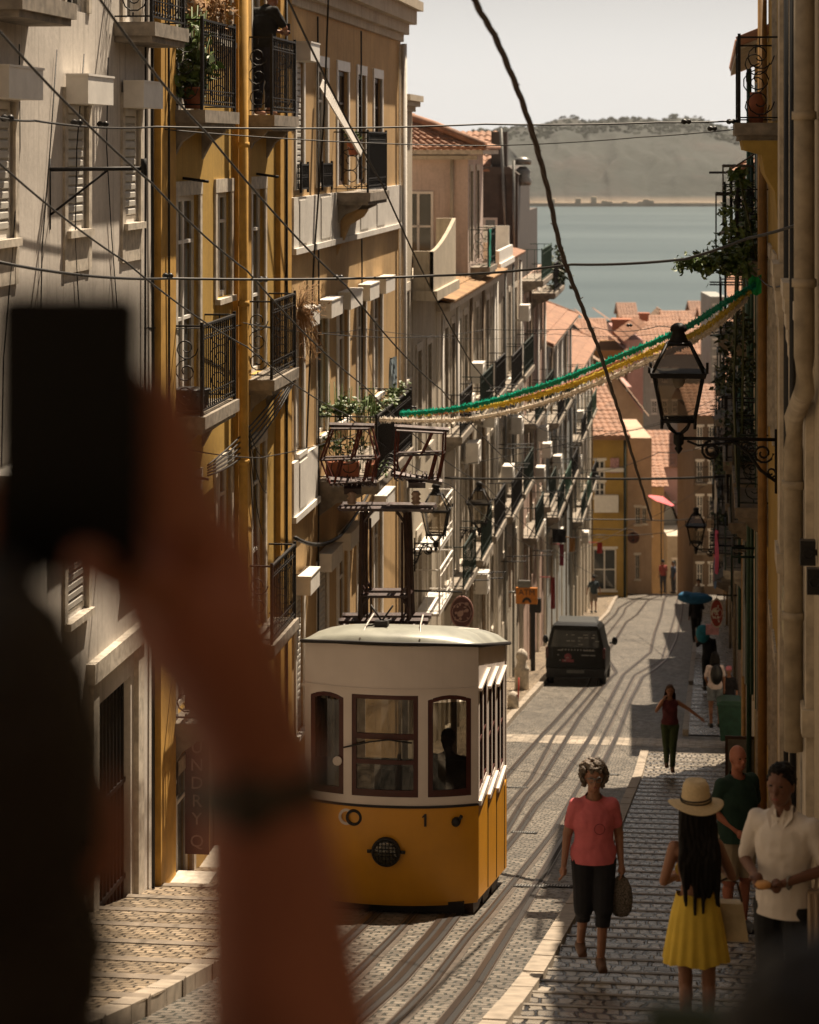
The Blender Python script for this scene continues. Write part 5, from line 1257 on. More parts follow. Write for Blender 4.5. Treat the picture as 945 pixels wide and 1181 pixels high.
q = MB(); put_text(q,'ATM',.24,(c.x,c.y-.055,c.z+.1),(1,0,0),(0,0,1)); q.prism([(c.x+.14*math.cos(PI*i/10)*1,c.z-.2+.16*math.sin(PI*i/10)) for i in range(11)]+[(c.x-.07*math.cos(PI*i/10),c.z-.2+.08*math.sin(PI*i/10)) for i in range(11)],'v',c.y-.06,c.y-.051)
part('lettering', q, M_black, T); q = MB(); q.tube([(c.x-.33,c.y,c.z+.1),(UL,c.y,c.z+.1)],.03,5); q.box(c.x-.25,c.x+.1,c.y-.04,c.y+.04,c.z+.245,c.z+.45); part('bracket', q, M_metalgrey, T)
q = MB(); c=S(615,720,75); q.box(c.x-.07,c.x+.07,c.y-.07,c.y+.07,ZR(c.y)+.1,S(615,690,75).z); q.box(c.x-.1,c.x+.25,c.y-.1,c.y+.1,S(625,706,75).z,S(625,690,75).z)
single('dark_post', q, M_black, 'dark square post with a box head behind the ATM sign', 'post', (c.x,c.y,ZR(c.y)+.1))
q = MB(); c=S(602,760,68); zz=ZR(c.y)+.12
q.lathe((c.x,c.y,zz),[(.2,0),(.2,.55),(.23,.58),(.17,.66),(.12,.8),(.17,.92),(.15,1.05),(.05,1.15)],10); single('stone_bollard', q, M_trim, 'carved pale stone post at the foot of the left facades', 'bollard', (c.x,c.y,zz))
q = MB(); c=S(592,780,62); zz=ZR(c.y)+.12; q.lathe((c.x,c.y,zz),[(.15,0),(.14,.3),(.1,.4),(.02,.45)],10); q.tube([(c.x+.12,c.y,zz),(c.x+.15,c.y,zz+.8)],.02,5,1)
single('stone_stump', q, [M_trim, simple('tape_red',(.4,.05,.03),.6)], 'short stone stump with a red and white stick beside the facade', 'bollard', (c.x,c.y,zz))
# wheelie bin, easel board
c = S(843,838,54); zz = ZR(c.y)+.16; T = thing('wheelie_bin','dark green wheelie bin on the right pavement by the far pedestrians','bin',(c.x,c.y,zz)); q = MB()
q.add([(c.x+a*sx,c.y+b*sy,zz+h) for h,a,b in ((.05,.22,.24),(.85,.29,.32)) for sx,sy in ((-1,-1),(1,-1),(1,1),(-1,1))],[(0,3,2,1),(4,5,6,7),(0,1,5,4),(1,2,6,5),(2,3,7,6),(3,0,4,7)]); part('body', q, M_green, T)
q = MB(); q.box(c.x-.31,c.x+.31,c.y-.34,c.y+.35,zz+.855,zz+.9); q.prism([(c.x-.3,zz+.9),(c.x+.3,zz+.9),(c.x+.2,zz+.96),(c.x-.2,zz+.96)],'v',c.y-.3,c.y+.3); part('lid', q, M_green, T)
for sx in (-1,1): q = MB(); q.lathe((c.x+sx*.2,c.y+.22,zz+.1),[(.1,-.03),(.1,.03)],12,axis='u'); part('wheel', q, M_black, T)
c = S(855,895,43); zz = ZR(c.y)+.16; T = thing('menu_board','dark framed menu easel leaning on the right pavement behind the bald man','menu board',(c.x,c.y,zz))
def slab(x0,x1,z0,z1,y0,m,mb,tilt=.18,t=.02): mb.add([(x0,y0+tilt*z,zz+z) for z in ()]+[(x0,y0+tilt*z0,zz+z0),(x1,y0+tilt*z0,zz+z0),(x1,y0+tilt*z1,zz+z1),(x0,y0+tilt*z1,zz+z1),(x0,y0+t+tilt*z0,zz+z0),(x1,y0+t+tilt*z0,zz+z0),(x1,y0+t+tilt*z1,zz+z1),(x0,y0+t+tilt*z1,zz+z1)],[(0,1,2,3),(7,6,5,4),(0,4,5,1),(1,5,6,2),(2,6,7,3),(3,7,4,0)],m)
q = MB(); x0,x1=c.x-.28,c.x+.28
for a,b,z0,z1 in ((x0,x0+.05,.0,.95),(x1-.05,x1,.0,.95),(x0+.05,x1-.05,.15,.2),(x0+.05,x1-.05,.9,.95)): slab(a,b,z0,z1,c.y,0,q,t=.03)
q.tube([(c.x,c.y+.18,zz+.9),(c.x,c.y+.5,zz)],.015,4)
part('frame', q, M_wood, T); q = MB(); slab(x0+.05,x1-.05,.2,.9,c.y+.01,0,q,t=.01); part('panel', q, simple('board_grey',(.16,.15,.13),.6), T)
# shop awnings / umbrellas far down
def parasol(label, px, py, D, r_, col, tilt=0.0, post=2.2):
    c = S(px,py,D); T = thing('parasol', label, 'parasol', (c.x,c.y,c.z-post)); q = MB(); n=10
    rot = Matrix.Rotation(tilt,3,'Y')
    vs=[Vector((0,0,.3*r_))]+[Vector((r_*math.cos(2*PI*i/n),r_*math.sin(2*PI*i/n),-.12*r_*(i%2)*.3)) for i in range(n)]
    q.add([c+rot@v for v in vs]+[c+rot@(v-Vector((0,0,.02))) for v in vs],[(0,1+i,1+(i+1)%n) for i in range(n)]+[(n+1,n+2+(i+1)%n,n+2+i) for i in range(n)],0,False); part('canopy', q, col, T)
    q = MB(); q.tube([c+Vector((0,0,.3*r_)),c-Vector((0,0,post))],.03,5); part('pole', q, M_iron, T)
parasol('salmon pink parasol standing out at the far end of the street', 763,577,128,.75,simple('parasol_pink',(.6,.12,.14),.8),.35,9-2.5)
# flags and clothes hung on left balconies far
for i,(px,py,D,wd,h,nm,col) in enumerate(((638,684,84,.16,1.1,'dull red',(.22,.04,.04)),(648,640,90,.16,.8,'crimson',(.25,.03,.05)),(660,628,97,.25,.6,'faded orange',(.30,.15,.05)),(645,618,88,.5,.5,'black',(.015,.015,.015)),(692,632,112,.25,.5,'scarlet',(.35,.03,.03)))):
    c = S(px,py,D); q = MB(); vs=[]
    for a in range(7):
        for b in range(8): vs.append((c.x-wd/2+wd*a/6, c.y+.05*math.sin(a*1.9+b*.5), c.z+h/2-h*b/7))
    q.add(vs,[(a*8+b,a*8+b+1,(a+1)*8+b+1,(a+1)*8+b) for a in range(6) for b in range(7)],0,True)
    q.tube([(c.x-wd/2,c.y,c.z+h/2),(UL,c.y,c.z+h/2)],.015,4)
    single('hanging_cloth', q, simple('cloth_'+nm.replace(' ','_'),col,.9), nm+' cloth hanging from a balcony in the distant left row', 'cloth', (c.x,c.y,c.z-h/2), 'cloths on the left balconies')
# white metal stair railings left, below lantern
T = thing('white_railing','white metal balcony railings stacked on the beige facade behind the gantry','railing',(UL,50,-9.3))
q = MB()
for z in (-8.2,-9.5): railing_mb(q, UL, 1, .5, 48.9, 51.4, z, .9, False, .6, t=.008); q.box(UL,UL+.5,48.9,51.4,z-.05,z)
for v_ in (48.9,51.4): q.box(UL+.49,UL+.51,v_-.01,v_+.01,-9.5,-7.4)
part('bars', q, M_white, T)

# ================================================================ WIRES
def Dl(px): v = VU(px,UL); return DD(UL,v)
def Dr(px): v = VU(px,UR); return DD(UR,v)
def wire(label, pts, r_=.012, bits=(), group='overhead wires', mat=None):
    r_ *= .72
    P = [S(*p) for p in pts]; fine=[]
    if group.startswith('contact'): P.insert(0, P[0]+(P[0]-P[1]).normalized()*16)
    for i,(a,b) in enumerate(zip(P,P[1:])):
        L_ = (b-a).length; n=10; s_ = min(.25,L_*.008)
        fine += [a.lerp(b,k/n)-Vector((0,0,s_*4*(k/n)*(1-k/n))) for k in range(n)]
    fine.append(P[-1]); o = P[0]
    T = thing('overhead_cable', label, 'cable', tuple(o), group); q = MB(); q.tube(fine,r_,5); part('wire', q, mat or M_cable, T)
    for px,py,D in bits:
        c = S(px,py,D); q = MB(); q.lathe(c-Vector((.04,0,0)),[(.010,-.03),(.028,-.015),(.032,.01),(.018,.03),(.032,.05),(.028,.07),(.010,.085)],8,axis='u'); part('insulator', q, M_black, T)
    return T
wire('horizontal wire with bead insulators crossing from the white wall to the corbelled balcony', [(-8,134,19.2),(40,139,20.8),(180,146,25),(560,143,27),(760,141,27.5),(852,139,28)], .014, [(90,141,22.2),(120,143,23.2),(10,136,19.8),(793,140,27.6),(845,140,28)])
wire('thin wire ending in an insulator under the corbelled balcony', [(178,148,26.3),(560,168,30),(740,158,29),(856,148,28.5)], .010, [(823,148,28.5)])
wire('black cable crossing mid-height from the phone to the right wall', [(-8,301,19),(195,321,25),(500,318,26),(660,305,24),(790,299,22),(862,275,21),(950,248,19)], .019, [(195,318,24.9),(305,322,25.5),(392,320,25.8)])
wire('cable falling to the right wall below the trailing vine', [(875,318,31),(900,330,24),(950,352,18.5)], .012)
wire('thin line crossing behind the pantographs at garland level', [(20,505,22),(170,507,25.5),(300,528,31),(478,571-100,44),(690,472,60)], .010, [(478,470,44),(527,474,46),(596,463,52)])
wire('thin wire crossing above the garlands', [(40,366,22),(290,374,31),(560,380,52),(690,378,50),(760,376,40),(845,374,45)], .010, [(683,379,50),(727,375,46),(791,378,36)])
wire('pair wire crossing just above the garlands', [(280,372,30),(420,379,42),(640,385,60),(760,385,52)], .008)
wire('straight dark span pole-like cable over the van', [(508,551,54),(640,551,52),(868,548,47)], .035, [(690,550,51)])
wire('second span cable further down over the road', [(655,598,98),(740,599,98),(800,598,90)], .03)
wire('low wire rising from the yellow end house to the lantern', [(671,545,88),(760,522,70),(860,495,50)], .014,[(672,546,88)])
wire('wire sloping across behind the big lantern', [(540,535,58),(700,500,58),(790,480,50),(868,462,45)], .012)
wire('fine wire joining left lantern area to the right row', [(600,520,80),(720,497,70),(862,440,50)], .010)
wire('lamp cable sagging between the far balconies', [(640,620,90),(690,617,95),(760,615,100),(800,600,85)], .02)
wire('upper thin wire near the sign disc', [(636,645,90),(731,604,105),(812,560,85)], .012)
# contact wires running down along the street
wire('overhead contact wire descending diagonally from upper left past the yellow house', [(-8,28,15),(175,211,20),(285,312,25),(420,445,34),(560,560,52),(690,665,95)], .014, (), 'contact wires along the street')
wire('overhead contact wire descending from the top edge across the iron balconies', [(112,-6,14),(240,155,19),(400,330,26),(510,450,36),(640,570,60)], .014, (), 'contact wires along the street')
wire('overhead contact wire low on the left running behind the phone', [(-8,182,16),(145,302,20),(285,400,26),(400,478,34),(520,560,48),(640,640,80)], .012, (), 'contact wires along the street')
wire('overhead contact wire starting beside the balcony man and running to the vanishing street', [(330,-6,19),(440,210,25),(545,420,36),(640,500,60),(700,560,95)], .014, (), 'contact wires along the street')
wire('vertical service cable hanging before the tan facade', [(379,-6,34),(374,130,34.5),(362,300,35),(352,560,36)], .02, (), 'service cables')
# heavy twisted cable
q = MB(); P = [S(*p) for p in ((430,-420,9.5),(492,-200,10.6),(540,-20,12.0),(575,50,13),(607,130,14.5),(630,210,16),(648,290,18),(672,355,20),(690,400,22.5),(706,450,25),(722,500,28),(740,560,34),(752,600,40))]
def cat(P,k=10):
    out=[]
    for i in range(len(P)-1):
        p0=P[max(0,i-1)];p1=P[i];p2=P[i+1];p3=P[min(len(P)-1,i+2)]
        for j in range(k):
            t=j/k; out.append(.5*((2*p1)+(-p0+p2)*t+(2*p0-5*p1+4*p2-p3)*t*t+(-p0+3*p1-3*p2+p3)*t**3))
    out.append(P[-1]); return out
cc = cat(P,12)
for ph in (0,2.1,4.2): q.tube([c+Vector((math.cos(i*.55+ph)*.012,math.sin(i*.55+ph)*.012,0)) for i,c in enumerate(cc)],.009,5)
for i in range(4,len(cc)-3,3):
    c = cc[i]; q.tube([c,c+Vector((R.uniform(-.035,.035),0,R.uniform(-.02,.035)))],.004,4)
single('twisted_cable', q, simple('weathered_cable',(.05,.03,.02),.7), 'heavy frayed twisted cable hanging from the sky down over the bay', 'cable', tuple(P[0]))
# tinsel garlands
def garland(label, pts, col, r_=.05, n=2600):
    P = cat([S(*p) for p in pts],14); q = MB(); q.tube(P,r_*.55,6)
    rr = random.Random(len(label)); m=len(P)-1
    for i in range(n):
        t = rr.random()*m; k=int(t); c = P[k].lerp(P[k+1],t-k); a=rr.uniform(0,2*PI)
        d = Vector((rr.uniform(-.4,.4),math.sin(a),math.cos(a))).normalized()*r_*rr.uniform(.8,1.5); s_=Vector((.014,0,.006)); q.add([c+d*.3-s_,c+d*.3+s_,c+d],[(0,1,2)])
    single('paper_garland', q, col, label, 'garland', tuple(P[0]), 'garlands across the street')
garland('turquoise green fringed garland, uppermost of the three strands', [(462,477,36.8),(512,473,36),(560,464,35.5),(600,453,35),(650,437,34),(700,417,33),(760,392,32),(800,373,31.5),(835,350,31),(872,328,31)], tinsel('tinsel_green',(.02,.42,.28)), .05)
garland('yellow fringed garland, middle of the three strands', [(470,478,37),(540,472,36),(600,461,35),(650,447,34),(700,428,33),(760,402,32),(800,386,31.5),(835,362,31),(866,334,31)], tinsel('tinsel_yellow',(.85,.66,.12)), .048)
garland('off-white fringed garland, lowest of the three strands', [(417,483,37.5),(480,485,37),(540,483,36),(600,472,35),(650,457,34),(700,438,33),(760,411,32),(800,393,31.5),(835,369,31),(862,343,31)], tinsel('tinsel_white',(.9,.82,.72)), .05)
garland('speckled pink and yellow garland twisted along the green one', [(500,477,36.4),(560,469,35.9),(620,454,35),(660,441,34.2),(720,414,33)], tinsel('tinsel_pink',(.75,.4,.3)), .04, 1000)
# ================================================================ PEOPLE
M_skin = simple('skin_light', (0.42,0.22,0.14), 0.5, 0, 0.08, 6, 0.05)
M_skint = simple('skin_tan', (0.26,0.125,0.075), 0.5, 0, 0.08, 6, 0.05)
M_skind = simple('skin_brown', (0.14,0.062,0.038), 0.5, 0, 0.08, 6, 0.05)
M_hairb = simple('hair_black', (0.006,0.0045,0.004), 0.6, 0, 0.4, 40, 0.2, 0.2)
M_hairg = simple('hair_greying', (0.10,0.075,0.055), 0.7, 0, 0.5, 40, 0.3)
M_lips = simple('lips', (0.22,0.07,0.055), 0.5, 0, 0.05, 6, 0)
M_eye = simple('eye_dark', (0.02,0.014,0.01), 0.2, 0, 0.1, 6, 0)
def bake(mb, voxel, sm=4, cuts=(), disp=None):
    """union of overlapping closed forms -> one continuous surface"""
    me = mb.mesh('t', []) if False else None
    me = bpy.data.meshes.new('t'); me.from_pydata([tuple(Vector(p)) for p in mb.v],[],mb.f); me.update()
    o = bpy.data.objects.new('t', me); COL.objects.link(o)
    m = o.modifiers.new('r','REMESH'); m.mode='VOXEL'; m.voxel_size=voxel; m.use_smooth_shade=True
    if sm:
        s_ = o.modifiers.new('s','SMOOTH'); s_.iterations=sm; s_.factor=.5
    dg = bpy.context.evaluated_depsgraph_get(); dg.update(); ev = o.evaluated_get(dg); me2 = bpy.data.meshes.new_from_object(ev)
    bpy.data.objects.remove(o); bpy.data.meshes.remove(me)
    bm = bmesh.new(); bm.from_mesh(me2); bpy.data.meshes.remove(me2)
    for ct in cuts:
        co,no = ct[0],ct[1]; flt = ct[2] if len(ct)>2 else None
        if flt is None: geom = bm.verts[:]+bm.edges[:]+bm.faces[:]
        else:
            vv = set(v for v in bm.verts if flt(v.co)); geom = list(vv)+[e for e in bm.edges if all(v in vv for v in e.verts)]+[f for f in bm.faces if all(v in vv for v in f.verts)]
        if geom: bmesh.ops.bisect_plane(bm, geom=geom, plane_co=co, plane_no=no, clear_outer=True)
    out = MB(); bm.verts.ensure_lookup_table()
    for v in bm.verts:
        if disp: v.co += disp(v.co, v.normal)
    out.add([tuple(v.co) for v in bm.verts],[tuple(v.index for v in f.verts) for f in bm.faces],0,True); bm.free(); return out
BASE = dict(hipL=(-.09,0,.90),hipR=(.09,0,.90),kneeL=(-.10,.01,.49),kneeR=(.10,.01,.49),ankL=(-.10,-.02,.08),ankR=(.10,-.02,.08),
            shL=(-.178,0,1.39),shR=(.178,0,1.39),elL=(-.22,-.02,1.12),elR=(.22,-.02,1.13),wrL=(-.23,.06,.88),wrR=(.23,.06,.88),
            neck=(0,0,1.47),head=(0,.02,1.625),chest=(0,0,1.25),belly=(0,0,1.06))
def person(label, px, py, D, face, H=1.72, pose={}, skin=None, hair=None, hairstyle='short', top=None, topcut=None, sleeve=.5, hem=.93, bottom=None, cuff=.1, shoes=None, bulk=1.0, fem=False, vox=.008, hands=True, group=None, headturn=0.0, feet=True, ground=None, extra=None, name='person'):
    J = {k:Vector(v) for k,v in BASE.items()}
    if fem:
        for k in ('shL','shR'): J[k].x *= .86
    for k,v in pose.items(): J[k] = Vector(v)
    k = H/1.75; c = S(px,py,D); z = c.z if ground is None else ground
    T = thing(name, label, 'person', (c.x,c.y,z), group, rz=face); T.scale=(k,k,k)
    sw = .9 if fem else 1.0; b = bulk
    hr = Matrix.Rotation(headturn,3,'Z'); hc = J['head']
    def hp(x,y,zz): return hc + hr @ Vector((x,y,zz))
    def torso(mb, e):
        mb.ell(J['belly']*.35+((J['hipL']+J['hipR'])/2)*.65+Vector((0,-.01,.02)), ((.155 if not fem else .165)*b+e,.115*b+e,.13+e), 14, 10)
        mb.ell(J['belly'], (.135*b*sw+e,.105*b+e,.17+e), 14, 10); mb.ell(J['chest'], (.16*b*sw+e,.115*b+e,.18+e), 14, 10)
        if fem:
            for sx in (-1,1): mb.ell(J['chest']+Vector((sx*.065,.075,-.0)), (.06+e*.6,.055+e*.6,.06+e*.6), 10, 8)
        mb.cone(J['shL']+Vector((.035,0,-.02)), J['shR']+Vector((-.035,0,-.02)), .05*b+e,.05*b+e, 10)
        mb.cone(J['shL']+Vector((.03,-.01,-.02)), J['neck']+Vector((-.02,-.01,-.035)), .05*b+e*.6,.045+e*.5, 10); mb.cone(J['shR']+Vector((-.03,-.01,-.02)), J['neck']+Vector((.02,-.01,-.035)), .05*b+e*.6,.045+e*.5, 10)
        mb.cone(J['chest']+Vector((0,-.01,.08)), J['neck']-Vector((0,0,.03)), .10*b+e,.06+e, 10)
    def arm(mb, s_, e, t0=0., t1=1., low=1.0):
        a,m,w_ = J['sh'+s_],J['el'+s_],J['wr'+s_]; mb.cone(a.lerp(m,t0), a.lerp(m,t1), .05*b+e,.05*b+e+(.037-.05)*t1, 10)
        if low>0: mb.cone(m, m.lerp(w_,low), .037*b+e, .037+e+(.025-.037)*low, 10)
    def leg(mb, s_, e, low=1.0, up=1.0):
        a,m,w_ = J['hip'+s_],J['knee'+s_],J['ank'+s_]; mb.cone(a, a.lerp(m,up), .085*b+e,.085*b+e+(.055-.085)*up, 12)
        if low>0:
            mb.cone(m, m.lerp(w_,low), .052+e, .052+e+(.036-.052)*low, 10)
            cpt = m.lerp(w_,.3)+Vector((0,-.015,0)); 
            if low>.35: mb.ell(cpt,(.05+e,.05+e,.1),10,8)
    bd = MB(); torso(bd,0); arm(bd,'L',0); arm(bd,'R',0); leg(bd,'L',0); leg(bd,'R',0)
    for s_ in 'LR':
        a = J['ank'+s_]; bd.cone(a+Vector((0,-.02,-.03)), a+Vector((0,.13,-.05)), .038,.028, 8)
        w_ = J['wr'+s_]; el = J['el'+s_]; d = (w_-el).normalized(); sd = d.cross(Vector((0,1,0.2))); sd = sd.normalized() if sd.length>.1 else Vector((1,0,0)); nn = d.cross(sd).normalized()
        if s_=='L': pass
        palm = w_+d*.05; bd.ell(palm,(.036,.036,.045),8,6); 
        if hands:
            for i,(o,l) in enumerate(((-.027,.062),(-.009,.072),(.009,.068),(.026,.052))):
                p0 = w_+d*.07+nn*o; p1=p0+d*l*.55+sd*.008; p2=p1+d*l*.4+sd*.024; bd.tube([p0,p1,p2],[.0095,.009,.007],6)
            bd.tube([w_+d*.03-nn*.03,w_+d*.06-nn*.05,w_+d*.09-nn*.052],[.012,.011,.009],6)
        else: bd.ell(w_+d*.1,(.03,.02,.045),8,6)
    bd.cone(J['neck']-Vector((0,0,.04)), hc-Vector((0,.015,.06)), .055,.05, 10)
    q = MB(); 
    bd.ell(hp(0,-.005,.015),(.076,.095,.105),16,12,rot=hr); bd.ell(hp(0,.02,-.055),(.058,.068,.06),14,10,rot=hr); bd.ell(hp(0,.045,-.09),(.03,.032,.025),10,8,rot=hr)
    bd.tube([hp(0,.078,.02),hp(0,.098,-.025),hp(0,.088,-.035)],[.010,.016,.013],8)
    bd.ell(hp(0,.07,.035),(.05,.022,.012),10,6,rot=hr); bd.ell(hp(0,.078,-.062),(.024,.014,.010),8,6,rot=hr)
    for sx in (-1,1): bd.ell(hp(sx*.076,-.005,-.005),(.010,.02,.032),8,6,rot=hr); bd.ell(hp(sx*.035,.058,-.02),(.02,.02,.018),8,6,rot=hr)
    body = lpart('body', bake(bd, vox, 3), skin or M_skin, T)
    if vox < .012:
        q = MB(); 
        for sx in (-1,1): q.ell(hp(sx*.031,.082,.012),(.013,.008,.006),8,6,rot=hr)
        lpart('eyes', q, M_eye, body); q = MB(); q.ell(hp(0,.089,-.064),(.022,.008,.007),8,6,rot=hr); lpart('mouth', q, M_lips, body)
    if top:
        q = MB(); torso(q,.016*b+.004)
        for s_ in 'LR':
            if sleeve>0: arm(q,s_,.012,0,min(1,sleeve*2),max(0,sleeve*2-1))
        cuts = [((0,0,hem),(0,0,-1)),((0,J['neck'].y,J['neck'].z+.0),(0,.42,1),lambda c_: abs(c_.x-J['neck'].x)<.07)]
        wy = .118*b; pf=[(hem-.03,.172 if not fem else .168),(1.0,.158 if not fem else .155),(1.1,.152 if not fem else .140),(1.22,.16 if not fem else .148),(1.33,.13)]
        cb = J['belly']; q.lathe((cb.x,cb.y*.8,0),[((x_*b+.012),z_) for z_,x_ in pf],20,sq=.76)
        if sleeve>0 and sleeve<=.5:
            for s_ in 'LR':
                a,m = J['sh'+s_],J['el'+s_]; d=(m-a).normalized(); 
                if d.z < -.6: cuts.append((a.lerp(m,sleeve*2),d*1.0 if False else (0,0,0))) if False else None
        lpart('shirt', bake(q, max(vox,.009), 8, cuts, disp=lambda co,no: no*(.006*noise.noise(co*9)+.004*noise.noise(co*23))), top, T)
    if bottom:
        q = MB(); q.ell(J['belly']*.35+((J['hipL']+J['hipR'])/2)*.65+Vector((0,-.01,.0)), ((.16 if not fem else .172)*b+.004,.125*b,.14), 14, 10)
        lo = 1.0 if cuff<.12 else max(0,(J['kneeL'].z-cuff)/(J['kneeL'].z-J['ankL'].z)) if cuff<J['kneeL'].z else 0
        up = 1.0 if cuff<=J['kneeL'].z else (J['hipL'].z-cuff)/(J['hipL'].z-J['kneeL'].z)
        leg(q,'L',.02,lo,up); leg(q,'R',.02,lo,up); 
        lpart('trousers', bake(q, max(vox,.009), 3, [((0,0,cuff),(0,0,-1)),((0,0,hem+.07),(0,0,1))], disp=lambda co,no: no*(.005*noise.noise(co*8+Vector((3,1,0))))), bottom, T)
    if shoes:
        q = MB()
        for s_ in 'LR':
            a = J['ank'+s_]; q.cone(a+Vector((0,-.03,-.035)), a+Vector((0,.14,-.052)), .048,.036, 10); q.box(a.x-.04,a.x+.04,a.y-.07,a.y+.17,a.z-.09,a.z-.06)
        lpart('shoes', bake(q,.01,2), shoes, T)
    hm = hair
    if hm:
        q = MB(); rr = random.Random(int(px))
        if hairstyle=='short':
            q.ell(hp(0,-.018,.04),(.084,.1,.095),14,10,rot=hr); q.ell(hp(0,.03,.10),(.06,.05,.03),10,8,rot=hr)
            lpart('hair', bake(q, max(vox,.006), 1, [(hp(0,.055,.055),hr@Vector((0,.75,-.66)))], disp=lambda co,no: no*(.012*noise.noise(co*55)+.006*noise.noise(co*22))), hm, T)
        elif hairstyle=='curly':
            for i in range(150):
                a=rr.uniform(0,2*PI); e=rr.uniform(-.75,1.3); p=Vector((.112*math.cos(a)*math.cos(e*.9), .105*math.sin(a)*math.cos(e*.9)-.035, .115*math.sin(e)+.02))
                if p.y>.015 and p.z<.065: continue
                q.ell(hc+hr@p, rr.uniform(.02,.034),6,5)
            q.ell(hp(0,-.045,.02),(.09,.08,.1),12,8,rot=hr); lpart('hair', bake(q,.007,1,(),disp=lambda co,no: no*.012*noise.noise(co*55)), hm, T)
        elif hairstyle=='long':
            q.ell(hp(0,-.02,.035),(.086,.1,.1),14,10,rot=hr)
            for i in range(20):
                x=-.10+.20*i/19; ln=rr.uniform(.38,.60); q.tube([hp(x,-.05-.03*math.cos(x*14),.04),hp(x*1.1,-.085,-.13),hc+Vector((x*1.25+rr.uniform(-.01,.01),-.14,-.32)),hc+Vector((x*1.1+rr.uniform(-.02,.03),-.16,-.1-ln))],[.034,.033,.03,.010],7)
            lpart('hair', bake(q,.009,1,[(hp(0,.055,.05),hr@Vector((0,.75,-.66)),lambda c_: c_.y>hc.y-.0)],disp=lambda co,no: no*.010*noise.noise(Vector((co.x*60,co.y*60,co.z*6)))), hm, T)
        elif hairstyle=='mid':
            q.ell(hp(0,-.02,.035),(.086,.1,.1),14,10,rot=hr)
            for i in range(14):
                a=PI+ (i/13)*PI; q.tube([hp(.07*math.cos(a),.075*math.sin(a)-.01,.03),hp(.09*math.cos(a),.09*math.sin(a)-.01,-.09),hp(.105*math.cos(a),.085*math.sin(a)-.01,-.2)],[.03,.032,.015],7)
            lpart('hair', bake(q,max(vox,.009),1,[(hp(0,.055,.05),hr@Vector((0,.75,-.66)),lambda c_: (c_-hc).dot(hr@Vector((0,1,0)))>.0)],disp=lambda co,no: no*.01*noise.noise(Vector((co.x*50,co.y*50,co.z*8)))), hm, T)
    T['J'] = 0
    return T, J, hp
def cam_face(x): return x
PIc = PI
# woman in pink walking up to the camera
T,J,hp = person('woman with curly grey-brown hair in pink tee and black capris walking uphill', 685,1113,19.6, PI+.05, 1.64,
  dict(hipL=(-.085,0,.90),hipR=(.085,0,.90),kneeL=(-.075,.07,.50),kneeR=(.085,-.01,.48),ankL=(-.055,.06,.09),ankR=(.085,-.24,.13),shL=(-.155,0,1.385),shR=(.155,0,1.385),elL=(-.225,-.05,1.12),elR=(.225,-.04,1.12),wrL=(-.235,.03,.88),wrR=(.265,.05,.88)),
  M_skint, M_hairg, 'curly', simple('pink_cotton',(.52,.12,.13),.85,0,.1,8,.2), None, .30, .90, simple('black_cotton',(.008,.008,.011),.85,0,.2,8,.2), .36, simple('brown_sandal',(.1,.05,.03),.6), 1.12, True, .007)
q = MB(); 
for s_,sx in (('L',-1),('R',1)):
    a,m=J['sh'+s_],J['el'+s_]; q.tube([a+Vector((sx*.035,0,.045)),a.lerp(m,.3)+Vector((sx*.054,0,0)),a.lerp(m,.55)+Vector((sx*.052,0,0))],[.008,.012,.010],6)
lpart('sleeve_stripe', q, simple('black_cotton',(.01,.01,.01)), T)
q = MB(); 
q.ring((-.03,.168,1.22),.045,.004,'v',16,4)
lpart('shirt_print', q, simple('print_dark_pink',(.22,.04,.05),.8), T)
q = MB(); q.tube([hp(-.07,.06,.012),hp(-.035,.1,.014),hp(0,.104,.014),hp(.035,.1,.014),hp(.07,.06,.012)],.004,5)
for sx in (-1,1): q.ring(hp(sx*.033,.1,.006),.024,.003,'v',14,4)
lpart('glasses', q, M_metalgrey, T)
# the bag she carries
w_ = T.matrix_world if False else None
hand = Vector(J['wrL']); 
def world_of(T, p):
    k=T.scale[0]; m=Matrix.Rotation(T.rotation_euler[2],3,'Z'); return Vector(T.location)+m@(Vector(p)*k)
def to_street(w): return Vector((w.x*CA-w.y*SA, w.x*SA+w.y*CA, w.z))
hw = to_street(world_of(T,J['wrL']+Vector((-.0,.0,-.1))))
q = MB(); n=14; vs=[]
prof=[(.02,.0),(.055,-.03),(.085,-.1),(.095,-.2),(.085,-.28),(.05,-.33),(.0,-.34)]
q.lathe(hw,[(r_,z) for r_,z in prof],14,sq=.35); bagm = simple('grey_check',(.12,.10,.08),.8,0,.9,90,.2)
tb = thing('handbag','small grey patterned handbag held low by the woman in pink','bag',(hw.x,hw.y,hw.z-.34)); part('pouch', q, bagm, tb)
q = MB(); q.tube([hw+Vector((-.02,0,-.02)),hw+Vector((-.015,0,.05)),hw+Vector((.015,0,.05)),hw+Vector((.02,0,-.02))],.006,5); part('strap', q, M_cable, tb)
# woman in maroon top further down
T,J,hp = person('woman in maroon vest and green trousers with one arm out, mid-street pavement', 773,888,47, PI-.05, 1.66,
  dict(kneeL=(-.06,.06,.5),ankL=(-.05,.04,.08),kneeR=(.07,-.02,.48),ankR=(.06,-.2,.12),elL=(-.40,.02,1.24),wrL=(-.62,.06,1.08),elR=(.28,.06,1.22),wrR=(.14,.17,1.48)),
  M_skint, simple('hair_auburn',(.07,.03,.015),.6,0,.4,40,.2), 'mid', simple('maroon_top',(.09,.02,.025),.85), None, 0, .95, simple('olive_trousers',(.035,.055,.02),.85,0,.2,8,.2), .08, simple('brown_sandal',(.1,.05,.03),.6), 1.0, True, .011)
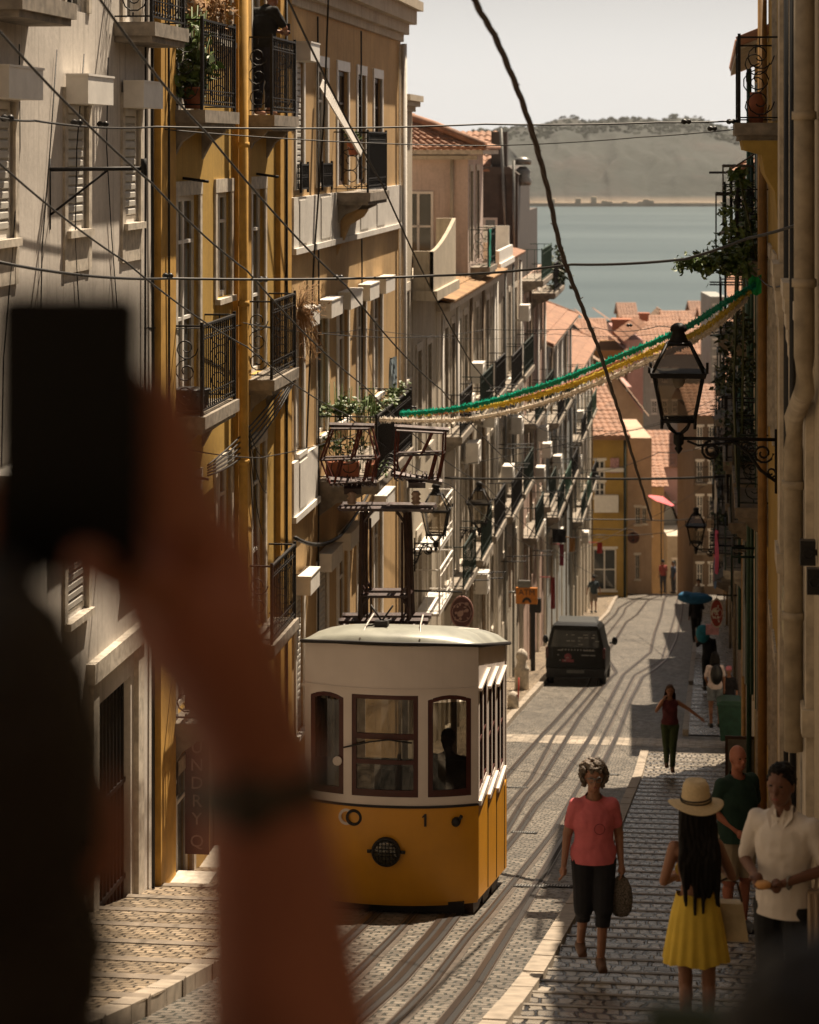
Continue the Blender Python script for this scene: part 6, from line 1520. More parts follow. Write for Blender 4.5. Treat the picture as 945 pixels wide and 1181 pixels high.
# bald man
T,J,hp = person('bald man in dark green polo shirt and beige shorts on the right pavement', 850,1072,23, PI+.55, 1.76,
  dict(elR=(.24,-.04,1.14),wrR=(.12,.14,.98),elL=(-.28,-.06,1.14),wrL=(-.25,.06,.9),chest=(0,.0,1.25),belly=(0,.03,1.06)),
  simple('skin_ruddy',(.36,.13,.075),.45,0,.1,6,.05), None, 'short', simple('dark_green_polo',(.012,.035,.022),.85,0,.15,8,.2), None, .42, .86, simple('beige_shorts',(.34,.27,.18),.85,0,.12,8,.2), .50, simple('grey_shoe',(.08,.08,.08),.6), 1.22, False, .008, headturn=-.1)
# woman in hat: seen from behind
T,J,hp = person('long-haired woman in straw hat and yellow skirt seen from behind', 803,1206,15.4, .12, 1.60,
  dict(kneeL=(-.07,.02,.49),kneeR=(.09,.0,.49),ankL=(-.07,0,.08),ankR=(.09,0,.08),elR=(.265,.03,1.16),wrR=(.16,.22,1.24),elL=(-.22,.04,1.14),wrL=(-.1,.2,1.12)),
  M_skint, M_hairb, 'long', None, None, 0, .95, None, .1, simple('pale_shoe',(.4,.35,.3),.6), .92, True, .008, headturn=.0)
q = MB(); vs=[]; n=88; rows_=[(1.07,.125),(1.02,.135),(.94,.155),(.84,.172),(.72,.19),(.62,.205),(.60,.206)]
for h,r_ in rows_:
    for j in range(n):
        a=2*PI*j/n; rr_=r_*(1+.05*((1.07-h)/.48)*math.sin(a*16+.7*math.sin(a*3))); vs.append((rr_*1.12*math.cos(a),rr_*.85*math.sin(a)-.01,h+.01*math.sin(a*5)))
q.add(vs,[(i*n+j,i*n+(j+1)%n,(i+1)*n+(j+1)%n,(i+1)*n+j) for i in range(len(rows_)-1) for j in range(n)],0,True)
lpart('skirt', q, simple('yellow_skirt',(.66,.46,.06),.85,0,.1,8,.2), T)
q = MB(); q.ell((0,.045,1.22),(.140,.11,.075),16,10); q.tube([(-.10,-.02,1.28),(-.09,.0,1.42),(-.03,.05,1.45)],.010,5); q.tube([(.10,-.02,1.28),(.09,.0,1.42),(.03,.05,1.45)],.010,5)
lpart('halter_top', q, simple('yellow_top',(.55,.36,.05),.85), T)
hat = MB(); hcx = hp(0,-.02,.07)
prof=[(.001,.165),(.04,.168),(.07,.155),(.09,.12),(.098,.06),(.105,.01),(.12,.0),(.155,-.014),(.19,-.012),(.192,-.018),(.155,-.024),(.11,-.01)]
n=40; vs=[]
for r_,h in prof:
    for j in range(n):
        a=2*PI*j/n; dip = (-.018 if h>.14 and r_<.05 else 0); vs.append(hcx+Vector((r_*math.cos(a),r_*1.12*math.sin(a),h+dip+(.02*math.cos(2*a) if r_>.15 else 0))))
hat.add(vs,[(i*n+j,i*n+(j+1)%n,(i+1)*n+(j+1)%n,(i+1)*n+j) for i in range(len(prof)-1) for j in range(n)],0,True)
ho = lpart('straw_hat', hat, simple('straw',(.55,.42,.24),.8,0,.12,60,.4), T)
q = MB(); 
for hh in (.022,.04): q.tube([hcx+Vector((.107*math.cos(2*PI*j/24),.12*math.sin(2*PI*j/24),hh+.012*math.sin(2*PI*j/24+hh*20))) for j in range(24)],.006,5,close=True)
lpart('hat_band', q, M_cable, ho)
hw = to_street(world_of(T,Vector((.24,.05,.98))))
q = MB(); q.add([tuple(hw+Vector((x,y,z))) for z,sx in ((-.24,1.0),(0,.7)) for x,y in ((-.13*sx,-.05),(.13*sx,-.05),(.13*sx,.05),(-.13*sx,.05))],[(0,3,2,1),(4,5,6,7),(0,1,5,4),(1,2,6,5),(2,3,7,6),(3,0,4,7)])
tb = thing('shoulder_bag','cream shoulder bag hanging at the right hip of the woman in straw hat','bag',(hw.x,hw.y,hw.z-.24)); part('pouch', q, simple('cream_leather',(.5,.4,.24),.6), tb)
q = MB(); q.tube([hw+Vector((-.09,0,0)),hw+Vector((-.06,0,.12)),hw+Vector((.0,0,.15)),hw+Vector((.06,0,.12)),hw+Vector((.09,0,0))],.008,5); part('strap', q, M_wood, tb)
# man in white shirt
T,J,hp = person('dark-haired man in white open-collared shirt looking down at his hands', 905,1222,14.6, PI*.80, 1.80,
  dict(head=(0,.045,1.62),elL=(-.27,-.03,1.16),wrL=(-.10,.20,1.10),elR=(.27,-.02,1.13),wrR=(.06,.24,1.12),kneeL=(-.1,0,.49),kneeR=(.1,0,.49)),
  M_skind, M_hairb, 'short', simple('white_linen',(.62,.56,.50),.85,0,.08,8,.3), None, .44, .86, simple('black_trousers',(.008,.008,.009),.8), .1, M_black, 1.0, False, .007, headturn=.12)
q = MB()
for sx in (-1,1): q.add([(0,.085,1.40),(sx*.035,.10,1.36),(sx*.085,.06,1.44),(sx*.06,.0,1.50),(sx*.03,.05,1.49)],[(0,1,2,3,4)]); q.add([(0,.09,1.405),(sx*.035,.105,1.365),(sx*.085,.065,1.445),(sx*.06,.005,1.505),(sx*.03,.055,1.495)],[(4,3,2,1,0)])
lpart('collar', q, simple('white_linen',(.62,.56,.50)), T)
q = MB(); q.ring(J['wrL']+Vector((-.02,-.03,0)),.034,.008,'u',14,5); lpart('wristwatch', q, M_metalgrey, T)
hw = to_street(world_of(T,Vector((-.02,.31,1.115)))); q = MB(); q.lathe(hw,[(.03,-.03),(.05,-.02),(.052,0),(.03,.012),(.001,.014)],12); single('pastry', q, simple('custard',(.5,.25,.08),.6), 'small round custard pastry held in the hands of the white-shirted man', 'pastry', tuple(hw))
hw = to_street(world_of(T,Vector((-.28,-.02,1.0)))); q = MB(); 
vs=[]
for i in range(10):
    for j in range(2): vs.append(tuple(hw+Vector((-.12+.027*i, -.05+.01*math.sin(i*2), (.05 if j else -.42)))))
q.box(hw.x-.13,hw.x+.13,hw.y-.05,hw.y+.03,hw.z-.42,hw.z+.04)
for i in range(7): q.tube([hw+Vector((-.12+.04*i,-.055,.03)),hw+Vector((-.11+.036*i,-.06,-.40))],.012,5)
q.tube([hw+Vector((-.08,0,.04)),hw+Vector((-.03,.05,.5)),hw+Vector((.08,0,.04))],.012,5)
single('tote_bag', q, simple('canvas',(.36,.27,.19),.9,0,.1,8,.3), 'pale canvas tote bag hanging beside the man in white shirt', 'bag', (hw.x,hw.y,hw.z-.42))
# farther pedestrians
T,J,hp = person('small figure in black walking down under a blue bundle, far right pavement', 803,741,84.5, 0.0, 1.74, dict(elR=(.26,0,1.2),wrR=(.2,.05,1.5),kneeL=(-.08,.04,.49),ankL=(-.08,-.08,.12)), M_skind, M_hairb, 'short', simple('black_cloth',(.012,.012,.014),.9), None, .9, .9, simple('black_cloth',(.012,.012,.014),.9), .08, M_black, 1.0, False, .014, False)
c = S(802,690,84.4); q = MB(); q.ell(c,(.62,.3,.2),16,8); q.ell(c+Vector((-.3,0,.05)),(.3,.25,.18),12,8); tag(single('blue_bundle', q, simple('blue_cloth',(.02,.12,.24),.8), 'rounded blue bundle carried at head height by the far figure in black', 'bundle', (c.x,c.y,c.z-.2)))
T,J,hp = person('woman in white tee, black backpack and denim skirt seen from behind', 825,838,55, .1, 1.70, dict(elR=(.22,.03,1.15),elL=(-.22,.03,1.15),wrL=(-.15,.15,1.0)), M_skint, M_hairb, 'mid', simple('white_tee',(.6,.5,.48),.85), None, .4, .9, simple('denim_grey',(.16,.18,.2),.85), .62, M_black, 1.0, True, .011, False)
q = MB(); q.ell((0,-.16,1.25),(.15,.1,.24),12,10); lpart('backpack', q, M_black, T)
T,J,hp = person('child in pink cap and dark top beside the green wheelie bin', 841,842,56.5, PI-.4, 1.5, {}, M_skint, None, 'short', simple('dark_top',(.015,.013,.015),.9), None, .5, .9, simple('dark_top',(.015,.013,.015),.9), .1, M_black, 1.0, True, .013, False)
q = MB(); q.ell(hp(0,-.01,.055),(.09,.105,.08),14,8); q.ell(hp(0,.1,.04),(.06,.07,.012),10,6); lpart('cap', q, simple('cap_pink',(.5,.16,.2),.8), T)
T,J,hp = person('person in black holding a teal bag and a pink parcel, right pavement', 817,795,68, .2, 1.72, dict(elL=(-.3,.05,1.25),wrL=(-.32,.1,1.4)), M_skint, M_hairb, 'short', simple('black_cloth',(.012,.012,.014),.9), None, .7, .9, simple('black_cloth',(.012,.012,.014),.9), .1, M_black, 1.0, False, .014, False)
c = S(811,731,67.8); q = MB(); q.ell(c,(.2,.16,.26),12,8); single('teal_bag', q, simple('teal_cloth',(.01,.16,.22),.7), 'bright teal bag held up by the person in black', 'bag', (c.x,c.y,c.z-.26))
c = S(822,726,67.6); q = MB(); q.box(c.x-.18,c.x+.18,c.y-.06,c.y+.06,c.z-.14,c.z+.14); q.box(c.x-.05,c.x+.05,c.y-.065,c.y+.065,c.z+.14,c.z+.2); single('pink_parcel', q, simple('parcel_pink',(.6,.3,.32),.7), 'pale pink square parcel beside the teal bag', 'parcel', (c.x,c.y,c.z-.14))
T,J,hp = person('lone man in dark tee and shorts on the far left pavement', 685,706,114, .2, 1.75, dict(elL=(-.28,0,1.15),wrL=(-.32,.0,.95),elR=(.28,0,1.15),wrR=(.32,0,.95)), M_skint, M_hairb, 'short', simple('slate_tee',(.03,.045,.055),.85), None, .4, .88, simple('sand_shorts',(.18,.15,.12),.85), .52, M_black, 1.05, False, .015, False)
for i,(px,py,D,col,lb) in enumerate(((765,683,126,(.3,.06,.05),'far pedestrian in dull red top near the brow of the street'),(806,716,98,(.35,.3,.25),'far pedestrian in pale top against the right-hand houses'),(777,684,129,(.05,.07,.12),'far pedestrian in navy clothes at the brow of the street'))):
    person(lb, px, py, D, (.3,PI,2.)[i], 1.7, {}, M_skint, M_hairb, 'short', simple('far_top_%s'%('red','pale','navy')[i],col,.85), None, .4, .9, simple('far_trousers',(.05,.05,.06),.85), .1, M_black, 1, bool(i%2), .018, False)
# man on the balcony with a phone
c = S(300,130,32.6)
T,J,hp = person('man in black tee leaning over the upper iron balcony reading his phone', 305,130,32.2, -PI/2+.9, 1.75, dict(chest=(0,.05,1.25),head=(0,.16,1.57),neck=(0,.07,1.46),elR=(.24,.14,1.16),wrR=(.08,.34,1.12),elL=(-.24,.14,1.16),wrL=(-.06,.36,1.13)), M_skint, M_hairb, 'short', simple('black_tee',(.01,.01,.01),.9), None, .4, .9, simple('dark_jeans',(.02,.02,.03),.9), .1, None, 1.08, False, .009, ground=.43)
hw = to_street(world_of(T,Vector((.01,.46,1.17)))); q = MB(); q.box(hw.x-.035,hw.x+.035,hw.y-.006,hw.y+.006,hw.z-.07,hw.z+.07); single('phone', q, M_black, 'small black phone in the hands of the man on the balcony', 'phone', (hw.x,hw.y,hw.z-.07))
# driver and passenger in the tram
person('driver silhouette standing at the right front window of the tram', 517,1010,26.1, PI*.9, 1.62, dict(elR=(.25,.1,1.15),wrR=(.1,.3,1.1)), M_skind, M_hairb, 'short', simple('driver_shirt',(.02,.022,.03),.9), None, .5, .9, simple('driver_trousers',(.01,.01,.012),.9), .1, M_black, 1.15, False, .011, False, ground=-7.9)
person('passenger seated figure seen dimly through the middle tram window', 433,1010,27.6, PI, 1.5, dict(kneeL=(-.1,.38,.9),kneeR=(.1,.38,.9),ankL=(-.1,.42,.5),ankR=(.1,.42,.5)), M_skint, M_hairb, 'short', simple('dull_blue_shirt',(.06,.07,.09),.9), None, .5, .9, simple('driver_trousers',(.01,.01,.012),.9), .1, M_black, 1.0, False, .013, False, ground=-8.5)

# ---------------------------------------------------------------- foreground man photographing (very near, out of focus)
def C(px,py,D): return S(px,py,D)
gz = ZR(1.2)
hd = C(-50,935,1.2)
T = thing('person', 'blurred foreground man in dark clothes holding a phone up with both hands', 'person', (hd.x,hd.y,gz))
b = MB()
b.ell(hd,(.078,.095,.115),20,14); b.ell(hd+Vector((.0,.06,-.06)),(.055,.06,.06),12,8); b.cone(hd-Vector((0,.0,.1)),hd-Vector((.01,.03,.24)),.06,.075)
chest = hd+Vector((-.0,-.02,-.42)); b.ell(chest,(.2,.14,.26),16,12); b.ell(chest-Vector((0,0,.35)),(.18,.14,.3),16,12)
shR = C(120,1350,1.28); shL = hd+Vector((-.25,.0,-.27)); b.cone(shR,hd+Vector((0,-.02,-.27)),.065,.08); b.cone(shL,hd+Vector((0,-.02,-.27)),.065,.08)
elR = C(352,1345,1.42); wrR = C(296,868,1.42); b.cone(shR,elR,.055,.046,16); b.cone(elR,elR.lerp(wrR,.35),.054,.051,16); b.cone(elR.lerp(wrR,.35),wrR,.051,.035,16)
palm = C(236,715,1.37); b.cone(wrR,palm,.034,.040,14); b.ell(palm+Vector((-.008,0,.014)),(.046,.026,.066),12,10,rot=Matrix.Rotation(-.25,3,'Y'))
fx = [((232,640),(205,600),(168,590)),((236,600),(206,548),(168,535)),((230,565),(205,498),(166,482)),((220,560),(196,462),(160,440))]
for i,(p0,p1,p2) in enumerate(fx): b.tube([palm,C(*p0,1.385),C(*p1,1.32),C(*p2,1.29)],[.016,.0135,.0125,.010],8)
b.tube([palm,C(205,700,1.37),C(150,672,1.29),C(92,650,1.255)],[.019,.0165,.0145,.011],8)
# left arm supports the phone from below
elL = C(-190,1150,1.3); wrL = C(-50,760,1.34); pl = C(-8,690,1.35); b.cone(shL,elL,.055,.044); b.cone(elL,wrL,.044,.03); b.cone(wrL,pl,.028,.03)
for (x,y) in ((18,662),(-12,640),(-14,600),(-12,560)): b.tube([pl,C((x-20),(y+10),1.31),C(x,y,1.285)],[.012,.010,.008],8)
for s_ in (-.1,.1): b.cone(chest+Vector((s_,0,-.55)),Vector((chest.x+s_*1.1,chest.y,gz+.5)),.09,.06); b.cone(Vector((chest.x+s_*1.1,chest.y,gz+.5)),Vector((chest.x+s_*1.1,chest.y,gz+.08)),.058,.04); b.cone(Vector((chest.x+s_*1.1,chest.y,gz+.04)),Vector((chest.x+s_*1.1,chest.y+.16,gz+.035)),.04,.03)
# nose and ear
b.ell(hd+Vector((.0,.1,-.02)),(.014,.02,.018),8,6); b.ell(hd+Vector((.08,0,-.01)),(.01,.02,.03),8,6)
o_ = T['org']; bk = bake(b,.006,2)
body = part('body', bk, simple('skin_arm',(.40,.165,.115),.6,0,.08,14,.03,.3), T)
def fgclothes(e):
    q = MB(); q.cone(hd+Vector((0,-.03,-.17)),chest+Vector((0,0,.15)),.072,.13); q.ell(chest,(.2+e,.14+e,.26+e),16,12); q.ell(chest-Vector((0,0,.3)),(.185+e,.145+e,.3),16,12); q.cone(shR,hd+Vector((0,-.02,-.29)),.065+e,.08+e); q.cone(shL,hd+Vector((0,-.02,-.29)),.065+e,.08+e)
    q.cone(shR,shR.lerp(elR,.75),.058+e,.052+e,14); q.cone(shL,shL.lerp(elL,.8),.058+e,.052+e,14); return q
part('shirt', bake(fgclothes(.014),.01,2), simple('black_shirt',(.010,.006,.005),.9), T)
q = MB(); 
for s_ in (-.1,.1): q.cone(chest+Vector((s_,0,-.5)),Vector((chest.x+s_*1.1,chest.y,gz+.5)),.11,.08); q.cone(Vector((chest.x+s_*1.1,chest.y,gz+.5)),Vector((chest.x+s_*1.1,chest.y,gz+.12)),.08,.07)
part('trousers', bake(q,.014,2), simple('black_trousers',(.008,.008,.009)), T)
q = MB(); q.ell(hd+Vector((-.006,-.022,.02)),(.09,.1,.118),18,12); q.ell(hd+Vector((0,-.02,-.07)),(.086,.085,.09),14,10); part('hair', bake(q,.007,1,[(hd+Vector((.0,.095,.0)),(.0,1,-.3))],disp=lambda co,no: no*.005*noise.noise(co*60)), simple('hair_dark',(.010,.006,.004),.6), T)
q = MB(); d=(wrR-elR).normalized(); cc_ = wrR-d*.02
pts=[]; x_=d.cross(Vector((0,1,0))).normalized(); y_=d.cross(x_)
for sgn in (-1,0,1): q.tube([cc_+d*(.007*sgn)+x_*(.037*math.cos(a*PI/8))+y_*(.034*math.sin(a*PI/8)) for a in range(16)],.0045,6,close=True)
fc = cc_-y_*.036 if (cc_-y_*.036).y < cc_.y else cc_+y_*.036
q.ell(fc,(.019,.007,.019),14,8); part('wristwatch', q, simple('watch_strap',(.06,.055,.05),.45,.4), T)
ph = C(79,500,1.27); q = MB(); hw_,hh_,th_=.0415,.077,.0045; rr_=.011; outl=[]
for cx_,cz_,a0 in ((hw_-rr_,hh_-rr_,0),(-hw_+rr_,hh_-rr_,PI/2),(-hw_+rr_,-hh_+rr_,PI),(hw_-rr_,-hh_+rr_,1.5*PI)):
    for k in range(5): a=a0+k*PI/8; outl.append((ph.x+cx_+rr_*math.cos(a), ph.z+cz_+rr_*math.sin(a)))
q.prism(outl,'v',ph.y-th_,ph.y+th_); t2 = thing('phone','large black smartphone raised in the foreground at upper left','phone',(ph.x,ph.y,ph.z-hh_)); part('case', q, simple('phone_case',(.004,.003,.003),.6,0,.2,12,0,.15), t2)
q = MB(); q.box(ph.x-hw_+.004,ph.x+hw_-.004,ph.y-th_-.0008,ph.y-th_-.0002,ph.z-hh_+.006,ph.z+hh_-.006); part('screen', q, glassm('phone_screen',(.002,.002,.002),.4,.1), t2)
# second blurred onlooker, lower right corner
hd2 = C(972,1290,1.75); gz2=ZR(1.75)
T = thing('person','blurred foreground onlooker with dark hair and mauve top in the lower right corner','person',(hd2.x,hd2.y,gz2))
b = MB(); b.ell(hd2,(.078,.095,.115),16,12); b.cone(hd2-Vector((0,0,.1)),hd2-Vector((0,.0,.25)),.055,.08); ch2=hd2+Vector((0,0,-.45)); b.ell(ch2,(.18,.13,.25),14,10); b.ell(ch2-Vector((0,0,.35)),(.17,.13,.25),14,10)
s2 = hd2+Vector((-.19,0,-.29)); s3=hd2+Vector((.19,0,-.29)); b.cone(s2,s3,.055,.055); e2=s2+Vector((-.1,.1,-.12)); w2_=C(800,1445,1.8); b.cone(s2,e2,.05,.04); b.cone(e2,w2_,.038,.027); b.ell(w2_+Vector((0,.03,.04)),(.03,.02,.045),10,8)
for i in range(4): b.tube([w2_+Vector((-.02+.014*i,.03,.06)),w2_+Vector((-.022+.015*i,.05,.1)),w2_+Vector((-.02+.014*i,.035,.125))],.008,6)
b.tube([w2_+Vector((.02,.02,.03)),w2_+Vector((.04,.02,.07))],.010,6)
e3=s3+Vector((.08,.02,-.28)); b.cone(s3,e3,.05,.04); b.cone(e3,e3+Vector((-.08,.2,-.1)),.038,.027); b.ell(e3+Vector((-.1,.25,-.12)),(.03,.04,.03),8,6)
for s_ in (-.1,.1): b.cone(ch2+Vector((s_,0,-.5)),Vector((ch2.x+s_,ch2.y,gz2+.08)),.09,.045)
part('body', bake(b,.009,2), M_skind, T)
q = MB(); q.ell(ch2,(.2,.15,.27),14,10); q.ell(ch2-Vector((0,0,.32)),(.19,.15,.27),14,10); q.cone(s2,s3,.07,.07); q.cone(s2,e2,.066,.06); q.cone(s3,e3,.066,.06); q.cone(hd2-Vector((0,0,.33)),hd2-Vector((0,0,.22)),.1,.07)
part('shirt', bake(q,.012,2), simple('mauve_top',(.12,.085,.09),.9), T)
q = MB(); 
for s_ in (-.1,.1): q.cone(ch2+Vector((s_,0,-.45)),Vector((ch2.x+s_,ch2.y,gz2+.12)),.11,.07)
part('trousers', bake(q,.014,2), simple('black_trousers',(.008,.008,.009)), T)
q = MB(); q.ell(hd2+Vector((0,-.02,.02)),(.1,.11,.12),16,12); q.ell(hd2+Vector((0,-.03,-.1)),(.09,.08,.1),14,10); part('hair', bake(q,.009,1,[(hd2+Vector((0,.06,0)),(0,1,-.3))],disp=lambda co,no: no*.006*noise.noise(co*60)), M_hairb, T)
q = MB(); w3=w2_+Vector((-.0,.06,.09)); q.box(w3.x-.038,w3.x+.038,w3.y-.005,w3.y+.005,w3.z-.075,w3.z+.075); single('phone', q, simple('mint_case',(.07,.10,.08),.5), 'blurred phone in pale green case near the lower edge of the hat woman', 'phone', (w3.x,w3.y,w3.z-.075))
# ================================================================ FAR TOWN
def fbox(name, label, px0, px1, py_top, D, col, depth=8, base=None, windows=(), roof=None, frame=None, rz=None, roofmat=None, over=.3, rh=None, door=None):
    """house facing the camera: its front runs across between two pixel columns at distance D"""
    a = W(*S(px0,py_top,D)); b = W(*S(px1,py_top,D)); top=a.z
    o = bpy.data.objects.new(name,None); COL.objects.link(o); bz = base if base is not None else top-14
    o.location=(a.x,a.y,bz); tag(o,label,'building'); w_=(b-a).length; h=top-bz
    mb = MB(); ops=[]; sc=D/F
    for (x0,x1,y0,y1) in windows: ops.append(((x0-px0)*sc,(x1-px0)*sc, h-(y1-py_top)*sc, h-(y0-py_top)*sc))
    xs=sorted(set([0,w_]+[x for p in ops for x in p[:2]])); zs_=sorted(set([-3,h]+[z for p in ops for z in p[2:]]))
    for x0,x1 in zip(xs,xs[1:]):
        for z0,z1 in zip(zs_,zs_[1:]):
            mx,mz=(x0+x1)/2,(z0+z1)/2
            if any(p[0]<mx<p[1] and p[2]<mz<p[3] for p in ops): continue
            mb.quad((x0,0,z0),(x1,0,z0),(x1,0,z1),(x0,0,z1))
    for p in ops:
        x0,x1,z0,z1=p; d=.18
        mb.quad((x0,0,z0),(x0,d,z0),(x0,d,z1),(x0,0,z1)); mb.quad((x1,0,z0),(x1,0,z1),(x1,d,z1),(x1,d,z0)); mb.quad((x0,0,z1),(x0,d,z1),(x1,d,z1),(x1,0,z1)); mb.quad((x0,0,z0),(x1,0,z0),(x1,d,z0),(x0,d,z0)); mb.quad((x0,d+.02,z0),(x1,d+.02,z0),(x1,d+.02,z1),(x0,d+.02,z1))
    mb.quad((0,0,-3),(0,0,h),(0,depth,h),(0,depth,-3)); mb.quad((w_,0,-3),(w_,depth,-3),(w_,depth,h),(w_,0,h)); mb.quad((0,depth,-3),(0,depth,h),(w_,depth,h),(w_,depth,-3)); mb.quad((0,0,h),(w_,0,h),(w_,depth,h),(0,depth,h))
    lpart('wall', mb, col, o)
    for i,p in enumerate(ops):
        x0,x1,z0,z1=p; f=MB(); t=min(.07,(x1-x0)*.14); f.box(x0-.08,x1+.08,-.03,.02,z1,z1+.12); f.box(x0-.08,x1+.08,-.06,.02,z0-.08,z0)
        f.box(x0,x0+t,.05,.1,z0,z1); f.box(x1-t,x1,.05,.1,z0,z1); f.box(x0+t,x1-t,.05,.1,z0,z0+t); f.box(x0+t,x1-t,.05,.1,z1-t,z1); f.box((x0+x1)/2-t/2,(x0+x1)/2+t/2,.052,.098,z0+t,z1-t); f.box(x0+t,x1-t,.054,.09,(z0+z1)/2-t*.4,(z0+z1)/2+t*.4)
        wo = lpart('window', f, frame or M_white, o); g=MB(); g.box(x0+t*.5,x1-t*.5,.07,.08,z0+t*.5,z1-t*.5); lpart('pane', g, M_glass, wo)
    r = MB(); rh_ = rh or min(w_,depth)*.22
    if roof=='gable_front':   # gable end faces the camera
        for sx in (0,1): 
            e=(-over if sx==0 else w_+over); tile_field(r,(e,-over,h-.1),(e,depth,h-.1),(w_/2,-over,h+rh_),.35,.5)
        r.tube([(w_/2,-over,h+rh_+.03),(w_/2,depth,h+rh_+.03)],.1,6)
        g=MB(); g.prism([(0,h),(w_,h),(w_/2,h+rh_-.1)],'v',.0,.05); lpart('gable', g, col, o)
    elif roof=='slope':       # plane falling towards the camera
        tile_field(r,(-over,-over,h-.05),(w_+over,-over,h-.05),(-over,depth*.6,h+rh_),.35,.5); 
        r.add([(-over,depth*.6,h+rh_),(w_+over,depth*.6,h+rh_),(w_+over,depth*1.1,h-.05),(-over,depth*1.1,h-.05)],[(0,1,2,3)])
    elif roof=='left': tile_field(r,(-over,-over,h-.1),(-over,depth,h-.1),(w_+over,-over,h+rh_),.35,.5)
    elif roof=='right': tile_field(r,(w_+over,-over,h-.1),(w_+over,depth,h-.1),(-over,-over,h+rh_),.35,.5)
    elif roof=='hip':
        m=w_/2; p=[(-over,-over,h),(w_+over,-over,h),(w_+over,depth+over,h),(-over,depth+over,h),(m*.7,depth*.5,h+rh_),(m*1.3,depth*.5,h+rh_)]
        tile_field(r,(-over,-over,h),(w_+over,-over,h),(-over,depth*.5,h+rh_),.35,.5) if w_<4 else None
        r.add(p,[(0,1,5,4),(1,2,5),(2,3,4,5),(3,0,4)])
        for a_,b_ in ((0,4),(1,5),(4,5)): r.tube([p[a_],p[b_]],.1,5)
    if r.v: lpart('roof', r, roofmat or M_tile, o)
    return o
P_or = plaster('orange_render',(.50,.27,.10),.4); P_sal = plaster('salmon_render',(.50,.37,.27),.4); P_pk2=plaster('rose_render',(.50,.30,.27),.4); P_gy=plaster('pale_grey_render',(.34,.34,.32),.5); P_ylf=plaster('far_yellow_render',(.42,.27,.07),.5)
# house closing the bend
zb_ = ZR(126)-1.0
o = fbox('yellow_end_house','yellow house with dark double door closing the view at the street bend',680,724,500,127.0,P_ylf,9,zb_,[(686,698,531,552),(686,698,556,574),(684,711,633,681)],None)
r = MB(); a=W(*S(680,500,127)); h=a.z-zb_; w_=44*127/F; tile_field(r,(-.5,-.7,h-.05),(w_*1.05,-.7,h-.05),(-1.4,5,h+2.2),.3,.45); r.prism([(-.5,h-.25),(w_*1.05,h-.25),(w_*1.05,h-.05),(-.5,h-.05)],'v',-.7,.1); lpart('roof', r, M_tile, o)
q = MB(); q.box((704-680)*127/F,(714-680)*127/F,-.12,-.05,h-(545-500)*127/F,h-(528-500)*127/F); lpart('mosaic_panel', q, simple('mosaic',(.36,.2,.2),.7,0,.7,14,.3), o)
q = MB(); q.tube([(w_-.15,-.12,h-.2),(w_-.15,-.12,0)],.07,6); lpart('drainpipe', q, M_irongreen, o)
q = MB(); q.box(.25,1.5,-.35,-.003,h-4.1,h-3.2); lpart('balcony_box', q, M_white, o); q = MB(); q.box(.2,w_-.1,-.15,-.002,h-2.0,h-1.8); lpart('string_course', q, M_white, o)
fbox('salmon_house','salmon house wall with an arched roofline right of the yellow end house',724,752,505,131,P_sal,9,zb_-1.5,[(733,739,585,605),(741,746,586,604),(733,738,640,668)],None)
fbox('red_roofed_house','pale house with broad orange gable roof behind the yellow end house',676,742,478,150,P_sal,10,-34,[],'gable_front',rh=2.6,roofmat=M_tileb)
fbox('orange_house','orange rendered house with small white window above the roofs',676,724,404,190,P_or,10,-40,[(703,715,437,450)],'right',rh=2.6)
fbox('orange_side_house','pinkish side wall house stepping right of the orange house',724,742,392,188,P_pk2,9,-40,[],'left',rh=1.2)
fbox('chimney_house','rose coloured block with chimney pots beside the orange roofs',708,730,378,215,P_pk2,6,-40,[],None)
fbox('pale_hip_house','grey white house with shallow orange roof behind the rose chimney',726,775,398,235,P_gy,10,-44,[(735,741,420,430),(752,758,420,430)],'slope',rh=2.5)
fbox('left_orange_roof','low white house with tiled roof at the left edge of the far town',640,672,384,165,P_greyb,9,-38,[(648,654,396,408)],'right',rh=1.8)
fbox('lower_orange_roof','small house with bright orange roof below the grey blue wall',642,668,425,150,P_sal,8,-36,[],'slope',rh=1.6)
fbox('brown_town_house','brownish house seen between the tinsel and the yellow end house',660,690,452,140,P_tan,8,-32,[(668,674,470,484),(680,685,470,484)],'right',rh=1.4)
gw = [(x,x+6,y,y+15) for y in (425,462,500,540,580) for x in (752,764,776,806,818)]
fbox('grey_apartment_block','long pale grey apartment block behind the big lantern',744,838,408,205,P_gy,12,-44,gw,'slope',rh=2.2)
fbox('shaded_lower_house','brown shaded house under the grey block at the end of the street',742,766,560,158,P_tan,8,-36,[(747,752,600,618)],'slope',rh=1.2)
fbox('pink_tile_house','rose house with small tiled roof slope, right of street end',752,786,538,172,P_pk2,8,-38,[(760,766,580,600),(772,778,580,600)],'slope',rh=2.0)
fbox('street_end_house','cream house with yellow door closing the lower end of the street',770,812,618,165,P_cream,8,-36,[(776,786,645,682),(797,808,634,684)],None)
fbox('terracotta_block','terracotta pink block with red roof among the far right roofs',770,800,388,260,P_pk2,9,-45,[(778,782,402,410),(788,792,402,410)],'slope',rh=2.4)
fbox('right_orange_roof','house with orange roof touching the right row beyond the lantern',795,836,402,230,P_gy,9,-44,[(802,807,416,428),(815,820,416,428)],'slope',rh=2.6)
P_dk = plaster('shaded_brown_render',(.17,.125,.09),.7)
fbox('terrace_block','pale roof terrace block below the trailing vine',820,838,342,175,P_gy,6,-34,[(x,x+4,y,y+9) for x in (823,831) for y in (352,372,392,412,432)],None)
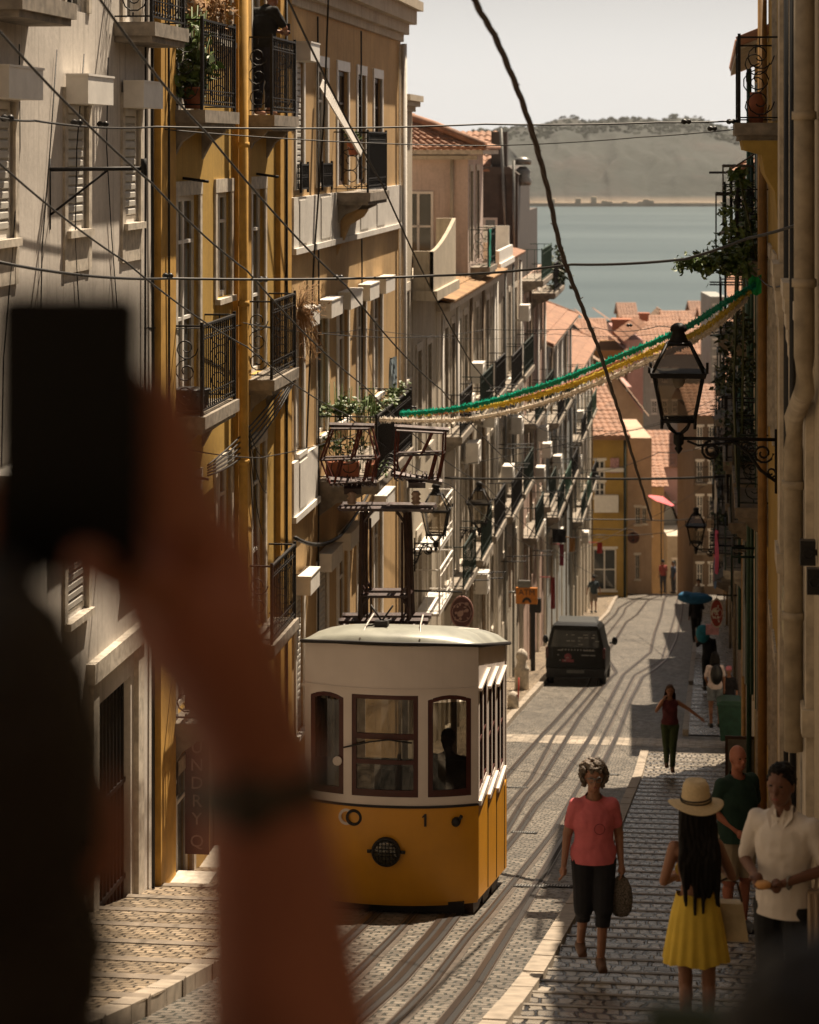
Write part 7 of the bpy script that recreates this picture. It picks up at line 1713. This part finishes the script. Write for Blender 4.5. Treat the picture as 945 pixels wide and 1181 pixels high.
o = fbox('brown_bend_house','dark brown house with iron balconies on the right where the street bends',800,846,478,134,P_dk,8,ZR(134)-1,[(x,x+7,y,y+24) for x in (804,818,832) for y in (492,532,572,612,650)],'slope',rh=1.2,roofmat=M_tilec)
for k,(x0,y0) in enumerate(((802,556),(816,516),(801,636),(815,596),(829,556),(830,636))):
    sc_=134/F; a_=(x0-800)*sc_; top_=14+0; zz=(-(y0-HY)*134/F)-o.location.z; q=MB(); q.box(a_,a_+.62,-.6,-.002,zz-.1,zz); bo=lpart('balcony', q, M_slab, o); q=MB()
    for j in range(8): q.box(a_+j*.085,a_+j*.085+.018,-.6,-.58,zz,zz+.9)
    q.box(a_,a_+.62,-.61,-.57,zz+.9,zz+.94); [q.box(x_,x_+.02,-.58,-.0,zz+.9,zz+.93) for x_ in (a_,a_+.6)]; lpart('railing', q, M_iron, bo)
for i,(px0,px1,py,D,c_) in enumerate(((690,720,452,300,P_gy),(648,676,402,210,P_or),(740,768,440,225,P_sal),(664,700,392,260,P_pk2))):
    fbox('town_house',('pale','orange','salmon','rosy')[i]+' small roofed house tucked in the dense far town, '+('behind the tinsel','by the grey wall','under the lantern wire','below the water')[i],px0,px1,py,D,c_,8,-46,[(px0+8,px0+13,py+10,py+20)],('slope','right','slope','slope')[i],rh=2.0)
# densely packed small houses stepping down to the water
rr=random.Random(11)
tones=[('ochre',P_or),('rosy',P_pk2),('greyish',P_gy),('sandy',P_sal),('cream',P_cream),('yellow',P_ylf),('slate',P_greyb)]
places=[('beside the rose chimney',716,366,330),('under the garland near the water',752,372,340),('at the water edge left of the lantern',690,374,320),('just right of the twisted cable',722,384,290),('above the long grey block',775,384,300),('left of the lantern cap',738,392,250),('below the orange gable',700,428,200),('between the tinsel strands',672,420,185),('behind the yellow end house chimney',705,446,172),('right of the orange side house',748,414,222),('above the street end house',776,560,190),('over the shaded lower house',756,548,185),('left of the far lantern',770,590,178),('under the lantern glass',790,520,200),('near the right hand tiled roofs',812,376,290),('beside the terrace block',800,366,310),('lowest row by the pink parasol',762,604,170)]
for i,(pl,px,py,D) in enumerate(places):
    nm_,mt_=tones[i%7]; wd=rr.uniform(14,24); rf=('slope','gable_front','right','left','slope')[i%5]
    fbox('town_house', 'small %s house with %s tiled roof, %s'%(nm_,('brown','pale','worn red')[i%3],pl), px,px+wd,py,D,mt_,7,-48,[(px+3,px+6,py+5,py+11),(px+wd-7,px+wd-4,py+5,py+11),(px+3,px+6,py+17,py+23)],rf,rh=rr.uniform(1.2,2.2),roofmat=(M_tilec,M_tileb,M_tile)[i%3])
    for k in range(2):
        pass
# chimneys
for px,py,D,lb in ((743,363,230,'square brick chimney rising over the pale shallow roof'),(717,370,214,'stout rose chimney stack beside the tinsel wire')):
    c=S(px,py,D); q=MB(); w2_=.45 if D>220 else .8; q.box(c.x-w2_,c.x+w2_,c.y-w2_,c.y+w2_,c.z-3,c.z); q.box(c.x-w2_-.1,c.x+w2_+.1,c.y-w2_-.1,c.y+w2_+.1,c.z,c.z+.2); single('chimney_stack', q, M_terra, lb, 'chimney', (c.x,c.y,c.z-3))
# ================================================================ WATER, SHORE, HILL
m, nt, b = newmat('bay_water'); v = coord(nt, scale=(.03,.25,1)); f = noisen(nt, v, 1.0, 6, .6)
nt.links.new(ramp(nt, noisen(nt, coord(nt,scale=(.0018,.009,1)),1,5), [(.35,(.04,.07,.082)),(.65,(.068,.103,.115))]), b.inputs['Base Color']); b.inputs['Roughness'].default_value=.32
b.inputs['Specular IOR Level'].default_value=.25; bump(nt,b,f,.8,.6)
ZW=-53.7
g=MB(); g.quad((-3000,400,ZW),(3500,400,ZW),(3500,9000,ZW),(-3000,9000,ZW)); struct('water', g, m)
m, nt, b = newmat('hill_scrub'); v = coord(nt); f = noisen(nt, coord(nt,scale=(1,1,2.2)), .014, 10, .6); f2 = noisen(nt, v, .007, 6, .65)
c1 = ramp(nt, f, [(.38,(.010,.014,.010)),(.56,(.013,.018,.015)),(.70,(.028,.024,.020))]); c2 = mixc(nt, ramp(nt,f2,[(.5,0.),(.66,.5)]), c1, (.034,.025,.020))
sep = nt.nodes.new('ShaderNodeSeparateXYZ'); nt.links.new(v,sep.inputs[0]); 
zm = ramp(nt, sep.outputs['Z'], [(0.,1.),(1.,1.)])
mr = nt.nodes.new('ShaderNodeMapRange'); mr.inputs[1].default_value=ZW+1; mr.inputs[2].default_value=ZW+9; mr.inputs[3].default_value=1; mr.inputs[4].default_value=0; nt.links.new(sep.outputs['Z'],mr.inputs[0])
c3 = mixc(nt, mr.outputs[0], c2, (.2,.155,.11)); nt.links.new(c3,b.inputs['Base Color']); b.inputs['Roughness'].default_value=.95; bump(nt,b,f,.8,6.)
g=MB(); nx_,ny_=150,26; vs=[]
def hillpt(i,j):
    px = 380+ (1000-380)*i/nx_; Y = 2215+ j*26 ; k=kk(px); D=Y
    t=j/ny_; crest = 30+9*noise.noise(Vector((px*.012,0,3)))+5*noise.noise(Vector((px*.05,0,7)))
    if px>800: crest -= (px-800)*.22
    if px<660: crest -= (660-px)*.12
    prof = 0.0 if j==0 else (4/85 if j==1 else min(1,(.10+.95*(t*1.55)**.75)))
    z = ZW-1+(crest-ZW)*prof + (7*noise.noise(Vector((px*.05,j*.35,1)))+4*noise.noise(Vector((px*.13,j*.8,5))))*(1 if j>1 else .1)*(1-.5*t)
    X=k*D + 14*noise.noise(Vector((px*.03,j*.3,2)));Y2=Y+(40*noise.noise(Vector((px*.02,j*.2,9))) if j>1 else 12*noise.noise(Vector((px*.02,0,9))))
    return (X*CA-Y2*SA, X*SA+Y2*CA, z)
g.add([hillpt(i,j) for j in range(ny_+1) for i in range(nx_+1)],[(j*(nx_+1)+i,j*(nx_+1)+i+1,(j+1)*(nx_+1)+i+1,(j+1)*(nx_+1)+i) for j in range(ny_) for i in range(nx_)],0,True)
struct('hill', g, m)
# scrub and trees along the crest and slope
def crestD(px,j): 
    p=hillpt((px-380)/(620)*nx_, j); return Vector(p)
q=MB(); rr=random.Random(3)
for i in range(1500):
    px=rr.uniform(420,900); j=rr.uniform(11.5,16); p=crestD(px,j); s_=rr.uniform(1.5,3.6)
    for k in range(5):
        d=Vector((rr.uniform(-1,1),rr.uniform(-1,1),rr.uniform(-.2,1)))*s_*.5; e=s_*rr.uniform(.3,.6); c=p+d+Vector((0,0,s_*.3))
        q.add([c+Vector((-e,0,-e*.5)),c+Vector((e,0,-e*.4)),c+Vector((e*.3,e*.5,e*.7)),c+Vector((-e*.4,-e*.3,e*.6))],[(0,1,2),(0,2,3),(1,2,3)])
struct('scrub', q, simple('scrub_leaf',(.034,.042,.027),.9,0,.5,.05,0), kind='stuff')
for i,(px,py,lab) in enumerate(((624,153,'tall palm-like tree on the far hill crest, left of the pair'),(634,151,'slim tree on the hill crest next to the palm-like tree'),(700-53,150,'rounded tree standing on the crest beside the hilltop house'),(605,160,'low bushy tree on the far crest near the tiled roof'))):
    D=2560; sc_=D/F; c=S(px,py,D); T=thing('hilltop_tree',lab,'tree',(c.x,c.y,c.z-12*sc_)); q=MB(); q.tube([(c.x,c.y,c.z-14*sc_),(c.x,c.y,c.z)],[.6,.3],5); part('trunk',q,M_wood,T); q=MB(); leafmesh(q,(c.x,c.y,c.z),5.5*sc_ if i else 4*sc_,120,3.2,(1.1,1,.6)); part('crown',q,M_leafd,T)
for px,py,wd,h,lab,rc in ((682,158,46,5,'long low house with orange roof on top of the far hill',(.5,.22,.12)),(822,163,26,5,'white building on the right shoulder of the far hill',(.6,.55,.5))):
    D=2570; sc_=D/F; c=S(px,py,D); T=thing('hilltop_house',lab,'building',(c.x,c.y,c.z-8)); q=MB(); q.box(c.x-wd*.5*sc_,c.x+wd*.5*sc_,c.y-8,c.y+8,c.z-h*sc_-6,c.z-4*sc_); part('wall',q,M_white,T)
    q=MB(); a=wd*.5*sc_; q.add([(c.x-a-1,c.y-9,c.z-4*sc_),(c.x+a+1,c.y-9,c.z-4*sc_),(c.x+a*.5,c.y,c.z+4.5*sc_),(c.x-a*.3,c.y,c.z+4.5*sc_),(c.x-a-1,c.y+9,c.z-4*sc_),(c.x+a+1,c.y+9,c.z-4*sc_)],[(0,1,2,3),(5,4,3,2),(1,5,2),(4,0,3)]); part('roof',q,simple('far_roof_%d'%px,rc,.8),T)
# quay on the far shore
g=MB(); 
for i in range(60):
    px=520+i*6; c=S(px,238,2205); h=rr.uniform(1,6) if rr.random()<.35 else .4
    g.box(c.x,c.x+5.2,c.y-3,c.y+6,ZW-1,ZW+3+h)
single('far_quay', g, simple('quay_stone',(.42,.33,.24),.9,0,.3,.05,0), 'sandy quay wall and sheds along the far shore of the bay', 'quay', (300,2190,ZW))

# ================================================================ HAZE
hz = MB(); a0=W(-20,0,0)
me = bpy.data.meshes.new('haze'); X0,X1,Y0,Y1,Z0,Z1=-650,1150,-95,3100,-64,92
bmx=MB(); bmx.box(X0,X1,Y0,Y1,Z0,Z1); ho = bpy.data.objects.new('haze', bmx.mesh('haze',[])); COL.objects.link(ho); ho['kind']='stuff'
m = bpy.data.materials.new('haze'); m.use_nodes=True; nt=m.node_tree; nt.nodes.clear(); out=nt.nodes.new('ShaderNodeOutputMaterial'); pv=nt.nodes.new('ShaderNodeVolumePrincipled')
pv.inputs['Density'].default_value=HAZE; pv.inputs['Color'].default_value=(.93,.95,.97,1); pv.inputs['Anisotropy'].default_value=.2; nt.links.new(pv.outputs[0],out.inputs['Volume'])
ho.data.materials.append(m)

# ================================================================ LIGHT, SKY, CAMERA
azr = math.radians(AZ_REL)+A; el = math.radians(ELEV)
sd = Vector((math.sin(azr)*math.cos(el), math.cos(azr)*math.cos(el), math.sin(el)))
ld = bpy.data.lights.new('sun','SUN'); ld.energy=SUN_E; ld.angle=math.radians(.53); ld.color=SUN_C
lo = bpy.data.objects.new('sun', ld); COL.objects.link(lo); lo.rotation_euler = (-sd).to_track_quat('-Z','Y').to_euler(); lo.location=(0,0,60)
w = bpy.data.worlds.new('World'); scene.world=w; w.use_nodes=True; nt=w.node_tree; bg=nt.nodes['Background']
sk=nt.nodes.new('ShaderNodeTexSky'); sk.sky_type='NISHITA'; sk.sun_disc=False; sk.sun_elevation=el; sk.sun_rotation=azr; sk.dust_density=SKY_DUST; sk.air_density=1.0; sk.ozone_density=1.0; sk.altitude=0
hsv=nt.nodes.new('ShaderNodeHueSaturation'); hsv.inputs['Saturation'].default_value=SKY_SAT
mx=nt.nodes.new('ShaderNodeMix'); mx.data_type='RGBA'; mx.blend_type='MULTIPLY'; mx.inputs[0].default_value=1; mx.inputs[7].default_value=(*SKY_TINT,1)
tc=nt.nodes.new('ShaderNodeTexCoord'); sx_=nt.nodes.new('ShaderNodeSeparateXYZ'); nt.links.new(tc.outputs['Generated'],sx_.inputs[0])
mrr=nt.nodes.new('ShaderNodeMapRange'); mrr.interpolation_type='SMOOTHSTEP'; mrr.inputs[1].default_value=.03; mrr.inputs[2].default_value=HZ_TOP; mrr.inputs[3].default_value=1; mrr.inputs[4].default_value=0; nt.links.new(sx_.outputs['Z'],mrr.inputs[0])
hz_=nt.nodes.new('ShaderNodeMix'); hz_.data_type='RGBA'; lw=nt.nodes.new('ShaderNodeMapRange'); lw.inputs[1].default_value=-.12; lw.inputs[2].default_value=-.03; nt.links.new(sx_.outputs['Z'],lw.inputs[0]); ml=nt.nodes.new('ShaderNodeMath'); ml.operation='MULTIPLY'; nt.links.new(mrr.outputs[0],ml.inputs[0]); nt.links.new(lw.outputs[0],ml.inputs[1]); nt.links.new(ml.outputs[0],hz_.inputs[0]); hz_.inputs[7].default_value=(*[c*HZ_L/SKY_E for c in HZ_C],1)
nt.links.new(sk.outputs[0],hsv.inputs['Color']); nt.links.new(hsv.outputs[0],mx.inputs[6]); nt.links.new(mx.outputs[2],hz_.inputs[6]); nt.links.new(hz_.outputs[2],bg.inputs[0]); bg.inputs[1].default_value=SKY_E
cam=bpy.data.cameras.new('camera'); co=bpy.data.objects.new('camera',cam); COL.objects.link(co); scene.camera=co
co.location=(0,0,0); co.rotation_euler=(PI/2,0,0); cam.sensor_fit='HORIZONTAL'; cam.sensor_width=24; cam.lens=24*F/945; cam.shift_y=-(590.5-HY)/945; cam.clip_start=.05; cam.clip_end=20000
cam.dof.use_dof=True; cam.dof.focus_distance=26; cam.dof.aperture_fstop=2.7
vs_=scene.view_settings; vs_.view_transform='Standard'; vs_.look='None'; vs_.exposure=EXPO; vs_.gamma=1; vs_.use_curve_mapping=False
scene.cycles.max_bounces=6; scene.cycles.transparent_max_bounces=12; scene.cycles.volume_bounces=0; scene.cycles.use_denoising=True
for o in scene.objects:
    for k_ in ('org','J'):
        if k_ in o: del o[k_]
